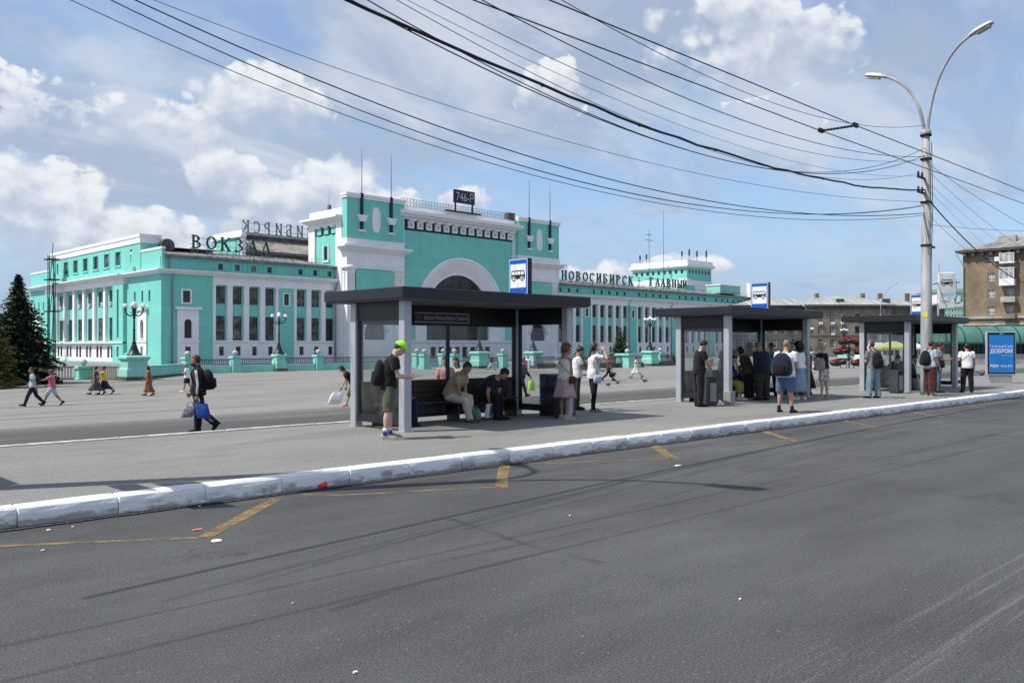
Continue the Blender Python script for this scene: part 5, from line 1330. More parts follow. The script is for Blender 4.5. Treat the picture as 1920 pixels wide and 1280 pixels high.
# ================================================================ TREES
def spruce(u, v, z, h, rad_, label, m='needle_dark', seed=1, whorls=26, per=9, cat='spruce', ragged=.25):
    t = thing('spruce_tree', label, cat, (u, v, z)); rr = random.Random(seed)
    b = M(); b.tube([(0, 0, -.3), (0, 0, h*.5), (0, 0, h*.97)], [h*.022, h*.014, .015], 8); b.build('trunk', 'bark', t)
    b = M()
    for k in range(whorls):
        q = k/(whorls-1); zc = h*(.05 + .92*q); r = rad_*(1-q)**.85*(1+.12*math.sin(k*2.1)) + .05
        nb = max(4, int(per*(1-.55*q)))
        for j in range(nb):
            a = 2*math.pi*(j + rr.random()*.7)/nb + k*.7; L = r*rr.uniform(1-ragged*1.6, 1+ragged*.5); dz = -L*rr.uniform(.12, .42)
            d = Vector((math.cos(a), math.sin(a), 0)); s = Vector((-d.y, d.x, 0)); n = max(3, int(L/ (rad_*.085)))
            for i in range(n):
                f = (i+.6)/n; c = d*(L*f) + Vector((0, 0, zc + dz*f*f + .06*h/8*f))
                w = (.12 + .40*(1-f))*L*.46 + .12
                for sd in (-1, 1):
                    tip = c + s*sd*w*rr.uniform(.7, 1.2) + d*w*.55 + Vector((0, 0, -w*rr.uniform(.1, .65)))
                    wd = .09 + .20*w; e = d*wd*rr.uniform(.7, 1.3) + Vector((0, 0, rr.uniform(-.5, .5)*wd))
                    m_ = (c+tip)/2 + Vector((0, 0, rr.uniform(0, .06)))
                    b.add([c, m_+e, tip, m_-e], [(0, 1, 2, 3)])
                if rr.random() < .6:
                    tip = c + Vector((rr.uniform(-.12, .12), rr.uniform(-.12, .12), -rr.uniform(.12, .4)*(.5+w))); e = s*(.05+.1*w); b.add([c-e, tip, c+e, c+Vector((0, 0, .05))], [(0, 1, 2, 3)])
    tag(b.build('crown', m, t)); return t
# dark spruce at the left edge
u, v = cast(34, 66); spruce(u, v, -1.0, 8.4, 3.1, 'dark spruce with ragged branches left of the station', 'needle_dark', 3, 66, 24, ragged=.42)
u, v = cast(-38, 60); spruce(u, v, -1.0, 8.7, 2.7, 'lighter olive-topped conifer at the left photo edge', 'leaf_olive', 5, 48, 18)
q = plaza_at(1163, 684); u, v = on_v(1163, 71.5), 71.5; spruce(u, v, gz(u, v)+.2, 4.9, 1.9, 'bushy green spruce standing on the square before the right wing', 'needle_green', 8, 26, 12, ragged=.15)
u, v = on_v(1086, 72), 72; spruce(u, v, gz(u, v)+.2, 2.5, 1.5, 'small young fir beside the woman in the pink skirt', 'needle_green', 9, 12, 9)
u, v = on_v(1262, 70), 70; spruce(u, v, gz(u, v)+.2, 1.2, 1.6, 'low juniper bush right of the third lamp pedestal', 'needle_green', 12, 8, 10, 'bush')

# fire escape: lattice tower against the station side
fx = BX - 2.0; _k = (97-960)/F; fy = fx*(CU.x - _k*CU.y)/(_k*CU.x + CU.y)
t = thing('fire_escape', 'black iron fire escape tower leaning on the station side', 'fire escape', (fx, fy, 0))
for nm, x0, x1, zt in (('ladder_rail', -.5, -.5, 17.2), ('mast', .5, .35, 17.0)):
    for q in (-.45, .45):
        b = M(); b.tube([(x0, q, -1.6), (x1, q*.9, zt)], .075, 5, smooth=False); b.build(nm, 'black_iron', t)
for z in (7.6, 12.9, 16.3): b = M(); b.box(-.9, -1.25, z, .9, 1.25, z+.20); b.build('platform', 'black_iron', t)
b = M()
for i in range(34): z = -1.4 + i*.55; b.box(-.54, -.45, z, -.47, .45, z+.05)
tag(b.build('rung', 'black_iron', t), kind='stuff')
for z0, z1, y0, y1 in ((7.7, 13.0, -1.2, .4), (13.0, 19.2, 1.2, -.3), (-1.5, 7.6, 1.2, -.5), (8.0, 12.9, 1.2, -.6), (13.1, 16.3, -1.2, .3)):
    b = M(); b.tube([(.1, y0, z0), (.1, y1, z1)], .06, 5, smooth=False); b.build('brace', 'black_iron', t)

# ================================================================ GREY BUILDING beyond the square
ang = -math.atan2(CU.y, CU.x)                 # facing the road junction
def frame_at(px, Y): u, v = cast(px, Y); return u, v
GY = 220.0; u, v = frame_at(1513, GY); s_ = GY/F
GB = thing('grey_building', 'long three-storey grey-brown building with pale sheet roof beyond the square', 'building', (u, v, 0), ang)
gw, wn, rf = M(), M(), M()
XL = (1672-1513)*s_; EZ = 11.9
cs = [(1534+4.5, 0), (1556+5, 0), (1579+5, 0), (1603+5, 1), (1627.5+5, 2), (1653+4, 0)]
rows = [(8.0, 9.9), (5.0, 6.85), (1.5, 3.7)]
hs = [((px_-1513)*s_-.62, (px_-1513)*s_+.62, a, c) for px_, _ in cs for a, c in rows]
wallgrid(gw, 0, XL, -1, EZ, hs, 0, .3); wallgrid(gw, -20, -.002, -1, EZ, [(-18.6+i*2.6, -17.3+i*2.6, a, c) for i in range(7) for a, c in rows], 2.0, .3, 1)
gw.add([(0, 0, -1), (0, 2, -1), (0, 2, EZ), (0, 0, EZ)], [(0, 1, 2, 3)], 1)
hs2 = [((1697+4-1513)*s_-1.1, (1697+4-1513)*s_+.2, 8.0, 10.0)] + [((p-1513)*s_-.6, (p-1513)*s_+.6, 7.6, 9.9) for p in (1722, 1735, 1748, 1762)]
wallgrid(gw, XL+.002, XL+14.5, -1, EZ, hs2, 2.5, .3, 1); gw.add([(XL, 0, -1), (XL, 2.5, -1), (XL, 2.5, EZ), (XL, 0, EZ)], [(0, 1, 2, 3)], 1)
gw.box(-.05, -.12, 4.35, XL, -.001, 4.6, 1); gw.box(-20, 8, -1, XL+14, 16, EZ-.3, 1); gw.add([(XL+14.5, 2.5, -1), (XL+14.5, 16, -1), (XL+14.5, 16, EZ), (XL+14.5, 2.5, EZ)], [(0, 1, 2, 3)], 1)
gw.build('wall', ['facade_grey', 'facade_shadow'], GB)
for (px_, kd) in cs:
    for a, c in rows: put_window(GB, (px_-1513)*s_, .2, a, 1.24, c-a, 3, 3, 0, 'frame_white' if kd != 1 else 'frame_brown', 'pane_dark')
for i in range(7):
    for a, c in rows: put_window(GB, -17.95+i*2.6, 2.2, a, 1.3, c-a, 2, 3, 0, 'frame_white')
for h in hs2: put_window(GB, (h[0]+h[1])/2, 2.7, h[2], h[1]-h[0], h[3]-h[2], 2, 2, 0, 'frame_white')
for px_, z in ((1539, 7.3), (1562, 7.3), (1579, 7.4), (1562, 4.6), (1690, 7.4)):
    b = M(); b.bbox(-.4, -.34, 0, .4, 0, .6, .02); b.build('air_conditioner', 'frame_white', GB, ((px_-1513)*s_, (-.002 if px_ < 1680 else 2.49), z))
b = M(); b.box(-.6, -.75, EZ-.1, XL+.6, .3, EZ+.35, 0)
for i in range(44): x = .2 + i*XL/44; b.box(x, -.6, EZ-.65, x+.28, -.005, EZ-.102, 0)
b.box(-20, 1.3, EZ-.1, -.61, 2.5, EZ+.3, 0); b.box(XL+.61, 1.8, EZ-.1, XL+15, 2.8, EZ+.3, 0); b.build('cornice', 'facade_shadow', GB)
b = M()
def slope(b, x0, x1, y0, z0, y1, z1, hip0=0, hip1=0, seam=1.1):
    b.add([(x0, y0, z0), (x1, y0, z0), (x1-hip1, y1, z1), (x0+hip0, y1, z1)], [(0, 1, 2, 3)]); n = int((x1-x0-hip0-hip1)/seam)
    for i in range(n+1): x = x0+hip0+(x1-x0-hip0-hip1)*i/max(1, n); b.loft([[(x-.05, y0, z0), (x+.05, y0, z0), (x+.05, y0, z0+.12), (x-.05, y0, z0+.12)], [(x-.05, y1, z1), (x+.05, y1, z1), (x+.05, y1, z1+.12), (x-.05, y1, z1+.12)]])
slope(b, -.6, XL+.6, -.7, EZ+.351, 8, 14.6, 4, 6); slope(b, -20, 2, 1.2, EZ+.31, 10, 14.2, 0, 2); slope(b, XL-2, XL+15.2, 1.8, EZ+.31, 10, 13.9, 2, 6)
b.build('roof', 'roof_sheet', GB)
b = M()
for x in (4.6, 16.5, 21, 28, 31): b.box(x, 7, 13.6, x+.9, 8, 15.5)
b.build('chimney', 'brick_brown', GB)
for x in (9.0, 20.6): b = M(); b.loft([[(-1.1, -.2, -.2), (1.1, -.2, -.2), (1.1, -.2, 1.0), (-1.1, -.2, 1.0)], [(-1.1, 3.5, .9), (1.1, 3.5, .9), (1.1, 3.5, 1.05), (-1.1, 3.5, 1.05)]]); b.box(-.9, -.26, -.02, .9, -.21, .85, 1); b.build('dormer', ['roof_sheet', 'roof_dark'], GB, (x, 2.0, 12.9))
for x in (8.6, 20.2): b = M(); b.tube([(x, -.2, -1), (x, -.2, EZ-.7)], .1, 6); b.build('downpipe', 'grey_pipe', GB)

# thin street lamp in front of it
u, v = frame_at(1651, 120)
t = thing('street_light', 'slim curved street light in front of the grey building', 'street light', (u, v, 0), ang)
k = 120/F; b = M(); b.tube([(0, 0, 0), (0, 0, 6.2)], [.13, .10], 8); b.build('pole', 'pole_grey', t)
b = M(); b.tube([(0, 0, 6.2), (.05, 0, 7.4), (.35, 0, 8.6), (.9, 0, 9.5), (1.5, 0, 10.0), (1.75, 0, 10.2)], .05, 6); b.build('arm', 'pole_grey', t)
b = M(); b.loft([[(1.65, -.1, 10.1), (1.7, .1, 10.1), (1.7, .1, 10.24), (1.65, -.1, 10.24)], [(2.35, -.12, 10.42), (2.35, .12, 10.42), (2.3, .12, 10.58), (2.3, -.12, 10.58)]]); b.build('lamp_head', 'lamp_shell', t)

# mint building far behind
MY = 330.0; u, v = frame_at(1763, MY); k = MY/F
t = thing('mint_building', 'distant mint-green and white multi-storey building beside the brown one', 'building', (u, v, 0), ang)
b = M(); w_ = 60*k; h0 = CAMZ + (HY-548)*k
wl = []; 
for j in range(5):
    za = CAMZ + (HY - (562 + j*9.5))*k
    for i in range(9): x = (5 + i*6.0)*k; wl.append((x-.35*k*3, x+.35*k*3, za-.9*k*3, za+.5*k*3))
wallgrid(b, 0, w_, -1, h0, wl, 0, .4, 0); b.box(0, .8, -1, w_, 14, h0-.2, 1); b.box(-.3, -.4, h0-.9*k, w_, 0, h0, 1)
b.build('wall', ['mint', 'frame_white'], t)
b = M()
for a in wl: b.box(a[0], .38, a[2], a[1], .4, a[3])
b.build('window', 'pane_dark', t)
b = M()
for i in range(9): b.box((2.2+i*6.0)*k, -.25, CAMZ + (HY-575)*k, (7.8+i*6)*k, -.002, CAMZ+(HY-568)*k); b.box((2.6+i*6.0)*k, -.25, CAMZ + (HY-566)*k, (7.4+i*6)*k, -.002, CAMZ+(HY-554)*k) if i % 2 else None
b.build('balcony', 'frame_white', t)
b = M(); b.loft([[(-.5, -.5, h0), (w_, -.5, h0), (w_, 14, h0), (-.5, 14, h0)], [(2, 3, h0+1.6), (w_-2, 3, h0+1.6), (w_-2, 11, h0+1.6), (2, 11, h0+1.6)]])
b.build('roof', 'arcade_green', t)
b = M()
for q in (6, 22, 30, 38): b.tube([(q*k, 3, h0), (q*k, 3, h0+4.0+q*.03)], .12, 4)
b.build('aerial', 'fence_metal', t)

# brown apartment building on the right: facade faces back along the street
BYd = 165.0; u, v = frame_at(1806, BYd); kk = BYd/F
T_ap = thing('apartment_building', 'tall brown brick apartment building with balconies at the right edge', 'building', (u, v, 0), rad(-90))
def bxz(px_, py_):
    """facade coordinates from a view column/row (facade runs towards -v)"""
    k = (px_-960)/F; vv = u/(k*CU.x + CU.y)  # placeholder replaced below
    # solve point (u, y) on column: X/Y=k with X=u*CU.x-y*CU.y, Y=u*CU.y+y*CU.x
    y = u*(CU.x - k*CU.y)/(k*CU.x + CU.y); Y = u*CU.y + y*CU.x
    return v - y, CAMZ + (HY-py_)*Y/F
ez = bxz(1812, 474)[1]; b = M(); Lf = 34.0
wins = []
for px0, px1, rows_ in ((1852, 1866, [(483, 494.5), (512, 526.5), (543, 557.5), (574.6, 589), (605, 618)]), (1887, 1902, [(542, 556), (573, 588), (604, 618)])):
    for a, c in rows_:
        x0, z1 = bxz(px0, a); x1, z0 = bxz(px1, c); wins.append((x0, x1, z0, z1))
x0, zt_ = bxz(1884, 478)
for r0 in range(5):
    for xw in (21.5, 27.5): zz = wins[r0][2]; wins.append((xw, xw+1.9, zz, zz+2.0))
wallgrid(b, 0, Lf, -1, ez, wins, 0, .35, 0); b.box(0, .7, -1, Lf, 15, ez-.05, 0)
b.add([(0, 0, -1), (0, .7, -1), (0, .7, ez), (0, 0, ez)], [(0, 1, 2, 3)], 0)
zc = bxz(1812, 598)[1]; b.box(-.1, -.35, zc, Lf, -.002, zc+.4, 1); b.box(-.1, -.25, zc-1.2, Lf, -.002, zc-.9, 1)
b.build('wall', ['brick_brown', 'concrete_pale'], T_ap)
for h in wins: put_window(T_ap, (h[0]+h[1])/2, .22, h[2], h[1]-h[0], h[3]-h[2], 2, 2, 0, 'frame_white', 'curtain')
b = M(); b.box(-1.0, -1.2, ez, Lf, 15.5, ez+.35, 0)
for i in range(22): b.box(.3+i*1.5, -.95, ez-.7, .8+i*1.5, -.004, ez-.003, 0)
b.build('cornice', 'facade_shadow', T_ap)
b = M(); b.add([(-1.1, -1.3, ez+.353), (Lf, -1.3, ez+.353), (Lf, 7, ez+3.0), (7.5, 7, ez+3.0), (-1.1, 15.6, ez+.353), (Lf, 15.6, ez+.353)], [(0, 1, 2, 3), (0, 3, 4), (4, 3, 2, 5)]); b.build('roof', 'roof_metal', T_ap)
for a in ((5.0, 3.2, ez+.8, 8.0, 4.4, ez+3.0), (15.5, 4, ez+2, 16.6, 5.2, ez+4.6)): b = M(); b.box(*a); b.build('chimney', 'concrete_pale', T_ap)
def balcony(px0, px1, pytop, pymid, pybot, glazed, m):
    x0, zt2 = bxz(px0, pytop); x1, zb = bxz(px1, pybot); zm = bxz(px0, pymid)[1]; dp = 1.3
    b = M(); b.box(x0, -dp, zb, x1, -.003, zb+.15, 0); b.box(x0, -dp, zb+.151, x0+.06, -.003, zm, 0); b.box(x1-.06, -dp, zb+.151, x1, -.003, zm, 0); b.box(x0+.061, -dp, zb+.151, x1-.061, -dp+.06, zm, 0)
    o = b.build('balcony', m, T_ap)
    if glazed:
        g = M(); w = x1-x0
        for i in range(4): x = x0 + (w-.1)*i/3; g.box(x, -dp, zm+.002, x+.1, -dp+.08, zt2, 0)
        g.box(x0, -dp-.02, zt2, x1, -.003, zt2+.12, 0); g.box(x0, -dp, (zm+zt2)/2+.3, x1, -dp+.05, (zm+zt2)/2+.38, 0) if zt2-zm > 1.6 else None
        g.box(x0+.05, -dp+.02, zm+.01, x1-.05, -dp+.05, zt2-.01, 1); g.box(x0+.02, -dp+.06, zm, x0+.05, -.01, zt2, 1)
        g.build('glazing', ['frame_white', 'curtain'], o)
balcony(1878, 1906, 477, 491.5, 493, True, 'frame_white'); balcony(1877.5, 1906, 504, 523, 535, True, 'frame_white'); balcony(1880, 1907, 556, 556.5, 566, False, 'concrete_pale'); balcony(1883, 1907, 588, 588.5, 597, False, 'facade_grey')
b = M(); q = bxz(1869, 487); b.bbox(q[0]-.2, -.6, q[1]-.3, q[0]+1.1, -.003, q[1]+.5, .03); b.build('air_conditioner', 'frame_white', T_ap)
b = M(); b.tube([(.2, -.25, -1), (.2, -.25, ez-2.5), (-.9, -1.3, ez)], .09, 6); b.build('downpipe', 'grey_pipe', T_ap)

# green barrel-roofed arcade
AY = 112.0; u, v = frame_at(1762, AY); ka = AY/F
t = thing('market_arcade', 'arcade with a curved green ribbed roof and dark glass front', 'arcade', (u, v, 0), ang)
def az_(py): return CAMZ + (HY-py)*ka
x1 = 190*ka; zr0, zr1 = az_(641), az_(611)
prof = [(1.2*(1-math.cos(a))*1.9 - 1.0, zr0 + (zr1-zr0)*math.sin(a)) for a in [i*math.pi/2/8 for i in range(9)]] + [(6.5, zr1-.3)]
b = M(); b.loft([[(0 - (0 if i < 4 else 0), y, z) for i, (y, z) in enumerate(prof)], [(x1, y, z) for y, z in prof]], 0, None, True, False, False)
b.add([(0, y, z) for y, z in prof] + [(0, 6.5, zr0)], [tuple(range(10, -1, -1))] if len(prof) == 10 else [], 0); b.build('roof', 'arcade_green', t)
b = M()
for i in range(6):
    x = (6 + i*34)*ka; b.loft([[(x-.09, y-.05, z+.04), (x+.09, y-.05, z+.04), (x+.09, y+.02, z-.05), (x-.09, y+.02, z-.05)] for y, z in prof[:9]], 0, None, False, True)
b.build('roof_rib', 'arcade_rib', t)
b = M(); b.box(0, .2, az_(664), x1, 6, zr0, 0); b.box(0, -1.05, zr0-.25, x1, .3, zr0-.003, 1)
for i in range(24): b.box(i*x1/24, .05, az_(664), i*x1/24+.14, .198, zr0-.26, 1)
b.build('glass_front', ['arcade_glass', 'arcade_rib'], t)
b = M(); b.box(-2, -.6, -1, x1+4, .9, az_(663.5)); b.build('base_wall', 'concrete_pale', t)

# flower stand with red-planted bowls in three tiers
u, v, z = plaza_at(1592, 690)
ks = (u*CU.y + v*CU.x)/F
t = thing('flower_stand', 'three-tiered stand of dark bowls full of red flowers', 'flower stand', (u, v, z), ang)
b = M(); b.tube([(0, 0, 0), (0, 0, 55*ks)], .07, 6)
for zz in (8, 26, 46):
    for x in (-22, -8, 8, 22): b.tube([(x*ks*.8, -.3, (zz-8)*ks if zz == 8 else zz*ks), (x*ks*.8, -.3, zz*ks)], .04, 5); 
    b.box(-26*ks*.8, -.34, zz*ks-.06, 26*ks*.8, -.26, zz*ks)
b.build('stand_frame', 'black_iron', t)
def bowl(x, y, z):
    if 'bowl' not in SH:
        b = M(); b.lathe([(.34, 0), (.52, .12), (.66, .34), (.70, .40), (.60, .37)], 14); SH['bowl'] = b.mesh('bowl', 'planter_green')
        b = M(); rr = random.Random(2)
        for i in range(150):
            a, r = rr.random()*6.28, math.sqrt(rr.random())*.74; c = Vector((r*math.cos(a), r*math.sin(a), .38 + .24*(1-r*r) + rr.uniform(-.05, .05))); s = rr.uniform(.05, .1); d = Vector((rr.uniform(-1, 1), rr.uniform(-1, 1), rr.uniform(.2, 1))).normalized(); e = d.orthogonal().normalized()*s; f = d.cross(e)
            b.add([c-e, c-f, c+e, c+f], [(0, 1, 2, 3)], 0 if rr.random() < .85 else 1)
        SH['flw'] = b.mesh('flowers', ['petal_red', 'needle_green'])
    o = obj('flower_bowl', SH['bowl'], t, (x, y, z)); obj('flowers', SH['flw'], o, (0, 0, 0))
for zz, xs_ in ((4, (-27, -14, 13, 27)), (25, (-21, -6, 18)), (44, (-12, 0, 14))):
    for i, x in enumerate(xs_): bowl(x*ks, -.3 + .5*(i % 2), (zz + (2.5 if i % 2 else 0))*ks)

# vehicles and stalls glimpsed beyond the square
def minibus(px_, Y, label, L=5.6, heading=ang, m='vehicle_white', hgt=2.5):
    u, v = frame_at(px_, Y); t = thing('minibus', label, 'minibus', (u, v, gz(u, v)), heading, 'white minibuses parked beyond the square')
    b = M(); sec = [(0, .45, 1.25), (.12, .36, 1.5), (.9, .34, 1.62), (1.6, .34, hgt-.1), (1.9, .34, hgt), (L-.15, .34, hgt), (L, .42, hgt-.15)]
    b.loft([[(x, -.95, z0), (x, -.98, (z0+z1)/2), (x, -.88, z1-.1), (x, -.7, z1), (x, .7, z1), (x, .88, z1-.1), (x, .98, (z0+z1)/2), (x, .95, z0)] for x, z0, z1 in sec], 0, None, False); b.build('body', m, t)
    for i in range(3): b = M(); b.box(1.75+i*1.22, -.99, 1.35, 2.85+i*1.22, -.935, hgt-.42); b.build('window', 'vehicle_glass', t)
    b = M(); b.add([(.95, -.75, 1.68), (.95, .75, 1.68), (1.58, .66, hgt-.2), (1.58, -.66, hgt-.2)], [(0, 3, 2, 1)]); b.v = [(x-.03, y, z+.03) for x, y, z in b.v]; b.build('windscreen', 'vehicle_glass', t)
    for x in (1.1, L-1.1):
        for y in (-.93, .93):
            b = M(); b.loft([[(.36*math.cos(a*math.pi/8), q, .36+.36*math.sin(a*math.pi/8)) for a in range(16)] for q in (-.11, .11)]); w = b.build('wheel', 'tyre_black', t, (x, y, -.02)); b = M(); b.loft([[(.2*math.cos(a*math.pi/8), q, .36+.2*math.sin(a*math.pi/8)) for a in range(16)] for q in (-.118, .118)]); b.build('hub', 'bin_panel', w)
    return t
minibus(1606, 118, 'white minibus right of the flower stand, nose to the left'); minibus(1668, 124, 'white minibus seen through the smallest-looking shelter'); minibus(1742, 118, 'white minibus behind the tall lamp post')
def stall(px_, Y, w, label, m):
    u, v = frame_at(px_, Y); t = thing('market_stall', label, 'market stall', (u, v, gz(u, v)), ang, 'market stalls beyond the square')
    for x in (-w/2, w/2):
        for y in (-1, 1): b = M(); b.box(x-.05, y-.05, 0, x+.05, y+.05, 2.1); b.build('leg', 'frame_white', t)
    b = M(); b.loft([[(-w/2-.2, -1.3, 2.0), (w/2+.2, -1.3, 2.0), (w/2+.2, 1.3, 2.0), (-w/2-.2, 1.3, 2.0)], [(-w/2-.2, -1.3, 2.2), (w/2+.2, -1.3, 2.2), (w/2+.2, 1.3, 2.2), (-w/2-.2, 1.3, 2.2)], [(-.3, -.2, 2.9), (.3, -.2, 2.9), (.3, .2, 2.9), (-.3, .2, 2.9)]]); b.build('awning', m, t)
    b = M(); b.box(-w/2, -.9, .0, w/2, -.3, .95); b.build('counter', 'frame_white', t)
stall(1674, 100, 3.2, 'yellow-roofed market stall behind the shelter glass', 'awning_yellow'); stall(1648, 108, 3.0, 'white-roofed market stall left of the yellow one', 'frame_white'); stall(1706, 106, 3.0, 'white-roofed market stall right of the yellow one', 'frame_white')
# ================================================================ PEOPLE
mat('skin', (0.43, 0.25, 0.185), 0.55, 0.08, 6, spec=.3)
mat('skin_tan', (0.33, 0.175, 0.115), 0.55, 0.1, 6, spec=.3)
mat('skin_pale', (0.52, 0.335, 0.26), 0.55, 0.08, 6, spec=.3)
for nm, c in dict(hair_black=(.010, .009, .009), hair_brown=(.040, .022, .014), hair_blond=(.42, .30, .15), hair_red=(.15, .055, .02), hair_grey=(.22, .20, .18), hair_buzz=(.27, .165, .105)).items(): mat(nm, c, .55, .45, 30, stretch=(3, 3, .6))
mat('eye_dark', (.012, .010, .010), .2, 0, 1); mat('lip', (.33, .12, .10), .5, .05, 5)
def cloth(name, c, var=.10, sc_=5, c2=None, rough=.9):
    if name in MATS: return
    m, t, b, out = newmat(name); co = objco(t)
    n = t.noise(co, sc_, 5, .6)
    t.put(b.inputs['Base Color'], t.mix(t.ss(n, .3, .7), tuple(q*(1-var*2) for q in c) if c2 is None else c2, tuple(min(1, q*(1+var)) for q in c)))
    b.inputs['Roughness'].default_value = rough; b.inputs['Specular IOR Level'].default_value = .2; b.inputs['Sheen Weight'].default_value = .1
    w = t.noise(t.vmath('MULTIPLY', co, (1, 1, .55)), 9, 4, .6, 2.1, .8)
    bump(t, b, w, .022, .7)
for nm, c in dict(c_black=(.010, .010, .012), c_navy=(.012, .017, .035), c_white=(.72, .72, .74), c_offwhite=(.62, .58, .53), c_grey=(.17, .175, .18), c_darkgrey=(.045, .043, .045), c_beige=(.33, .25, .175), c_cream=(.52, .47, .38),
                  c_olive=(.095, .10, .068), c_camo=(.03, .034, .024), c_denim=(.085, .135, .215), c_lightdenim=(.24, .33, .44), c_jean=(.19, .27, .33), c_lime=(.36, .85, .06), c_blue=(.02, .07, .30), c_royal=(.006, .007, .05), c_yellow=(.62, .50, .05),
                  c_rust=(.20, .075, .035), c_red=(.35, .03, .04), c_pink=(.62, .32, .33), c_maroon=(.065, .022, .025), c_neon=(.55, .85, .10), c_teal=(.10, .20, .21), c_mustard=(.30, .27, .03), c_purple=(.035, .022, .11), c_green=(.10, .20, .14), c_skyblue=(.42, .52, .62), c_brown=(.06, .042, .035), c_sole=(.55, .52, .47), c_tan=(.36, .30, .23), c_shoe=(.30, .27, .24)).items(): cloth(nm, c)
cloth('c_floral', (.52, .36, .38), sc_=38, c2=(.25, .11, .14)); cloth('c_print', (.72, .62, .60), sc_=16, c2=(.16, .10, .10)); cloth('c_plaid', (.55, .12, .18), sc_=26, c2=(.30, .10, .14)); cloth('c_speck', (.30, .30, .32), sc_=30, c2=(.08, .08, .12))

def vox(b, vs, mats, name, smooth=3, wr=0.0, seed=0):
    me = b.mesh(name, mats); o = D.objects.new(name, me)
    r = o.modifiers.new('r', 'REMESH'); r.mode = 'VOXEL'; r.voxel_size = vs; r.use_smooth_shade = True
    s = o.modifiers.new('s', 'SMOOTH'); s.factor = .5; s.iterations = smooth
    me2 = evaluated(o); me2.name = name
    me2.materials.clear(); me2.materials.append(MATS[mats])
    if wr:
        of = Vector((seed*3.7, seed*1.3, 0))
        nv = len(me2.vertices); co = np.empty(nv*3, 'f'); no = np.empty(nv*3, 'f')
        me2.vertices.foreach_get('co', co); me2.vertex_normals.foreach_get('vector', no); co = co.reshape(-1, 3); no = no.reshape(-1, 3)
        nz = np.array([mnoise.noise(Vector((x*9, y*9, z*5)) + of) + .5*mnoise.noise(Vector((x*22, y*22, z*14)) + of) for x, y, z in co.tolist()], 'f')
        co += no*(nz*wr)[:, None]; me2.vertices.foreach_set('co', co.ravel()); me2.update()
    me2.polygons.foreach_set('use_smooth', [True]*len(me2.polygons))
    return me2
def ell(c, ax, ay, a, b, n=14, sq=1.0):
    return [c + ax*(a*math.copysign(abs(math.cos(q))**sq, math.cos(q))) + ay*(b*math.copysign(abs(math.sin(q))**sq, math.sin(q))) for q in [2*math.pi*i/n for i in range(n)]]
def rotax(v, ax, deg): return Matrix.Rotation(rad(deg), 3, ax) @ v
def heading(face): return math.atan2(1, 1)*0 + rad(face) - math.atan2(CU.y, CU.x) - math.pi/2
PEOPLE = []
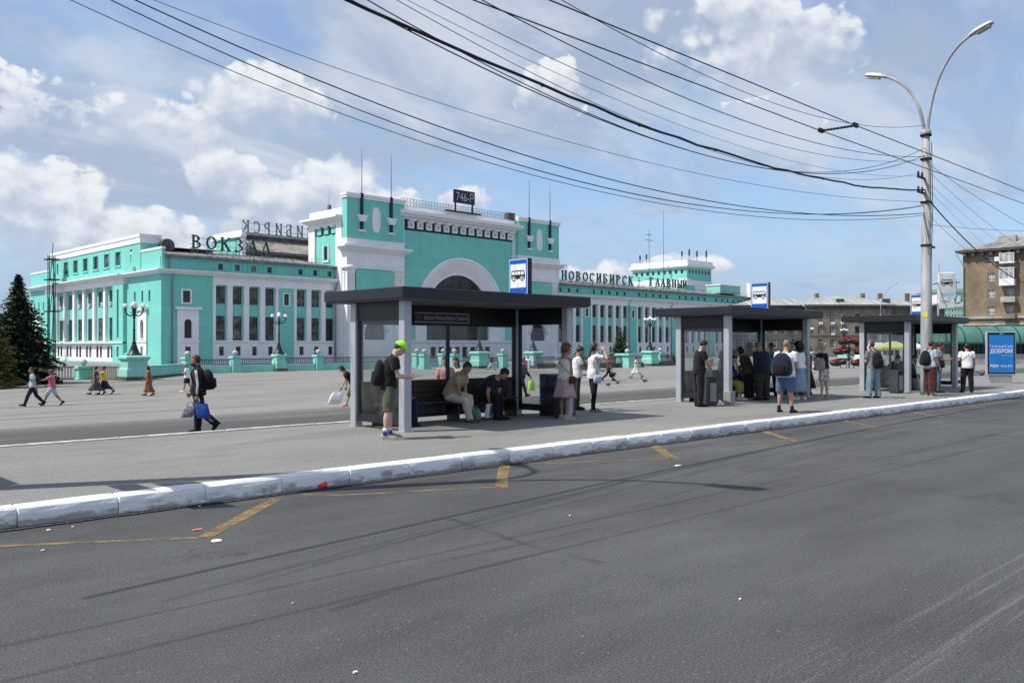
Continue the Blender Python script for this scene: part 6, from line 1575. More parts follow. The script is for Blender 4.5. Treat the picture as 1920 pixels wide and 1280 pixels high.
def person(label, pos, face, H=1.72, fem=False, wide=1.0, skin='skin', lean=0, hunch=4, sidelean=0, hp=6, hy=0, th=(2, -2), kn=(2, 2), ab=(4, 4), fp=(0, 0), seat=None,
           aL=(4, 9, 14, 15), aR=(4, 9, 14, 15), top=('c_white', 'short', -.03), bottom=('trousers', 'c_navy', 1.0), shoes='c_black', hair=('short', 'hair_brown'), cap=None, vs=.017, curl=28, group=None, dress=None, name='person', jacket_open=False, fit=1.0, glasses=False):
    """face: 0 = towards picture right, 90 = away from the camera, 180 = left, 270 = towards the camera"""
    X, Y, Z = Vector((1, 0, 0)), Vector((0, 1, 0)), Vector((0, 0, 1))
    hipw = (.052 if not fem else .054)*H
    # ---- skeleton
    def leg(side, t, k, a):
        d = rotax(-Z, X, t); d = rotax(d, Y, -side*a); d2 = rotax(-Z, X, t - k); d2 = rotax(d2, Y, -side*a*.6)
        hip = Vector((side*hipw, 0, 0)); knee = hip + d*.245*H; ank = knee + d2*.24*H
        return hip, knee, ank
    legs = {s: leg(s, th[i], kn[i], ab[i]) for i, s in ((0, -1), (1, 1))}
    feet = {}
    for i, s in ((0, -1), (1, 1)):
        f = rotax(rotax(Y, X, -fp[i]), Z, -s*8); feet[s] = (f, rotax(Z, X, -fp[i]))
    low = min(min((legs[s][2] - feet[s][1]*.042*H).z, (legs[s][2] - feet[s][1]*.042*H + feet[s][0]*.11*H).z) for s in legs)
    hz = -low if seat is None else seat + .062*H
    O = Vector((0, 0, hz)); legs = {s: tuple(p + O for p in legs[s]) for s in legs}
    if seat is not None:                       # keep the soles on the ground
        for s in list(legs):
            h, k, a = legs[s]; dz = a.z - .042*H; L = .24*H
            if abs(dz) > .004:
                a2 = Vector((a.x, a.y, .042*H)); hor = a2 - k; need = math.sqrt(max(0, L*L - (k.z - .042*H)**2)); hv = Vector((hor.x, hor.y, 0)); hv = hv.normalized() if hv.length > 1e-4 else Y*1
                legs[s] = (h, k, Vector((k.x, k.y, .042*H)) + hv*need)
    l1, l2 = lean, lean + hunch
    up1 = rotax(rotax(Z, X, -l1), Y, sidelean); up2 = rotax(rotax(Z, X, -l2), Y, sidelean)
    f1 = rotax(Y, X, -l1); f2 = rotax(Y, X, -l2)
    TL = .325*H
    def sp(t): return O + up1*(TL*min(t, .45)) + up2*(TL*max(0, t-.45))
    def fr(t): q = min(1, max(0, (t-.3)/.3)); return (up1.lerp(up2, q).normalized(), f1.lerp(f2, q).normalized())
    w = wide
    def prof(t):
        ts = [-.10, -.02, .12, .36, .55, .74, .88, .97, 1.04]
        a = [.062, .088, .096, .078 if fem else .088, .086 if fem else .093, .092 if fem else .105, .086 if fem else .102, .05, .034]
        b_ = [.05, .07, .072, .058, .062, .068, .055, .042, .034]
        return interp(t, ts, a)*H*w, interp(t, ts, b_)*H*w
    sw = (.098 if fem else .112)*H*(.6+.4*w)
    shc = sp(.90)
    sh = {s: shc + X*s*sw for s in (-1, 1)}
    arms = {}
    for s, a in ((-1, aL), (1, aR)):
        Lu, Lf = .172*H, .152*H
        if a[0] == 'ik':
            tgt = shc + X*a[1]*H + f2*a[2]*H + up2*a[3]*H; S = sh[s]; dv = tgt - S; dist = min(dv.length, (Lu+Lf)*.995); dv = dv.normalized()
            ca = (Lu*Lu + dist*dist - Lf*Lf)/(2*Lu*dist); ca = max(-1, min(1, ca)); pole = (-Z*1.0 + X*s*.45 - f2*.35); pole = (pole - dv*pole.dot(dv)).normalized()
            E = S + dv*(Lu*ca) + pole*(Lu*math.sqrt(1-ca*ca)); Wr = S + dv*dist; hd = (Wr-E).normalized()
            pn = (up2*.9 - f2*.3) if len(a) < 5 else rotax(Vector(a[4]), X, 0); pn = (pn - hd*pn.dot(hd)).normalized()
        else:
            shp, aba, el, tw = a
            d = Vector((s*math.sin(rad(aba)), math.sin(rad(shp))*math.cos(rad(aba)), -math.cos(rad(shp))*math.cos(rad(aba))))
            p = Vector((-s*math.sin(rad(tw)), math.cos(rad(tw))*math.cos(rad(shp)), math.cos(rad(tw))*math.sin(rad(shp)))); p = (p - d*p.dot(d)).normalized()
            q = Matrix.Rotation(rad(-l2*.6), 3, X); d = q @ d; p = q @ p
            E = sh[s] + d*Lu; hd = d*math.cos(rad(el)) + p*math.sin(rad(el)); Wr = E + hd*Lf; pn = (-X*s); pn = (pn - hd*pn.dot(hd)).normalized()
        arms[s] = (sh[s], E, Wr, hd, pn)
    # ---- head frame
    nk = sp(1.0); hu = rotax(rotax(rotax(Z, X, -(l2*.55 + hp)), Y, sidelean), Z, -hy)*1.0
    hf = rotax(rotax(Y, X, -(l2*.55 + hp)), Z, hy); hu = rotax(rotax(Z, X, -(l2*.55 + hp)), Z, hy); hr = hf.cross(hu).normalized()
    nup = (up2*.6 + rotax(Z, X, -(l2*.55+hp*.5))*.4).normalized()
    hc = nk + nup*.052*H + hu*.048*H + hf*.018*H
    def HM(x, y, z): return hc + hr*x*H + hf*y*H + hu*z*H
    # ---- body, one continuous skin
    b = M(); n = 14
    ts = [-.10, -.02, .12, .24, .36, .46, .55, .65, .74, .82, .88, .93, .97, 1.04]
    b.loft([ell(sp(t), X, fr(t)[1], *prof(t), n, .9) for t in ts])
    b.tube([nk - nup*.02*H, nk + nup*.07*H], [.036*H*(.9 if fem else 1), .031*H*(.88 if fem else 1)], 10)
    lw = .9 if fem else 1.0
    for s in (-1, 1):
        h, k, a = legs[s]; hm = h.lerp(k, .45); c1 = k.lerp(a, .28); c2 = k.lerp(a, .7)
        b.tube([h + Z*.02*H, hm, k.lerp(h, .12), k, c1 - f1*.006*H, c2, a, a - feet[s][1]*.02*H], [.056*H*w, .049*H*w, .036*H*w, .034*H, .035*H*lw, .024*H*lw, .019*H, .019*H], 10)
        f, u = feet[s]; r_ = f.cross(u).normalized(); rings = []
        for t, hw, hh in ((-.036, .014, .03), (-.028, .019, .05), (0, .020, .058), (.035, .022, .045), (.075, .026, .030), (.10, .025, .022), (.118, .016, .014)):
            c = a + f*t*H - u*.042*H; rings.append([c + r_*(hw*H*math.cos(q)) + u*(hh*H*max(0, math.sin(q))) for q in [2*math.pi*i/10 for i in range(10)]])
        b.loft(rings)
        S, E, Wr, hd, pn = arms[s]; aw = .84 if fem else 1.0
        b.tube([S - X*s*.02*H, S, S.lerp(E, .3), S.lerp(E, .85), E, E.lerp(Wr, .25), E.lerp(Wr, .8), Wr, Wr + hd*.012*H], [q*H*aw for q in (.034, .034, .029, .024, .023, .025, .0175, .0155, .017)], 10)
        pw = hd.cross(pn).normalized(); c0 = Wr
        b.loft([ell(c0 + hd*t*H, pw, pn, hw*H, .010*H, 10, .8) for t, hw in ((0, .014), (.015, .019), (.035, .024), (.052, .023))])
    # head: skull, jaw, nose, brow, ears
    rings = []
    for i in range(13):
        q = i/12; zz = -.064 + .128*q; s_ = math.sqrt(max(0.02, 1 - ((q-.5)/.5)**2)); wj = .046*s_; dep = .056*s_; yo = 0.0
        if q < .5: k_ = (.5-q)/.5; wj = .046*(1-k_*.36)*(min(1, .35+s_)); dep = .056*(1-.30*k_)*min(1, .35+s_); yo = .016*k_
        rings.append([HM(wj*math.cos(a), yo + dep*math.sin(a)*(.92 if math.sin(a) > 0 else 1.06), zz) for a in [2*math.pi*i_/16 for i_ in range(16)]])
    b.loft(rings)
    b.loft([[HM(x, y, z) for x, y, z in ((-.004, .050, .012), (.004, .050, .012), (0, .045, .013))], [HM(x, y, z) for x, y, z in ((-.009, .050, -.016), (.009, .050, -.016), (0, .073, -.012))], [HM(x, y, z) for x, y, z in ((-.008, .048, -.02), (.008, .048, -.02), (0, .055, -.02))]])
    b.ball(HM(0, .046, .020), .0, 4, 3) if False else None
    for s in (-1, 1):
        b.loft([ell(HM(s*(.043+.006*q), -.004, -.004), hf, hu, .012*H*(1-.3*q), .019*H*(1-.2*q), 8) for q in (0, 1)])
    bm = vox(b, vs*.82, skin, 'person', 2)
    # fingers and thumbs: rooted in the palm, unequal, bent
    vv = [tuple(v.co) for v in bm.vertices]; ff = [tuple(p.vertices) for p in bm.polygons]; fb = M(); fb.v = vv; fb.f = ff; fb.mi = [0]*len(ff); fb.sm = [True]*len(ff)
    for s in (-1, 1):
        S, E, Wr, hd, pn = arms[s]; pw = hd.cross(pn).normalized(); thumb_side = 1 if pw.dot(f2) + .3*pw.dot(up2) > 0 else -1
        for j in range(4):
            x = (j-1.5)*.0125; L_ = (.036, .044, .041, .032)[j]*(1 if thumb_side < 0 else 1)*H; L_ = ((.036, .044, .041, .032) if thumb_side < 0 else (.032, .041, .044, .036))[j]*H
            p = Wr + hd*.045*H + pw*x*H; d = hd.copy(); pts = [p]
            for seg in (.45, .32, .23):
                ax = pw; d = Matrix.Rotation(rad(curl)*(1 if d.cross(pn).dot(pw) > 0 else -1), 3, pw) @ d; p = p + d*L_*seg; pts.append(p)
            fb.tube(pts, [.0062*H, .006*H, .0054*H, .004*H], 6)
        p = Wr + hd*.014*H + pw*thumb_side*.016*H; d = (hd*.72 + pw*thumb_side*.6 + pn*.25).normalized(); d2 = (hd*.9 + pw*thumb_side*.2 + pn*.35).normalized()
        fb.tube([p, p + d*.024*H, p + d*.024*H + d2*.02*H], [.0078*H, .007*H, .0048*H], 6)
    root = fb.build(name, skin); root.location = pos; root.rotation_euler = (0, 0, heading(face))
    tag(root, label, 'person', group)
    # eyes, brows, mouth
    if vs < .0185:
        for s in (-1, 1):
            e = M(); e.ball(HM(s*.0165, .0475, .006), (.0052*H, .0030*H, .0034*H), 8, 5); e.build('eye', 'eye_dark', root)
            e = M(); e.tube([HM(s*.008, .0520, .0155), HM(s*.018, .0510, .0185), HM(s*.027, .0455, .015)], .0019*H, 5); e.build('eyebrow', hair[1] if hair else 'hair_grey', root)
        e = M(); e.tube([HM(-.013, .0475, -.0345), HM(0, .0535, -.0335), HM(.013, .0475, -.0345)], [.0018*H, .0036*H, .0018*H], 6); e.build('mouth', 'lip', root)
    seed = len(PEOPLE) + 1
    # ---- clothes
    fs = .0105*H*fit
    if top:
        m, sl, hem = top[:3]; lo = top[3] if len(top) > 3 else 0.0; c = M(); nn = 16
        t0 = hem; tss = [t0] + [t for t in (-.15, -.02, .12, .24, .36, .46, .55, .65, .74, .82, .88, .93) if t > t0 + .02] + [.965 if sl != 'tank' else .90]
        def rr(t):
            a, d = prof(max(t, -.02)); g_ = fs + lo*H*(.4 + .6*(1 - min(1, max(0, t))))
            if t < .36: bulge = prof(.12); a = max(a, bulge[0]*.96) if t < .3 else a; 
            return a + g_, d + g_*1.1
        c.loft([ell(sp(t), X, fr(t)[1], *rr(t), nn, .9) for t in tss])
        frac = {'short': .62, 'long': 1.93, 'none': 0, 'tank': 0, 'three': 1.3, 'cap': .3}[sl]
        if frac:
            for s in (-1, 1):
                S, E, Wr, hd, pn = arms[s]; aw = .86 if fem else 1.0; g_ = fs*.8 + lo*H*.5
                pts = [S - X*s*.03*H, S]; rs = [.038*H*aw + g_*.6, .037*H*aw + g_*.7]
                for q in (.3, .6, .9, 1.0, 1.3, 1.6, 1.93):
                    if q > frac + 1e-6: break
                    p = S.lerp(E, q) if q <= 1 else E.lerp(Wr, q-1); base_ = interp(q, [0, .3, .85, 1, 1.25, 1.8, 2], [.034, .030, .025, .024, .025, .0185, .017]); pts.append(p); rs.append(base_*H*aw + g_*(1.0 if frac > 1 else 1.25))
                if frac < 1 and frac not in (.3, .6): pts.append(S.lerp(E, frac)); rs.append(.028*H*aw + g_*1.4)
                c.tube(pts, rs, 10)
        if sl == 'hood' : pass
        me = vox(c, vs, m, 'shirt' if not dress else 'dress_top', 2, .0075*fit, seed); obj(me.name.split('.')[0], me, root)
    if bottom:
        kd, m, frac = bottom[:3]; lo = bottom[3] if len(bottom) > 3 else .004
        c = M()
        if kd in ('trousers', 'shorts'):
            tss = [-.10, -.02, .12, .26]
            c.loft([ell(sp(t), X, fr(t)[1], prof(t)[0] + .007*H, prof(t)[1] + .009*H, 14, .9) for t in tss])
            for s in (-1, 1):
                h, k, a = legs[s]; pts, rs = [], []
                for q in (-.05, .25, .5, .8, 1.0, 1.2, 1.4, 1.6, 1.8, 1.95):
                    if q/1.95 > frac + 1e-6: break
                    p = h.lerp(k, q) if q <= 1 else k.lerp(a, q-1); base_ = interp(q, [-.05, .45, .88, 1, 1.28, 1.7, 2], [.056, .050, .040, .038, .038, .030, .026])
                    pts.append(p); rs.append(base_*H*(w if q < .9 else .5+.5*w) + lo*H*(.6 + q*.45) + .004*H)
                if kd == 'trousers' and frac > .97: pts.append(k.lerp(a, 1.05)); rs.append(rs[-1]*1.02)
                c.tube(pts, rs, 12)
            me = vox(c, vs, m, kd, 2, .009*(fit if lo < .01 else 1.4), seed+50); obj(me.name.split('.')[0], me, root)
        else:                                   # skirt: a flaring tube with folds, following the knees
            L_ = frac*H; rings = []; nn = 28; kx = [(legs[s][1], legs[s][2]) for s in (-1, 1)]
            for i in range(9):
                q = i/8; z = sp(.22).z - L_*q if seat is None else 0
                ctr = sp(.22 - .34*min(1, q*2.2)) if q < .1 else Vector((0, 0, 0)); 
                if q > .0:
                    def leg_at(s, z):
                        h, k, a = legs[s]
                        return h.lerp(k, (h.z - z)/max(1e-5, h.z - k.z)) if z > k.z else k.lerp(a, min(1, (k.z - z)/max(1e-5, k.z - a.z)))
                    pa_, pb_ = leg_at(-1, min(z, legs[-1][0].z)), leg_at(1, min(z, legs[1][0].z)); mid = (pa_ + pb_)/2; sep = (pa_ - pb_)
                    ctr = Vector((mid.x, mid.y, z)).lerp(Vector((sp(.2).x, sp(.2).y, z)), max(0, 1 - q*3))
                    ax_, ay_ = abs(sep.x)/2, abs(sep.y)/2
                else: ctr = sp(.22); ax_ = ay_ = 0
                r0a, r0d = prof(.22)[0] + .006*H, prof(.22)[1] + .008*H; hp_ = prof(.08)
                k2 = min(1, q*3.2); ra = lerp(r0a, max(hp_[0] + .008*H, ax_ + .046*H), k2) + lo*H*q*3; rd = lerp(r0d, max(hp_[1] + .010*H, ay_ + .042*H), k2) + lo*H*q*3
                rings.append([ctr + X*(ra*(1 + q*.10*math.sin(6*a + 1.3*seed) + q*.05*math.sin(11*a))*math.cos(a)) + Y*(rd*(1 + q*.10*math.sin(6*a + 1.3*seed) + q*.05*math.sin(11*a))*math.sin(a)) for a in [2*math.pi*j/nn for j in range(nn)]])
            inner = [[p.lerp(sum(r_, Vector())/len(r_), .06) + Z*.004 for p in r_] for r_ in rings]
            c.loft(rings + inner[::-1][:-1], 0, None, True, False)
            c.build('skirt', m, root)
    if shoes:
        for i, s in ((0, -1), (1, 1)):
            a = legs[s][2]; f, u = feet[s]; r_ = f.cross(u).normalized(); sb = M(); sandal = shoes.startswith('sandal')
            if not sandal:
                rings = []
                for t, hw, hh in ((-.044, .014, .030), (-.038, .021, .050), (-.015, .0245, .062), (.012, .0245, .060), (.04, .026, .046), (.08, .030, .034), (.108, .028, .027), (.128, .016, .016)):
                    cc = a + f*t*H - u*.042*H; rings.append([cc + r_*(hw*H*math.cos(q)) + u*(hh*H*max(0, math.sin(q)) + .008*H*(1 if math.sin(q) > -.01 else 0)) for q in [2*math.pi*j/12 for j in range(12)]])
                sb.loft(rings, 0, None, True); m0 = shoes
            else:
                m0 = shoes[6:]
                for t in (.03, .075): cc = a + f*t*H - u*.040*H; sb.tube([cc + r_*(.028*H*math.cos(q)) + u*(.058*H if t < .05 else .036*H)*math.sin(q) for q in [math.pi*j/6 for j in range(7)]], .0065*H, 6)
                cc = a - f*.012*H - u*.012*H; sb.tube([cc + r_*(.024*H*math.cos(q)) + f*.026*H*math.sin(q) for q in [2*math.pi*j/10 for j in range(11)]], .005*H, 6)
            so = sb.build('shoe' if not sandal else 'sandal', m0, root)
            sl = M(); rings = []
            for z_ in (.0, .010 if not sandal else .012):
                rings.append([a - u*(.0425 - z_)*H + f*t*H + r_*hw*H for t, hw in ((-.048, .012), (-.035, .022), (0, .025), (.04, .027), (.08, .032), (.112, .029), (.134, .014), (.134, -.014), (.112, -.029), (.08, -.032), (.04, -.027), (0, -.025), (-.035, -.022), (-.048, -.012))])
            sl.loft(rings); sl.build('sole', 'c_sole' if m0 not in ('c_black', 'c_brown') else m0, so)
    # ---- hair and cap
    if hair:
        st, hm = hair[:2]; c = M(); rr_ = random.Random(seed); rings = []
        k_, zc, yc, amp = dict(short=(1.10, .010, -.010, .006), crop=(1.05, .008, -.009, .003), long=(1.13, .008, -.011, .005), pony=(1.08, .009, -.010, .004), bun=(1.09, .009, -.010, .005), curly=(1.55, .002, -.020, .028), perm=(1.26, .012, -.010, .022), bob=(1.20, .004, -.014, .01), fringe=(1.03, -.004, -.016, .004))[st]
        if cap: k_ = min(k_, 1.03)
        nn, mm = (34, 22) if amp > .02 else (22, 14)
        for i in range(mm+1):
            phi = math.pi*(i/mm); rg = []
            for j in range(nn):
                a = 2*math.pi*j/nn; x, y, z = .046*k_*math.sin(phi)*math.cos(a), .058*k_*math.sin(phi)*math.sin(a), -.064*k_*math.cos(phi)*.98
                fy = math.sin(a)*math.sin(phi)
                if z < .026 and fy > .2: y *= max(.15, 1 - (fy-.2)*1.25); 
                if st in ('short', 'crop', 'pony', 'bun', 'perm') and z < -.012: q = min(1, (-z-.012)/.04); x *= 1 - .35*q; y = y*(1-.3*q) - .006*q
                nz = 1 + (amp/.05)*(mnoise.noise(Vector((x, y, z))*H*(34 if amp > .02 else 60) + Vector((seed, 0, 0)))*.9)
                rg.append(HM(x*nz, y*nz + yc, z*nz + zc + (.004 if st == 'curly' else 0)))
            rings.append(rg)
        c.loft(rings, 0, None, True)
        if st in ('long', 'pony', 'bob'):
            L_ = hair[2] if len(hair) > 2 else .16
            wd = .042 if st == 'long' else .046 if st == 'bob' else .016
            n_ = 7; pts = []
            for i in range(n_):
                q = i/(n_-1); p = HM(0, -.048 - .012*math.sin(q*3), .03 if st != 'pony' else .03) + (hu*.0 - up2*.55 - Z*.45)*(L_*H*q) - f2*(.022*H*q); pts.append(p)
            c.loft([ell(p, X, f2, wd*H*(1-.35*(i/(n_-1))**2), .020*H*(1-.4*i/(n_-1)), 12) for i, p in enumerate(pts)], 0, None, True)
        if st == 'bun': c.ball(HM(0, -.055, .052), .030*H, 10, 7)
        c.build('hair', hm, root)
    if cap:
        kd, m = cap; c = M(); rings = []
        for i in range(7):
            ph = math.pi/2*i/6; rr0 = math.cos(ph)
            rings.append([HM(.057*max(.02, rr0)*math.cos(a), -.008 + .071*max(.02, rr0)*math.sin(a), .018 + .066*math.sin(ph)**1.0) for a in [2*math.pi*j/16 for j in range(16)]])
        c.loft(rings, 0, None, True)
        if kd != 'flat':
            o_, i_ = [], []
            for j in range(9):
                a = math.pi*(.16 + .68*j/8); o_.append(HM(.058*math.cos(a), .002 + .118*math.sin(a)*.95, .012 + .006*math.sin(a))); i_.append(HM(.050*math.cos(a), -.004 + .062*math.sin(a), .024))
            nn = len(o_)
            c.add(o_ + i_ + [p + hu*.0035*H for p in o_] + [p + hu*.004*H for p in i_], [(j, j+1, nn+j+1, nn+j) for j in range(nn-1)] + [(2*nn+j, 3*nn+j, 3*nn+j+1, 2*nn+j+1) for j in range(nn-1)] + [(j, 2*nn+j, 2*nn+j+1, j+1) for j in range(nn-1)])
        c.build('cap', m, root)
    MW = Matrix.Translation(pos) @ Matrix.Rotation(heading(face), 4, 'Z')
    P_ = dict(root=root, MW=MW, H=H, arms=arms, sp=sp, fr=fr, prof=prof, X=X, f2=f2, up2=up2, sh=sh, HM=HM, fs=fs, legs=legs, seed=seed, wide=w)
    PEOPLE.append(P_); return P_

# ---- things carried (each stays a thing of its own)
def backpack(p, label, m='c_black', w=.17, h=.27, d=.10, m2=None, dz=0.0, one=False):
    H = p['H']; MW = p['MW']; sp, fr = p['sp'], p['fr']
    t_ = .52 + dz; u, f = fr(t_); r = p['X']; back = p['prof'](t_)[1] + p['fs']*1.6
    c0 = sp(t_) - f*(back + d*H*.26)
    b = M(); rings = []
    for q, k in ((-.5, .5), (-.47, .78), (-.38, .95), (-.2, 1.04), (0, 1.02), (.18, .92), (.34, .74), (.45, .5), (.5, .25)):
        rings.append(ell(c0 + u*(q*h*H), r, f, w*H*.5*k, d*H*.5*k*(1.15 if q < 0 else .9), 16, .6))
    b.loft(rings, 0, None, True); T = b.v; b.v = [tuple(MW @ Vector(v)) for v in T]
    ctr = MW @ c0; b.v = [tuple(Vector(v) - ctr) for v in b.v]
    o = b.build('backpack', m, None, ctr); tag(o, label, 'backpack')
    b = M(); b.loft([ell(c0 - f*(d*H*(.46)) + u*(q*h*H), r, f, w*H*.36*k, d*H*.16*k, 12, .6) for q, k in ((-.40, .8), (-.36, 1), (-.02, 1), (.04, .8))], 0, None, True); b.v = [tuple(MW @ Vector(v) - ctr) for v in b.v]; b.build('front_pocket', m2 or m, o)
    for s in (-1, 1):
        if one and s < 0: continue
        S = sp(.90) + r*s*.062*H; a0, d0 = p['prof'](.8); g = p['fs'] + .008*H
        pts = [sp(.80) - f*(back) + r*s*.045*H, sp(.93) - f*(.02*H) + r*s*.06*H + u*.018*H + u*g, sp(.90) + f*(p['prof'](.9)[1]*.7 + g) + r*s*.066*H, sp(.72) + f*(p['prof'](.72)[1]*.85 + g) + r*s*.075*H, sp(.5) + f*(p['prof'](.5)[1]*.45 + g) + r*s*(p['prof'](.5)[0] + g), sp(.40) - f*back*.75 + r*s*.05*H]
        b = M(); b.tube([tuple(MW @ q - ctr) for q in pts], .011*H, 6); b.build('strap', m, o)
    return o
def handbag(p, s, label, m='c_black', w=.24, h=.2, d=.08, drop=.1, cat='handbag', name='handbag', fwd=0.0, tilt=0.0, soft=.75):
    """bag hanging from hand s (-1 left, 1 right)"""
    S, E, Wr, hd, pn = p['arms'][s]; g = Wr + hd*.06*p['H']; top = p['MW'] @ g; top.z -= .01
    r = (p['MW'].to_3x3() @ Vector((0, 1, 0))); side = (p['MW'].to_3x3() @ Vector((1, 0, 0))); c = top - Vector((0, 0, drop)) + r*fwd
    b = M(); rings = []
    for q, k, k2 in ((1.0, .94, 1.0), (.97, 1, 1.1), (.6, 1, 1), (.25, .97, .8), (.02, soft, .4), (0, soft*.9, .3)):
        rings.append(ell(Vector((0, 0, -h*q)) + Vector((tilt*q*h, 0, 0)), Vector((1, 0, 0)), Vector((0, 1, 0)), w/2*k, d/2*k2, 14, .55))
    b.loft(rings, 0, None, True)
    o = b.build(name, m, None, c, math.atan2(r.y, r.x)); tag(o, label, cat)
    b = M()
    for y in (-.015, .015): b.tube([(-w*.28, y, -.01), (-w*.16, y, drop*.75), (0, y*.3, drop), (w*.16, y, drop*.75), (w*.28, y, -.01)], .006, 5)
    b.build('handle', m, o); return o
def shoulder_bag(p, s, label, m='c_black', w=.24, h=.2, d=.09, t=.12, across=True, strap='c_black'):
    H = p['H']; MW = p['MW']; sp, fr, r = p['sp'], p['fr'], p['X']; a0, d0 = p['prof'](.12); q0 = sp(t) + r*s*(a0 + .02*H + d*.5) + fr(t)[1]*.02*H; ctr = MW @ q0
    b = M(); b.loft([ell(Vector((0, 0, z*h)), Vector((0, 1, 0)), Vector((1, 0, 0)), w/2*k, d/2*k, 14, .55) for z, k in ((-.5, .8), (-.45, 1), (0, 1), (.3, .9), (.5, .7))], 0, None, True)
    o = b.build('shoulder_bag', m, None, ctr, heading(0)*0 + MW.to_euler().z); tag(o, label, 'bag')
    g = p['fs'] + .010*H; far_ = -s if across else s
    pts = [q0 + Vector((0, 0, h*.4)), sp(.5) + r*s*(p['prof'](.5)[0]*.75 + g) + fr(.5)[1]*(p['prof'](.5)[1]*.8 + g), sp(.75) + r*(far_*.02*H) + fr(.7)[1]*(p['prof'](.72)[1] + g), sp(.95) + r*far_*.062*H + fr(.9)[0]*(.02*H + g), sp(.75) + r*(far_*.02*H) - fr(.7)[1]*(p['prof'](.72)[1] + g), sp(.5) + r*s*(p['prof'](.5)[0]*.75 + g) - fr(.5)[1]*(p['prof'](.5)[1]*.8 + g), q0 + Vector((0, 0, h*.4))]
    if not across: pts = [q0 + Vector((0, 0, h*.4)), sp(.6) + r*s*(p['prof'](.6)[0] + g) + fr(.6)[1]*.04*H, sp(.95) + r*s*.085*H + fr(.9)[0]*(.02*H + g), sp(.6) + r*s*(p['prof'](.6)[0] + g) - fr(.6)[1]*.04*H, q0 + Vector((0, 0, h*.4))]
    b = M(); b.tube([tuple(Matrix.Rotation(-MW.to_euler().z, 3, 'Z') @ (MW @ q - ctr)) for q in pts], .007, 5); b.build('strap', strap, o); return o
def phone(p, s, label):
    S, E, Wr, hd, pn = p['arms'][s]; H = p['H']; c = Wr + hd*.062*H + pn*.012*H; pw = hd.cross(pn).normalized()
    R_ = Matrix((pw, hd, pn)).transposed().to_4x4(); b = M(); b.bbox(-.038, -.06, -.004, .038, .09, .005, .004); T = p['MW'] @ Matrix.Translation(c) @ R_
    o = b.build('smartphone', 'sign_black'); o.matrix_world = T; o.location, o.rotation_euler = T.to_translation(), T.to_euler(); tag(o, label, 'phone')
    s_ = M(); s_.box(-.034, -.054, .0052, .034, .084, .006); s_.build('screen', 'vehicle_glass', o); return o
PHONE = ('ik', -.03, .205, -.10)
def pav(px, py): u, v = at(px, py, PZ); return Vector((u, v, PZ))
def sq(px, py): return Vector(plaza_at(px, py))
WALKA = dict(th=(26, -18), kn=(8, 26), fp=(-12, 38)); WALKB = dict(th=(-18, 26), kn=(26, 8), fp=(38, -12))
SWA = dict(aL=(-22, 7, 14, 8), aR=(20, 7, 22, 8)); SWB = dict(aL=(20, 7, 22, 8), aR=(-22, 7, 14, 8))

# --- nearest shelter
p = person('young man in lime green cap and olive shorts reading a phone', pav(729, 823), 12, 1.73, top=('c_black', 'short', -.06, .012), bottom=('shorts', 'c_olive', .56, .012), shoes='c_shoe', hair=('short', 'hair_brown'), cap=('peak', 'c_lime'), hp=24, hunch=22, lean=-2, th=(3, -3), kn=(2, 4),
           aL=('ik', -.035, .20, -.13), aR=('ik', .04, .215, -.11), vs=.0135, skin='skin_pale', curl=42, wide=.92)
backpack(p, 'black backpack worn by the man in the lime cap', 'c_black', .2, .27, .11, dz=-.10); phone(p, 1, 'phone in the hands of the man in the lime cap')
for s in (-1, 1):                              # blue ankle wraps over white socks
    a = p['legs'][s][2]; H = 1.73
    for z0, z1, m in ((.055, .085, 'c_white'), (.018, .056, 'c_blue')): b = M(); b.tube([a + Vector((0, 0, (z0-.01)*H)), a + Vector((0, 0, (z1-.01)*H))], [.026*H, .0245*H], 12); b.build('sock', m, p['root'])
sx = S1[0]; bz = .453; by = S1[1] + 1.62 - .36
def on_bench(sh_, x): return Vector((sh_[0] + x, sh_[1] + 1.62 - .44, PZ))
ub = on_v(843, S1[1] + 1.2) - S1[0]; ub2 = on_v(905, S1[1] + 1.2) - S1[0]
DOWN = 270 - 44.5 + 0                          # facing the road from the bench
ROADWARD = -90 - math.degrees(math.atan2(CU.x, CU.y))*0 + 0
def face_of(dx, dy):                           # world direction -> face angle
    X_, Y_ = dx*CU.x - dy*CU.y, dx*CU.y + dy*CU.x; return math.degrees(math.atan2(Y_, X_))
FR = face_of(0, -1); FL = face_of(-1, 0); FB = face_of(0, 1); FF = face_of(1, 0)
p = person('older man in beige shirt and cream trousers sitting on the bench', on_bench(S1, ub), FR + 22, 1.74, top=('c_beige', 'short', -.05, .012), bottom=('trousers', 'c_cream', 1.0, .008), shoes='sandalc_black', hair=('crop', 'hair_brown'), skin='skin_tan', seat=bz, lean=24, hunch=14, hp=12, th=(84, 78), kn=(82, 62), ab=(8, 4), wide=1.06,
           aL=('ik', -.05, .24, -.24), aR=('ik', .05, .25, -.23), vs=.0145, curl=45)
handbag(p, -1, 'green carrier bag held by the man in beige', 'c_green', .32, .24, .12, .05, 'bag', 'carrier_bag', fwd=.2)
p = person('dark-haired young man bent over his phone on the bench', on_bench(S1, ub2 - .05), FR + 16, 1.78, top=('c_navy', 'short', -.05, .006), bottom=('trousers', 'c_black', 1.0, .006), shoes='c_black', hair=('short', 'hair_black'), skin='skin', seat=bz, lean=36, hunch=24, hp=18, th=(82, 86), kn=(74, 80), ab=(10, 8),
           aL=('ik', -.05, .22, -.20), aR=('ik', .06, .22, -.20), vs=.0145, curl=45)
phone(p, -1, 'phone held by the young man on the bench')
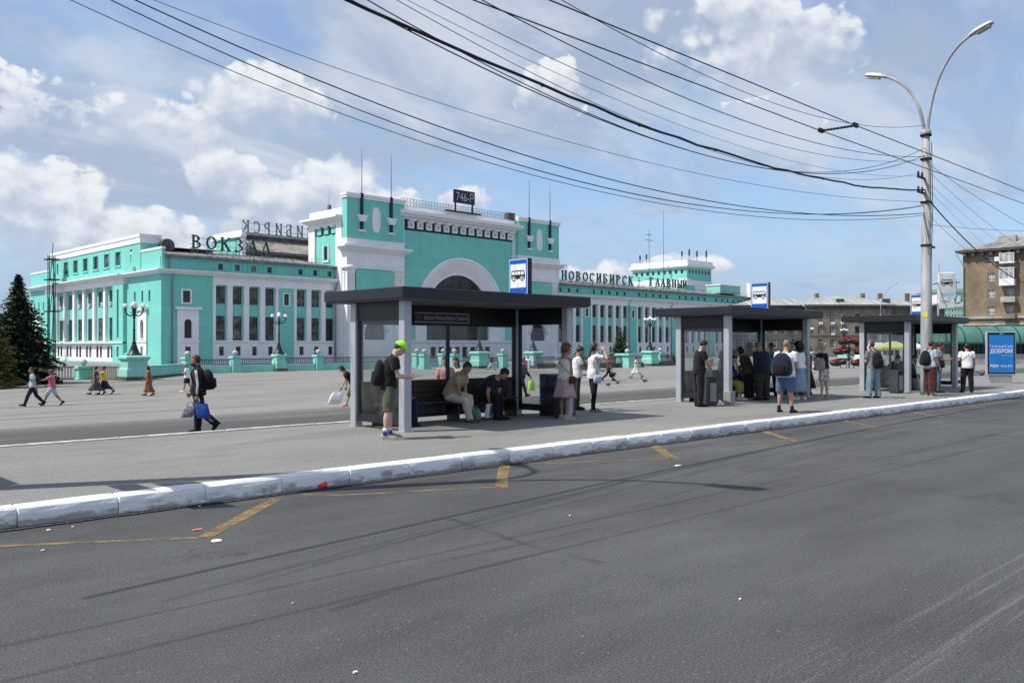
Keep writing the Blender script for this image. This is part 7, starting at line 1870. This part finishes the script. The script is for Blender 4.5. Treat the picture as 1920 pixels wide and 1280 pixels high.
b = M(); b.box(-.15, -.03, -.3, .15, .03, 0, 0); b.box(-.06, -.033, -.26, -.01, -.031, -.03, 1); b.box(.04, -.033, -.26, .08, -.031, -.03, 1); o = b.build('document_folder', ['c_white', 'c_navy'], None, p['MW'] @ (p['arms'][1][2] + Vector((.05, .06, -.03)))); o.rotation_euler = (rad(8), 0, rad(20)); tag(o, 'white folder with dark bars in the young man\'s hand', 'folder')
p = person('person in bright blue clothes sitting behind the nearest shelter post', on_bench(S1, .62), FR + 10, 1.66, fem=True, wide=1.15, top=('c_navy', 'long', -.05, .012), bottom=('skirt', 'c_royal', .3) if False else ('trousers', 'c_royal', 1.0, .03), shoes='c_black', hair=('bob', 'hair_brown', .1), seat=bz, lean=14, hunch=10, th=(82, 82), kn=(80, 76), aL=('ik', -.05, .2, -.24), aR=('ik', .05, .2, -.24), vs=.017)
p = person('woman in pink patterned skirt and white sleeveless blouse, short red curls', pav(1059, 785), FF - 8, 1.63, fem=True, wide=1.05, top=('c_offwhite', 'tank', -.0, .004), bottom=('skirt', 'c_floral', .30, .022), shoes='c_tan', hair=('perm', 'hair_red'), skin='skin_tan', hp=2, hy=-14, aL=('ik', -.01, .11, -.28), aR=('ik', .03, .12, -.28), vs=.0135, curl=40)
shoulder_bag(p, 1, 'small maroon bag at the hip of the woman in pink skirt', 'c_maroon', .18, .16, .07, .05, True, 'c_black')
p = person('young woman in white print t-shirt and black leggings shading her face', pav(1113, 771), 10, 1.68, fem=True, top=('c_white', 'short', -.12, .014), bottom=('trousers', 'c_black', 1.0, -.003), shoes='sandalc_black', hair=('long', 'hair_brown', .22), hp=-10, hy=10, aL=('ik', -.06, .13, -.2), aR=('ik', .06, .12, .10, (0, .3, -1)), vs=.014, skin='skin_pale')
b = M()                                        # dark bow print on the shirt
for t_, xx, rr in ((.50, -.03, .024), (.52, .02, .028), (.44, 0, .022), (.36, -.02, .016), (.36, .025, .016), (.28, -.03, .012), (.27, .03, .012)):
    d_ = p['prof'](t_)[1] + p['fs'] + .012*1.68; c = p['sp'](t_) + Vector((xx*1.68, 0, 0)) + p['fr'](t_)[1]*(d_ - .004); b.ball(c, (rr*1.68, .012, rr*1.5*1.68), 8, 5)
b.build('shirt_print', 'c_navy', p['root'])
shoulder_bag(p, 1, 'pale grey shoulder bag of the woman shading her face', 'c_skyblue', .2, .2, .07, -.12, False, 'c_grey')
p = person('dark-haired person in white t-shirt behind the woman in the pink skirt', pav(1082, 768), 0, 1.60, top=('c_white', 'short', -.06, .01), bottom=('trousers', 'c_darkgrey', 1.0), hair=('short', 'hair_black'), skin='skin_tan', hp=22, aL=('ik', -.03, .2, -.15), aR=('ik', .03, .22, -.17), vs=.018)
# --- seen behind or through the nearest shelter
p = person('person in dark top stooping with a bag behind the nearest shelter post', sq(663, 764), 200, 1.64, fem=True, lean=30, hunch=14, hp=10, th=(26, -10), kn=(10, 16), fp=(0, 20), top=('c_black', 'short', -.05, .008), bottom=('trousers', 'c_olive', .62, .01), shoes='c_pink', hair=('long', 'hair_brown', .2), aL=(40, 10, 12, 5), aR=(10, 10, 20, 5), vs=.018)
handbag(p, -1, 'white shopping bag with dark print swinging beside the nearest shelter', 'c_white', .46, .42, .1, .08, 'bag', 'shopping_bag', fwd=.1, tilt=.35)
p = person('long-haired woman in pale pink top behind the shelter glass', pav(832, 765), FB + 150, 1.68, fem=True, top=('c_pink', 'short', -.05, .006), bottom=('trousers', 'c_denim', 1.0), hair=('long', 'hair_brown', .24), hy=-25, vs=.018, aL=('ik', -.04, .16, -.1), aR=(4, 9, 14, 15))
p['root'].location = Vector((on_v(835, 16.7), 16.7, gz(0, 16.7)))
p = person('woman in pale floral blouse beside the long-haired one behind glass', Vector((on_v(856, 17.2), 17.2, -.1)), FL + 20, 1.64, fem=True, top=('c_print', 'three', -.08, .01), bottom=('trousers', 'c_brown', 1.0), hair=('long', 'hair_brown', .18), skin='skin_pale', vs=.018, aL=('ik', -.04, .16, -.1))
p = person('walker in dark clothes carrying a neon yellow bag behind the glass', sq(978, 745), 30, 1.72, top=('c_navy', 'long', -.1, .01), bottom=('trousers', 'c_darkgrey', 1.0), hair=('short', 'hair_grey'), vs=.02, **WALKA, **SWA)
handbag(p, 1, 'neon yellow-green carrier bag by the shelter end glass', 'c_neon', .3, .42, .14, .08, 'bag', 'carrier_bag')
p = person('walker with a red backpack far behind the shelter end glass', sq(984, 703), 95, 1.6, top=('c_red', 'short', -.05), bottom=('shorts', 'c_pink', .55, .01), hair=('short', 'hair_brown'), vs=.026, **WALKB, **SWB); backpack(p, 'red backpack far behind the shelter end glass', 'c_red', .2, .27, .12)
p = person('walker in white shirt beside the red backpack, far off', sq(990, 702), 80, 1.68, top=('c_white', 'short', -.05), bottom=('shorts', 'c_skyblue', .5, .01), hair=('short', 'hair_brown'), vs=.026, **WALKA, **SWA)
p = person('walker in dark jacket and pale trousers near the central lamp pedestal', sq(921, 694), 0, 1.72, top=('c_darkgrey', 'long', -.1, .01), bottom=('trousers', 'c_offwhite', 1.0), hair=('short', 'hair_grey'), vs=.026, **WALKA, **SWA)

# --- on the square, left to right
p = person('walking man in light blue t-shirt with backpack, far left', sq(62, 762), 205, 1.78, top=('c_skyblue', 'short', -.06, .008), bottom=('trousers', 'c_navy', 1.0), shoes='c_black', hair=('short', 'hair_brown'), skin='skin_tan', vs=.02, **WALKA, **SWA); backpack(p, 'navy backpack of the walking man at the far left', 'c_navy')
p = person('walker in pink checked shirt, shorts and green cap with arm out', sq(98, 760), 190, 1.66, top=('c_plaid', 'short', -.06, .01), bottom=('shorts', 'c_skyblue', .6, .012), shoes='c_black', hair=('short', 'hair_brown'), cap=('peak', 'c_olive'), skin='skin_tan', vs=.02, th=(28, -20), kn=(6, 24), fp=(-12, 36), aL=(62, 30, 24, 10), aR=(10, 8, 60, 20))
p = person('woman in black blouse and long grey skirt walking', sq(181, 740), 190, 1.66, fem=True, top=('c_maroon', 'short', -.02), bottom=('skirt', 'c_darkgrey', .42, .022), shoes='c_black', hair=('bun', 'hair_black'), skin='skin_tan', vs=.024, **WALKA, **SWA)
p = person('woman in yellow blouse and long navy skirt walking', sq(196, 739), 195, 1.66, fem=True, top=('c_yellow', 'short', -.08, .012), bottom=('skirt', 'c_navy', .38, .022), shoes='c_black', hair=('bun', 'hair_black'), skin='skin_tan', vs=.024, th=(22, -22), kn=(6, 30), fp=(-10, 40), aL=('ik', -.05, .12, .06), aR=(4, 9, 30, 15))
p = person('woman in long rust-brown dress walking alone', sq(279, 742), 195, 1.66, fem=True, top=('c_rust', 'tank', -.02), bottom=('skirt', 'c_rust', .47, .018), shoes='c_brown', hair=('long', 'hair_black', .18), skin='skin_tan', vs=.024, th=(12, -10), kn=(4, 14), fp=(-6, 20), **SWB)
p = person('man in white shirt and dark shorts half hidden by the tracksuit man', sq(351, 736), 185, 1.72, top=('c_white', 'short', -.06, .014), bottom=('shorts', 'c_navy', .5, .012), shoes='c_white', hair=('crop', 'hair_grey'), skin='skin_tan', vs=.022, th=(14, -12), kn=(4, 14), fp=(-6, 20), aL=('ik', -.04, .14, -.1))
tp = sq(372, 812)
p = person('bearded man in black tracksuit with white stripes carrying a blue bag', tp, 192, 1.80, top=('c_black', 'long', -.10, .012), bottom=('trousers', 'c_black', 1.0, .010), shoes='c_black', hair=('crop', 'hair_brown'), skin='skin_tan', vs=.014, hp=2, hy=-4, th=(-10, 4), kn=(40, 4), fp=(52, 0), aL=(-6, 8, 12, 6), aR=(12, 8, 22, 8), wide=1.06, curl=50)
backpack(p, 'black backpack on the man in the tracksuit', 'c_black', .2, .27, .16)
b = M(); b.ball(p['HM'](0, .030, -.046), (.042*1.8, .040*1.8, .030*1.8), 12, 8); b.build('beard', 'hair_brown', p['root'])
b = M(); b.tube([p['sp'](1.0) - p['up2']*.05, p['sp'](1.0) + p['up2']*.07], [.085, .078], 14); b.build('collar', 'c_black', p['root'])
for s in (-1, 1):
    S, E, Wr, hd, pn = p['arms'][s]; H = 1.8
    for k in (-1, 0, 1):
        b = M(); pts = []
        for q in (.04, .35, .7, 1.0, 1.3, 1.6, 1.88):
            c = S.lerp(E, q) if q <= 1 else E.lerp(Wr, q-1); r0 = interp(q, [0, .3, .85, 1, 1.25, 1.8, 2], [.034, .030, .025, .024, .025, .0185, .017])*H + .019*1.02 + .0108 + .004
            pts.append(c + Vector((s, .22*k, .0)).normalized()*r0 + Vector((0, 0, 0 if q > .2 else .028)))
        b.tube(pts, .0085, 5); b.build('sleeve_stripe', 'c_white', p['root'])
    h, k_, a = p['legs'][s]
    for k in (-1, 1): 
        b = M(); b.tube([(h.lerp(k_, q) if q <= 1 else k_.lerp(a, q-1)) + Vector((s, .2*k, 0)).normalized()*(interp(q, [.2, .5, .9, 1, 1.3, 1.7, 2], [.056, .050, .040, .038, .038, .030, .026])*H + .016 + .012*q + .008) for q in (.2, .5, .8, 1.0, 1.2, 1.5, 1.8)], .007, 5); b.build('leg_stripe', 'c_white', p['root'])
b = M(); c = p['sp'](.72) + p['fr'](.72)[1]*(p['prof'](.72)[1] + .043) + Vector((-.06, 0, 0)); b.loft([[c + Vector((x, y, z)) for x, z in ((-.03, -.02), (.03, -.02), (.012, .02), (-.012, .02))] for y in (-.012, .004)]); b.build('chest_badge', 'c_white', p['root'])
handbag(p, -1, 'blue shopping bag in the hand of the tracksuit man', 'c_blue', .30, .34, .12, .07, 'bag', 'shopping_bag', fwd=-.10, tilt=-.2, soft=.95)
handbag(p, -1, 'grey plastic bag hanging with the blue shopping bag', 'c_speck', .26, .26, .1, .12, 'bag', 'plastic_bag', fwd=.14, tilt=.3)
p = person('woman in dark top with a big black bag striding past pigeons', sq(1141, 714), 15, 1.68, fem=True, top=('c_brown', 'short', -.03, .008), bottom=('trousers', 'c_black', 1.0, .004), shoes='c_black', hair=('bob', 'hair_red', .1), vs=.022, th=(30, -26), kn=(6, 26), fp=(-12, 40), aL=(12, 8, 40, 10), aR=(6, 10, 14, 5), skin='skin_tan')
handbag(p, 1, 'big black handbag of the striding woman', 'c_black', .42, .3, .16, .07)
p = person('person in a red top standing behind the striding woman', sq(1140, 694), 60, 1.62, top=('c_red', 'short', -.05), bottom=('trousers', 'c_maroon', 1.0), hair=('short', 'hair_red'), vs=.026)
p = person('woman in a white dress walking across the square', sq(1193, 709), 175, 1.62, fem=True, top=('c_offwhite', 'short', -.02, .006), bottom=('skirt', 'c_offwhite', .34, .02), shoes='c_brown', hair=('bob', 'hair_brown', .08), vs=.023, th=(28, -24), kn=(6, 22), fp=(-12, 38), aL=(38, 14, 6, 5), aR=(-16, 8, 10, 5))
p = person('far figure in dark clothes behind the third lamp pedestal', sq(1251, 683), 270, 1.7, top=('c_black', 'long', -.1, .01), bottom=('trousers', 'c_black', 1.0), hair=('short', 'hair_black'), vs=.03)

# --- middle shelter
p = person('man in black polo and trousers looking down at his phone', pav(1311, 762), 14, 1.78, top=('c_black', 'short', -.08, .010), bottom=('trousers', 'c_black', 1.0, .012), shoes='c_black', hair=('short', 'hair_black'), hp=26, hunch=12, lean=-2, aL=('ik', -.03, .19, -.16), aR=('ik', .04, .20, -.15), vs=.014, curl=42); phone(p, 1, 'phone held by the man in black')
p = person('grey-haired man in grey t-shirt with shoulder bag behind the side glass', Vector((on_v(1340, 15.2) - .2, 14.6, PZ)), FB - 70, 1.76, top=('c_grey', 'short', -.06, .012), bottom=('trousers', 'c_denim', 1.0), hair=('crop', 'hair_grey'), skin='skin_pale', vs=.017, hp=14); shoulder_bag(p, -1, 'light grey bag of the grey-haired man in the middle shelter', 'c_skyblue', .3, .3, .1, .2, True, 'c_darkgrey')
x0 = on_v(1291, S2[1] + 1.2) - S2[0]
p = person('person in speckled top sitting behind the man in black polo', on_bench(S2, .45), FR, 1.64, fem=True, top=('c_speck', 'long', -.05, .01), bottom=('trousers', 'c_darkgrey', 1.0, .01), shoes='c_white', hair=('bob', 'hair_grey', .06), seat=bz, lean=18, hunch=12, th=(84, 82), kn=(82, 80), aL=('ik', -.05, .2, -.24), aR=('ik', .05, .2, -.24), vs=.018)
p = person('seated woman in mustard trousers and navy top', on_bench(S2, on_v(1381, S2[1] + 1.0) - S2[0] - .25), FR + 8, 1.66, fem=True, wide=1.1, top=('c_navy', 'long', -.05, .012), bottom=('trousers', 'c_mustard', .92, .012), shoes='c_offwhite', hair=('bob', 'hair_brown', .06), seat=bz, lean=10, hunch=8, th=(80, 80), kn=(78, 74), aL=('ik', -.05, .2, -.24), aR=('ik', .05, .2, -.24), vs=.017)
b = M(); b.loft([ell(Vector((0, 0, z)), Vector((1, 0, 0)), Vector((0, 1, 0)), w/2, .13, 14, .6) for z, w in ((0, .32), (.03, .38), (.25, .36), (.36, .22))], 0, None, True); o = b.build('travel_bag', 'c_purple', None, on_bench(S2, on_v(1397, S2[1] + 1.0) - S2[0] + .1) + Vector((0, .05, .453))); tag(o, 'purple travel bag on the middle shelter bench', 'bag')
p = person('stout woman in brown-grey jacket leaning over the purple bag', Vector((on_v(1404, 14.2), 14.2, PZ)), FB + 12, 1.62, fem=True, wide=1.2, top=('c_brown', 'long', -.12, .02), bottom=('trousers', 'c_black', 1.0, .02), shoes='c_offwhite', hair=('bob', 'hair_black', .05), lean=16, hunch=10, hp=10, aL=('ik', -.16, .16, -.17), aR=('ik', .08, .16, -.26), vs=.016)
p = person('old man in dark jacket, camouflage trousers and grey cap', Vector((on_v(1430, 13.7), 13.7, PZ)), FB - 14, 1.74, wide=1.12, top=('c_navy', 'long', -.14, .022), bottom=('trousers', 'c_camo', 1.0, .014), shoes='c_black', hair=('crop', 'hair_grey'), cap=('peak', 'c_grey'), hunch=12, lean=4, hp=10, aL=('ik', -.05, .12, -.24), aR=('ik', .06, .14, -.2), vs=.016)
p = person('man in teal top and dark cap beyond the old man in camouflage', Vector((on_v(1446, 14.7), 14.7, PZ)), FL + 30, 1.70, top=('c_teal', 'short', -.06, .01), bottom=('trousers', 'c_navy', 1.0), hair=('crop', 'hair_brown'), cap=('peak', 'c_brown'), skin='skin_tan', vs=.019)
p = person('balding man in white t-shirt and denim shorts with huge backpack', pav(1473, 773), 52, 1.76, wide=1.14, top=('c_white', 'short', -.09, .016), bottom=('shorts', 'c_denim', .56, .018), shoes='c_black', hair=('crop', 'hair_buzz'), skin='skin', hp=6, aL=('ik', -.04, .15, -.16), aR=('ik', .05, .15, -.15), th=(2, -2), ab=(7, 7), vs=.014)
backpack(p, 'huge navy-black rucksack on the man in denim shorts', 'c_navy', .26, .33, .22, 'c_black', dz=-.08)
for s in (-1, 1): a = p['legs'][s][2]; b = M(); b.tube([a + Vector((0, 0, -.01)), a + Vector((0, 0, .10))], [.046, .044], 12); b.build('sock', 'c_black', p['root'])
p = person('man in a dark cap between the rucksack and the curly-haired woman', Vector((on_v(1481, 14.6), 14.6, PZ)), FL + 15, 1.78, top=('c_navy', 'short', -.06, .01), bottom=('trousers', 'c_navy', 1.0), hair=('crop', 'hair_brown'), cap=('peak', 'c_darkgrey'), skin='skin_tan', vs=.018)
p = person('woman with big black curls, white t-shirt and long pale denim skirt', pav(1500, 749), FB - 6, 1.70, fem=True, top=('c_white', 'short', .12, .012), bottom=('skirt', 'c_lightdenim', .465, .006), shoes='c_white', hair=('curly', 'hair_black'), skin='skin_tan', aL=(4, 10, 30, 20), aR=(4, 10, 26, 20), vs=.0145)
p = person('woman in a long black skirt hidden behind the denim skirt', Vector((on_v(1512, 14.2), 14.2, PZ)), FB - 30, 1.60, fem=True, top=('c_black', 'short', -.03), bottom=('skirt', 'c_black', .46, .024), shoes='c_black', hair=('bob', 'hair_black', .08), vs=.018)
p = person('blonde woman in black top and pale printed shorts, arm raised', pav(1545, 747), FB + 4, 1.68, fem=True, top=('c_black', 'short', .10, .008), bottom=('shorts', 'c_print', .46, .022), shoes='c_tan', hair=('bun', 'hair_blond'), skin='skin_pale', hp=-2, aL=('ik', -.11, .09, .07), aR=('ik', .13, .14, .02), ab=(6, 6), vs=.014)
shoulder_bag(p, -1, 'grey cloth bag of the blonde woman in shorts', 'c_shoe', .34, .38, .14, .34, False, 'c_shoe')
# --- beyond: people on the square near the flower stand
for px_, py_, lab, tm, bm_, hm, fc in ((1528, 692, 'far walker in black right of the curly-haired woman', 'c_black', 'c_white', 'hair_black', 20), (1513, 693, 'far walker in grey among the crowd by the middle shelter', 'c_grey', 'c_darkgrey', 'hair_brown', 200), (1392, 690, 'far walker in pale shirt seen through middle shelter glass', 'c_offwhite', 'c_darkgrey', 'hair_brown', 180), (1380, 692, 'far walker in dark blue through the middle shelter glass', 'c_navy', 'c_tan', 'hair_black', 0), (1797, 683, 'far woman in beige dress past the smallest-looking shelter', 'c_beige', 'c_beige', 'hair_brown', 200), (1730, 690, 'far walker in white near the tall lamp post', 'c_white', 'c_offwhite', 'hair_brown', 190)):
    person(lab, sq(px_, py_), fc, 1.66, top=(tm, 'short', -.05), bottom=('trousers', bm_, 1.0), hair=('short', hm), vs=.028, **WALKA, **SWA)
# --- last shelter
p = person('man in grey t-shirt and pale jeans with a black rucksack, headphones on', pav(1637, 746), FB - 20, 1.76, top=('c_grey', 'short', -.06, .012), bottom=('trousers', 'c_jean', 1.0, .016), shoes='c_black', hair=('crop', 'hair_brown'), hp=8, aL=('ik', -.03, .16, -.15), aR=('ik', .05, .16, -.15), ab=(6, 6), vs=.0145)
backpack(p, 'black rucksack on the man in pale jeans', 'c_black', .2, .29, .12, dz=-.06)
b = M(); b.tube([p['HM'](.052*math.cos(a), -.004, .004 + .078*math.sin(a)) for a in [math.pi*i/12 for i in range(13)]], .006*1.7, 6)
for s in (-1, 1): b.ball(p['HM'](s*.052, -.004, -.002), (.016, .030, .036), 10, 6)
b.v = [tuple(p['MW'] @ Vector(v)) for v in b.v]; o = b.build('headphones', 'c_white'); tag(o, 'white headphones on the man in pale jeans', 'headphones')
for x, lab, tm, bm_, hm in ((1.15, 'seated person in black seen through the smallest-looking shelter', 'c_black', 'c_darkgrey', ('short', 'hair_black')), (1.95, 'seated person in grey next to the one in black, last shelter', 'c_grey', 'c_brown', ('bob', 'hair_brown', .08)), (2.75, 'seated person in dark jeans by the lamp post shelter', 'c_darkgrey', 'c_navy', ('short', 'hair_brown'))):
    person(lab, on_bench(S3, x), FR + 8, 1.7, top=(tm, 'long', -.05, .012), bottom=('trousers', bm_, 1.0, .012), hair=hm, seat=bz, lean=20, hunch=14, hp=8, th=(84, 82), kn=(80, 76), aL=('ik', -.05, .2, -.22), aR=('ik', .05, .2, -.22), vs=.019)
b = M(); b.loft([ell(Vector((0, 0, z)), Vector((1, 0, 0)), Vector((0, 1, 0)), w/2, .2, 14, .6) for z, w in ((0, .5), (.05, .62), (.3, .58), (.42, .4))], 0, None, True); o = b.build('travel_bag', 'c_speck', None, Vector((S3[0] + 2.6, S3[1] + .75, PZ))); tag(o, 'grey travel bag on the ground in the last shelter', 'bag')
p = person('man in light grey t-shirt and baggy maroon trousers with black rucksack', pav(1744, 742), 18, 1.78, wide=1.05, top=('c_skyblue', 'short', -.07, .012), bottom=('trousers', 'c_maroon', .93, .028), shoes='sandalc_tan', hair=('crop', 'hair_brown'), skin='skin_tan', hp=2, vs=.0145, aL=(2, 10, 16, 10), aR=(6, 10, 18, 10))
backpack(p, 'black rucksack on the man in baggy maroon trousers', 'c_black', .19, .28, .13)
p = person('person in pale striped shirt beyond the man in maroon trousers', pav(1759, 736), 340, 1.74, top=('c_grey', 'short', -.08, .012), bottom=('trousers', 'c_denim', 1.0, .006), hair=('short', 'hair_black'), skin='skin_tan', hp=14, aL=('ik', -.03, .18, -.14), aR=('ik', .05, .19, -.14), vs=.017)
shoulder_bag(p, 1, 'dark bag of the person beyond the maroon trousers', 'c_black', .3, .28, .12, .2, True)
p = person('young person in white shirt and black trousers beside the blue poster', pav(1813, 736), FB - 60, 1.70, top=('c_white', 'short', -.06, .010), bottom=('trousers', 'c_black', 1.0, .010), shoes='c_black', hair=('short', 'hair_black'), hp=-2, hy=20, vs=.0155, aL=('ik', -.06, .12, -.2), aR=(4, 9, 20, 15))
shoulder_bag(p, -1, 'black shoulder bag beside the blue poster', 'c_black', .24, .24, .09, .22, True)
b = M(); b.tube([(0, 0, 0), (.42, 0, 1.0)], .014, 6); b.tube([(.42, 0, 1.0), (.46, 0, 1.05), (.53, 0, 1.03)], .014, 6); o = b.build('walking_stick', 'c_white', None, pav(1675, 724), rad(0)); o.location = Vector((S3[0] + 1.35, S3[1] + .05, PZ)); o.rotation_euler = (0, 0, rad(170)); tag(o, 'white walking stick leaning inside the last shelter', 'walking stick')

# ================================================================ PIGEONS
def pigeon(pos, face, label, fly=False, s=1.0):
    b = M(); h = .10*s if not fly else 0
    Yv = Vector((0, 1, 0)); prof = [(-.20, .012, .02), (-.13, .022, .025), (-.07, .05, .045), (0, .07, .062), (.06, .06, .065), (.09, .036, .075), (.115, .028, .10), (.14, .026, .125), (.16, .02, .13), (.18, .006, .125)]
    b.loft([ell(Vector((0, y*s, h + (z if not fly else .06)*s)), Vector((1, 0, 0)), Vector((0, 0, 1)), w*s, w*s*.95, 10) for y, w, z in prof], 0, None, True)
    o = b.build('pigeon', 'pigeon_grey', None, pos, heading(face)); tag(o, label, 'pigeon', 'pigeons on the square')
    if fly:
        for q in (-1, 1): w = M(); w.loft([[(q*.04*s, -.06*s, .08*s), (q*.04*s, .06*s, .09*s), (q*.04*s, .06*s, .075*s)], [(q*.2*s, -.08*s, .18*s), (q*.2*s, .06*s, .19*s), (q*.2*s, .06*s, .18*s)], [(q*.34*s, -.10*s, .15*s), (q*.33*s, .0, .16*s), (q*.33*s, .0, .155*s)]]); w.build('wing', 'pigeon_grey', o)
    else:
        for q in (-1, 1):
            w = M(); w.tube([(q*.025*s, .0, h), (q*.025*s, .01*s, 0)], .006*s, 5); w.build('leg', 'lip', o)
            w = M(); w.loft([ell(Vector((q*.058*s, y*s, h + .07*s)), Vector((0, 0, 1)), Vector((1, 0, 0)), a*s, .014*s, 8) for y, a in ((-.17, .008), (-.08, .04), (.03, .045), (.07, .01))], 0, None, True); w.build('wing', 'pigeon_grey', o)
for px_, py_, fc, lab in ((1208, 719, 160, 'pigeon standing below the woman in the white dress'), (1141, 727, 60, 'pigeon on the square between shelters, nearest the curb'), (1097, 707, 10, 'pigeon just left of the woman shading her face')): pigeon(sq(px_, py_), fc, lab, s=1.15)
pigeon(pav(1793, 724), 150, 'pigeon on the pavement left of the white-shirted person', s=1.2)
for px_, py_, up_, fc, lab in ((1150, 716, .25, 10, 'pigeon taking off behind the woman shading her face'), (1158, 720, .15, 30, 'second pigeon taking off, lower and further right'), (1153, 713, .5, 0, 'third pigeon in the air above the other two')): q = sq(px_, py_ + 4); q.z += up_; pigeon(q, fc, lab, True, .8)
q = pav(1840, 716); q.z += .28; pigeon(q, 40, 'pigeon in flight beside the blue poster', True, 1.2)
D.scenes.remove(TMP)
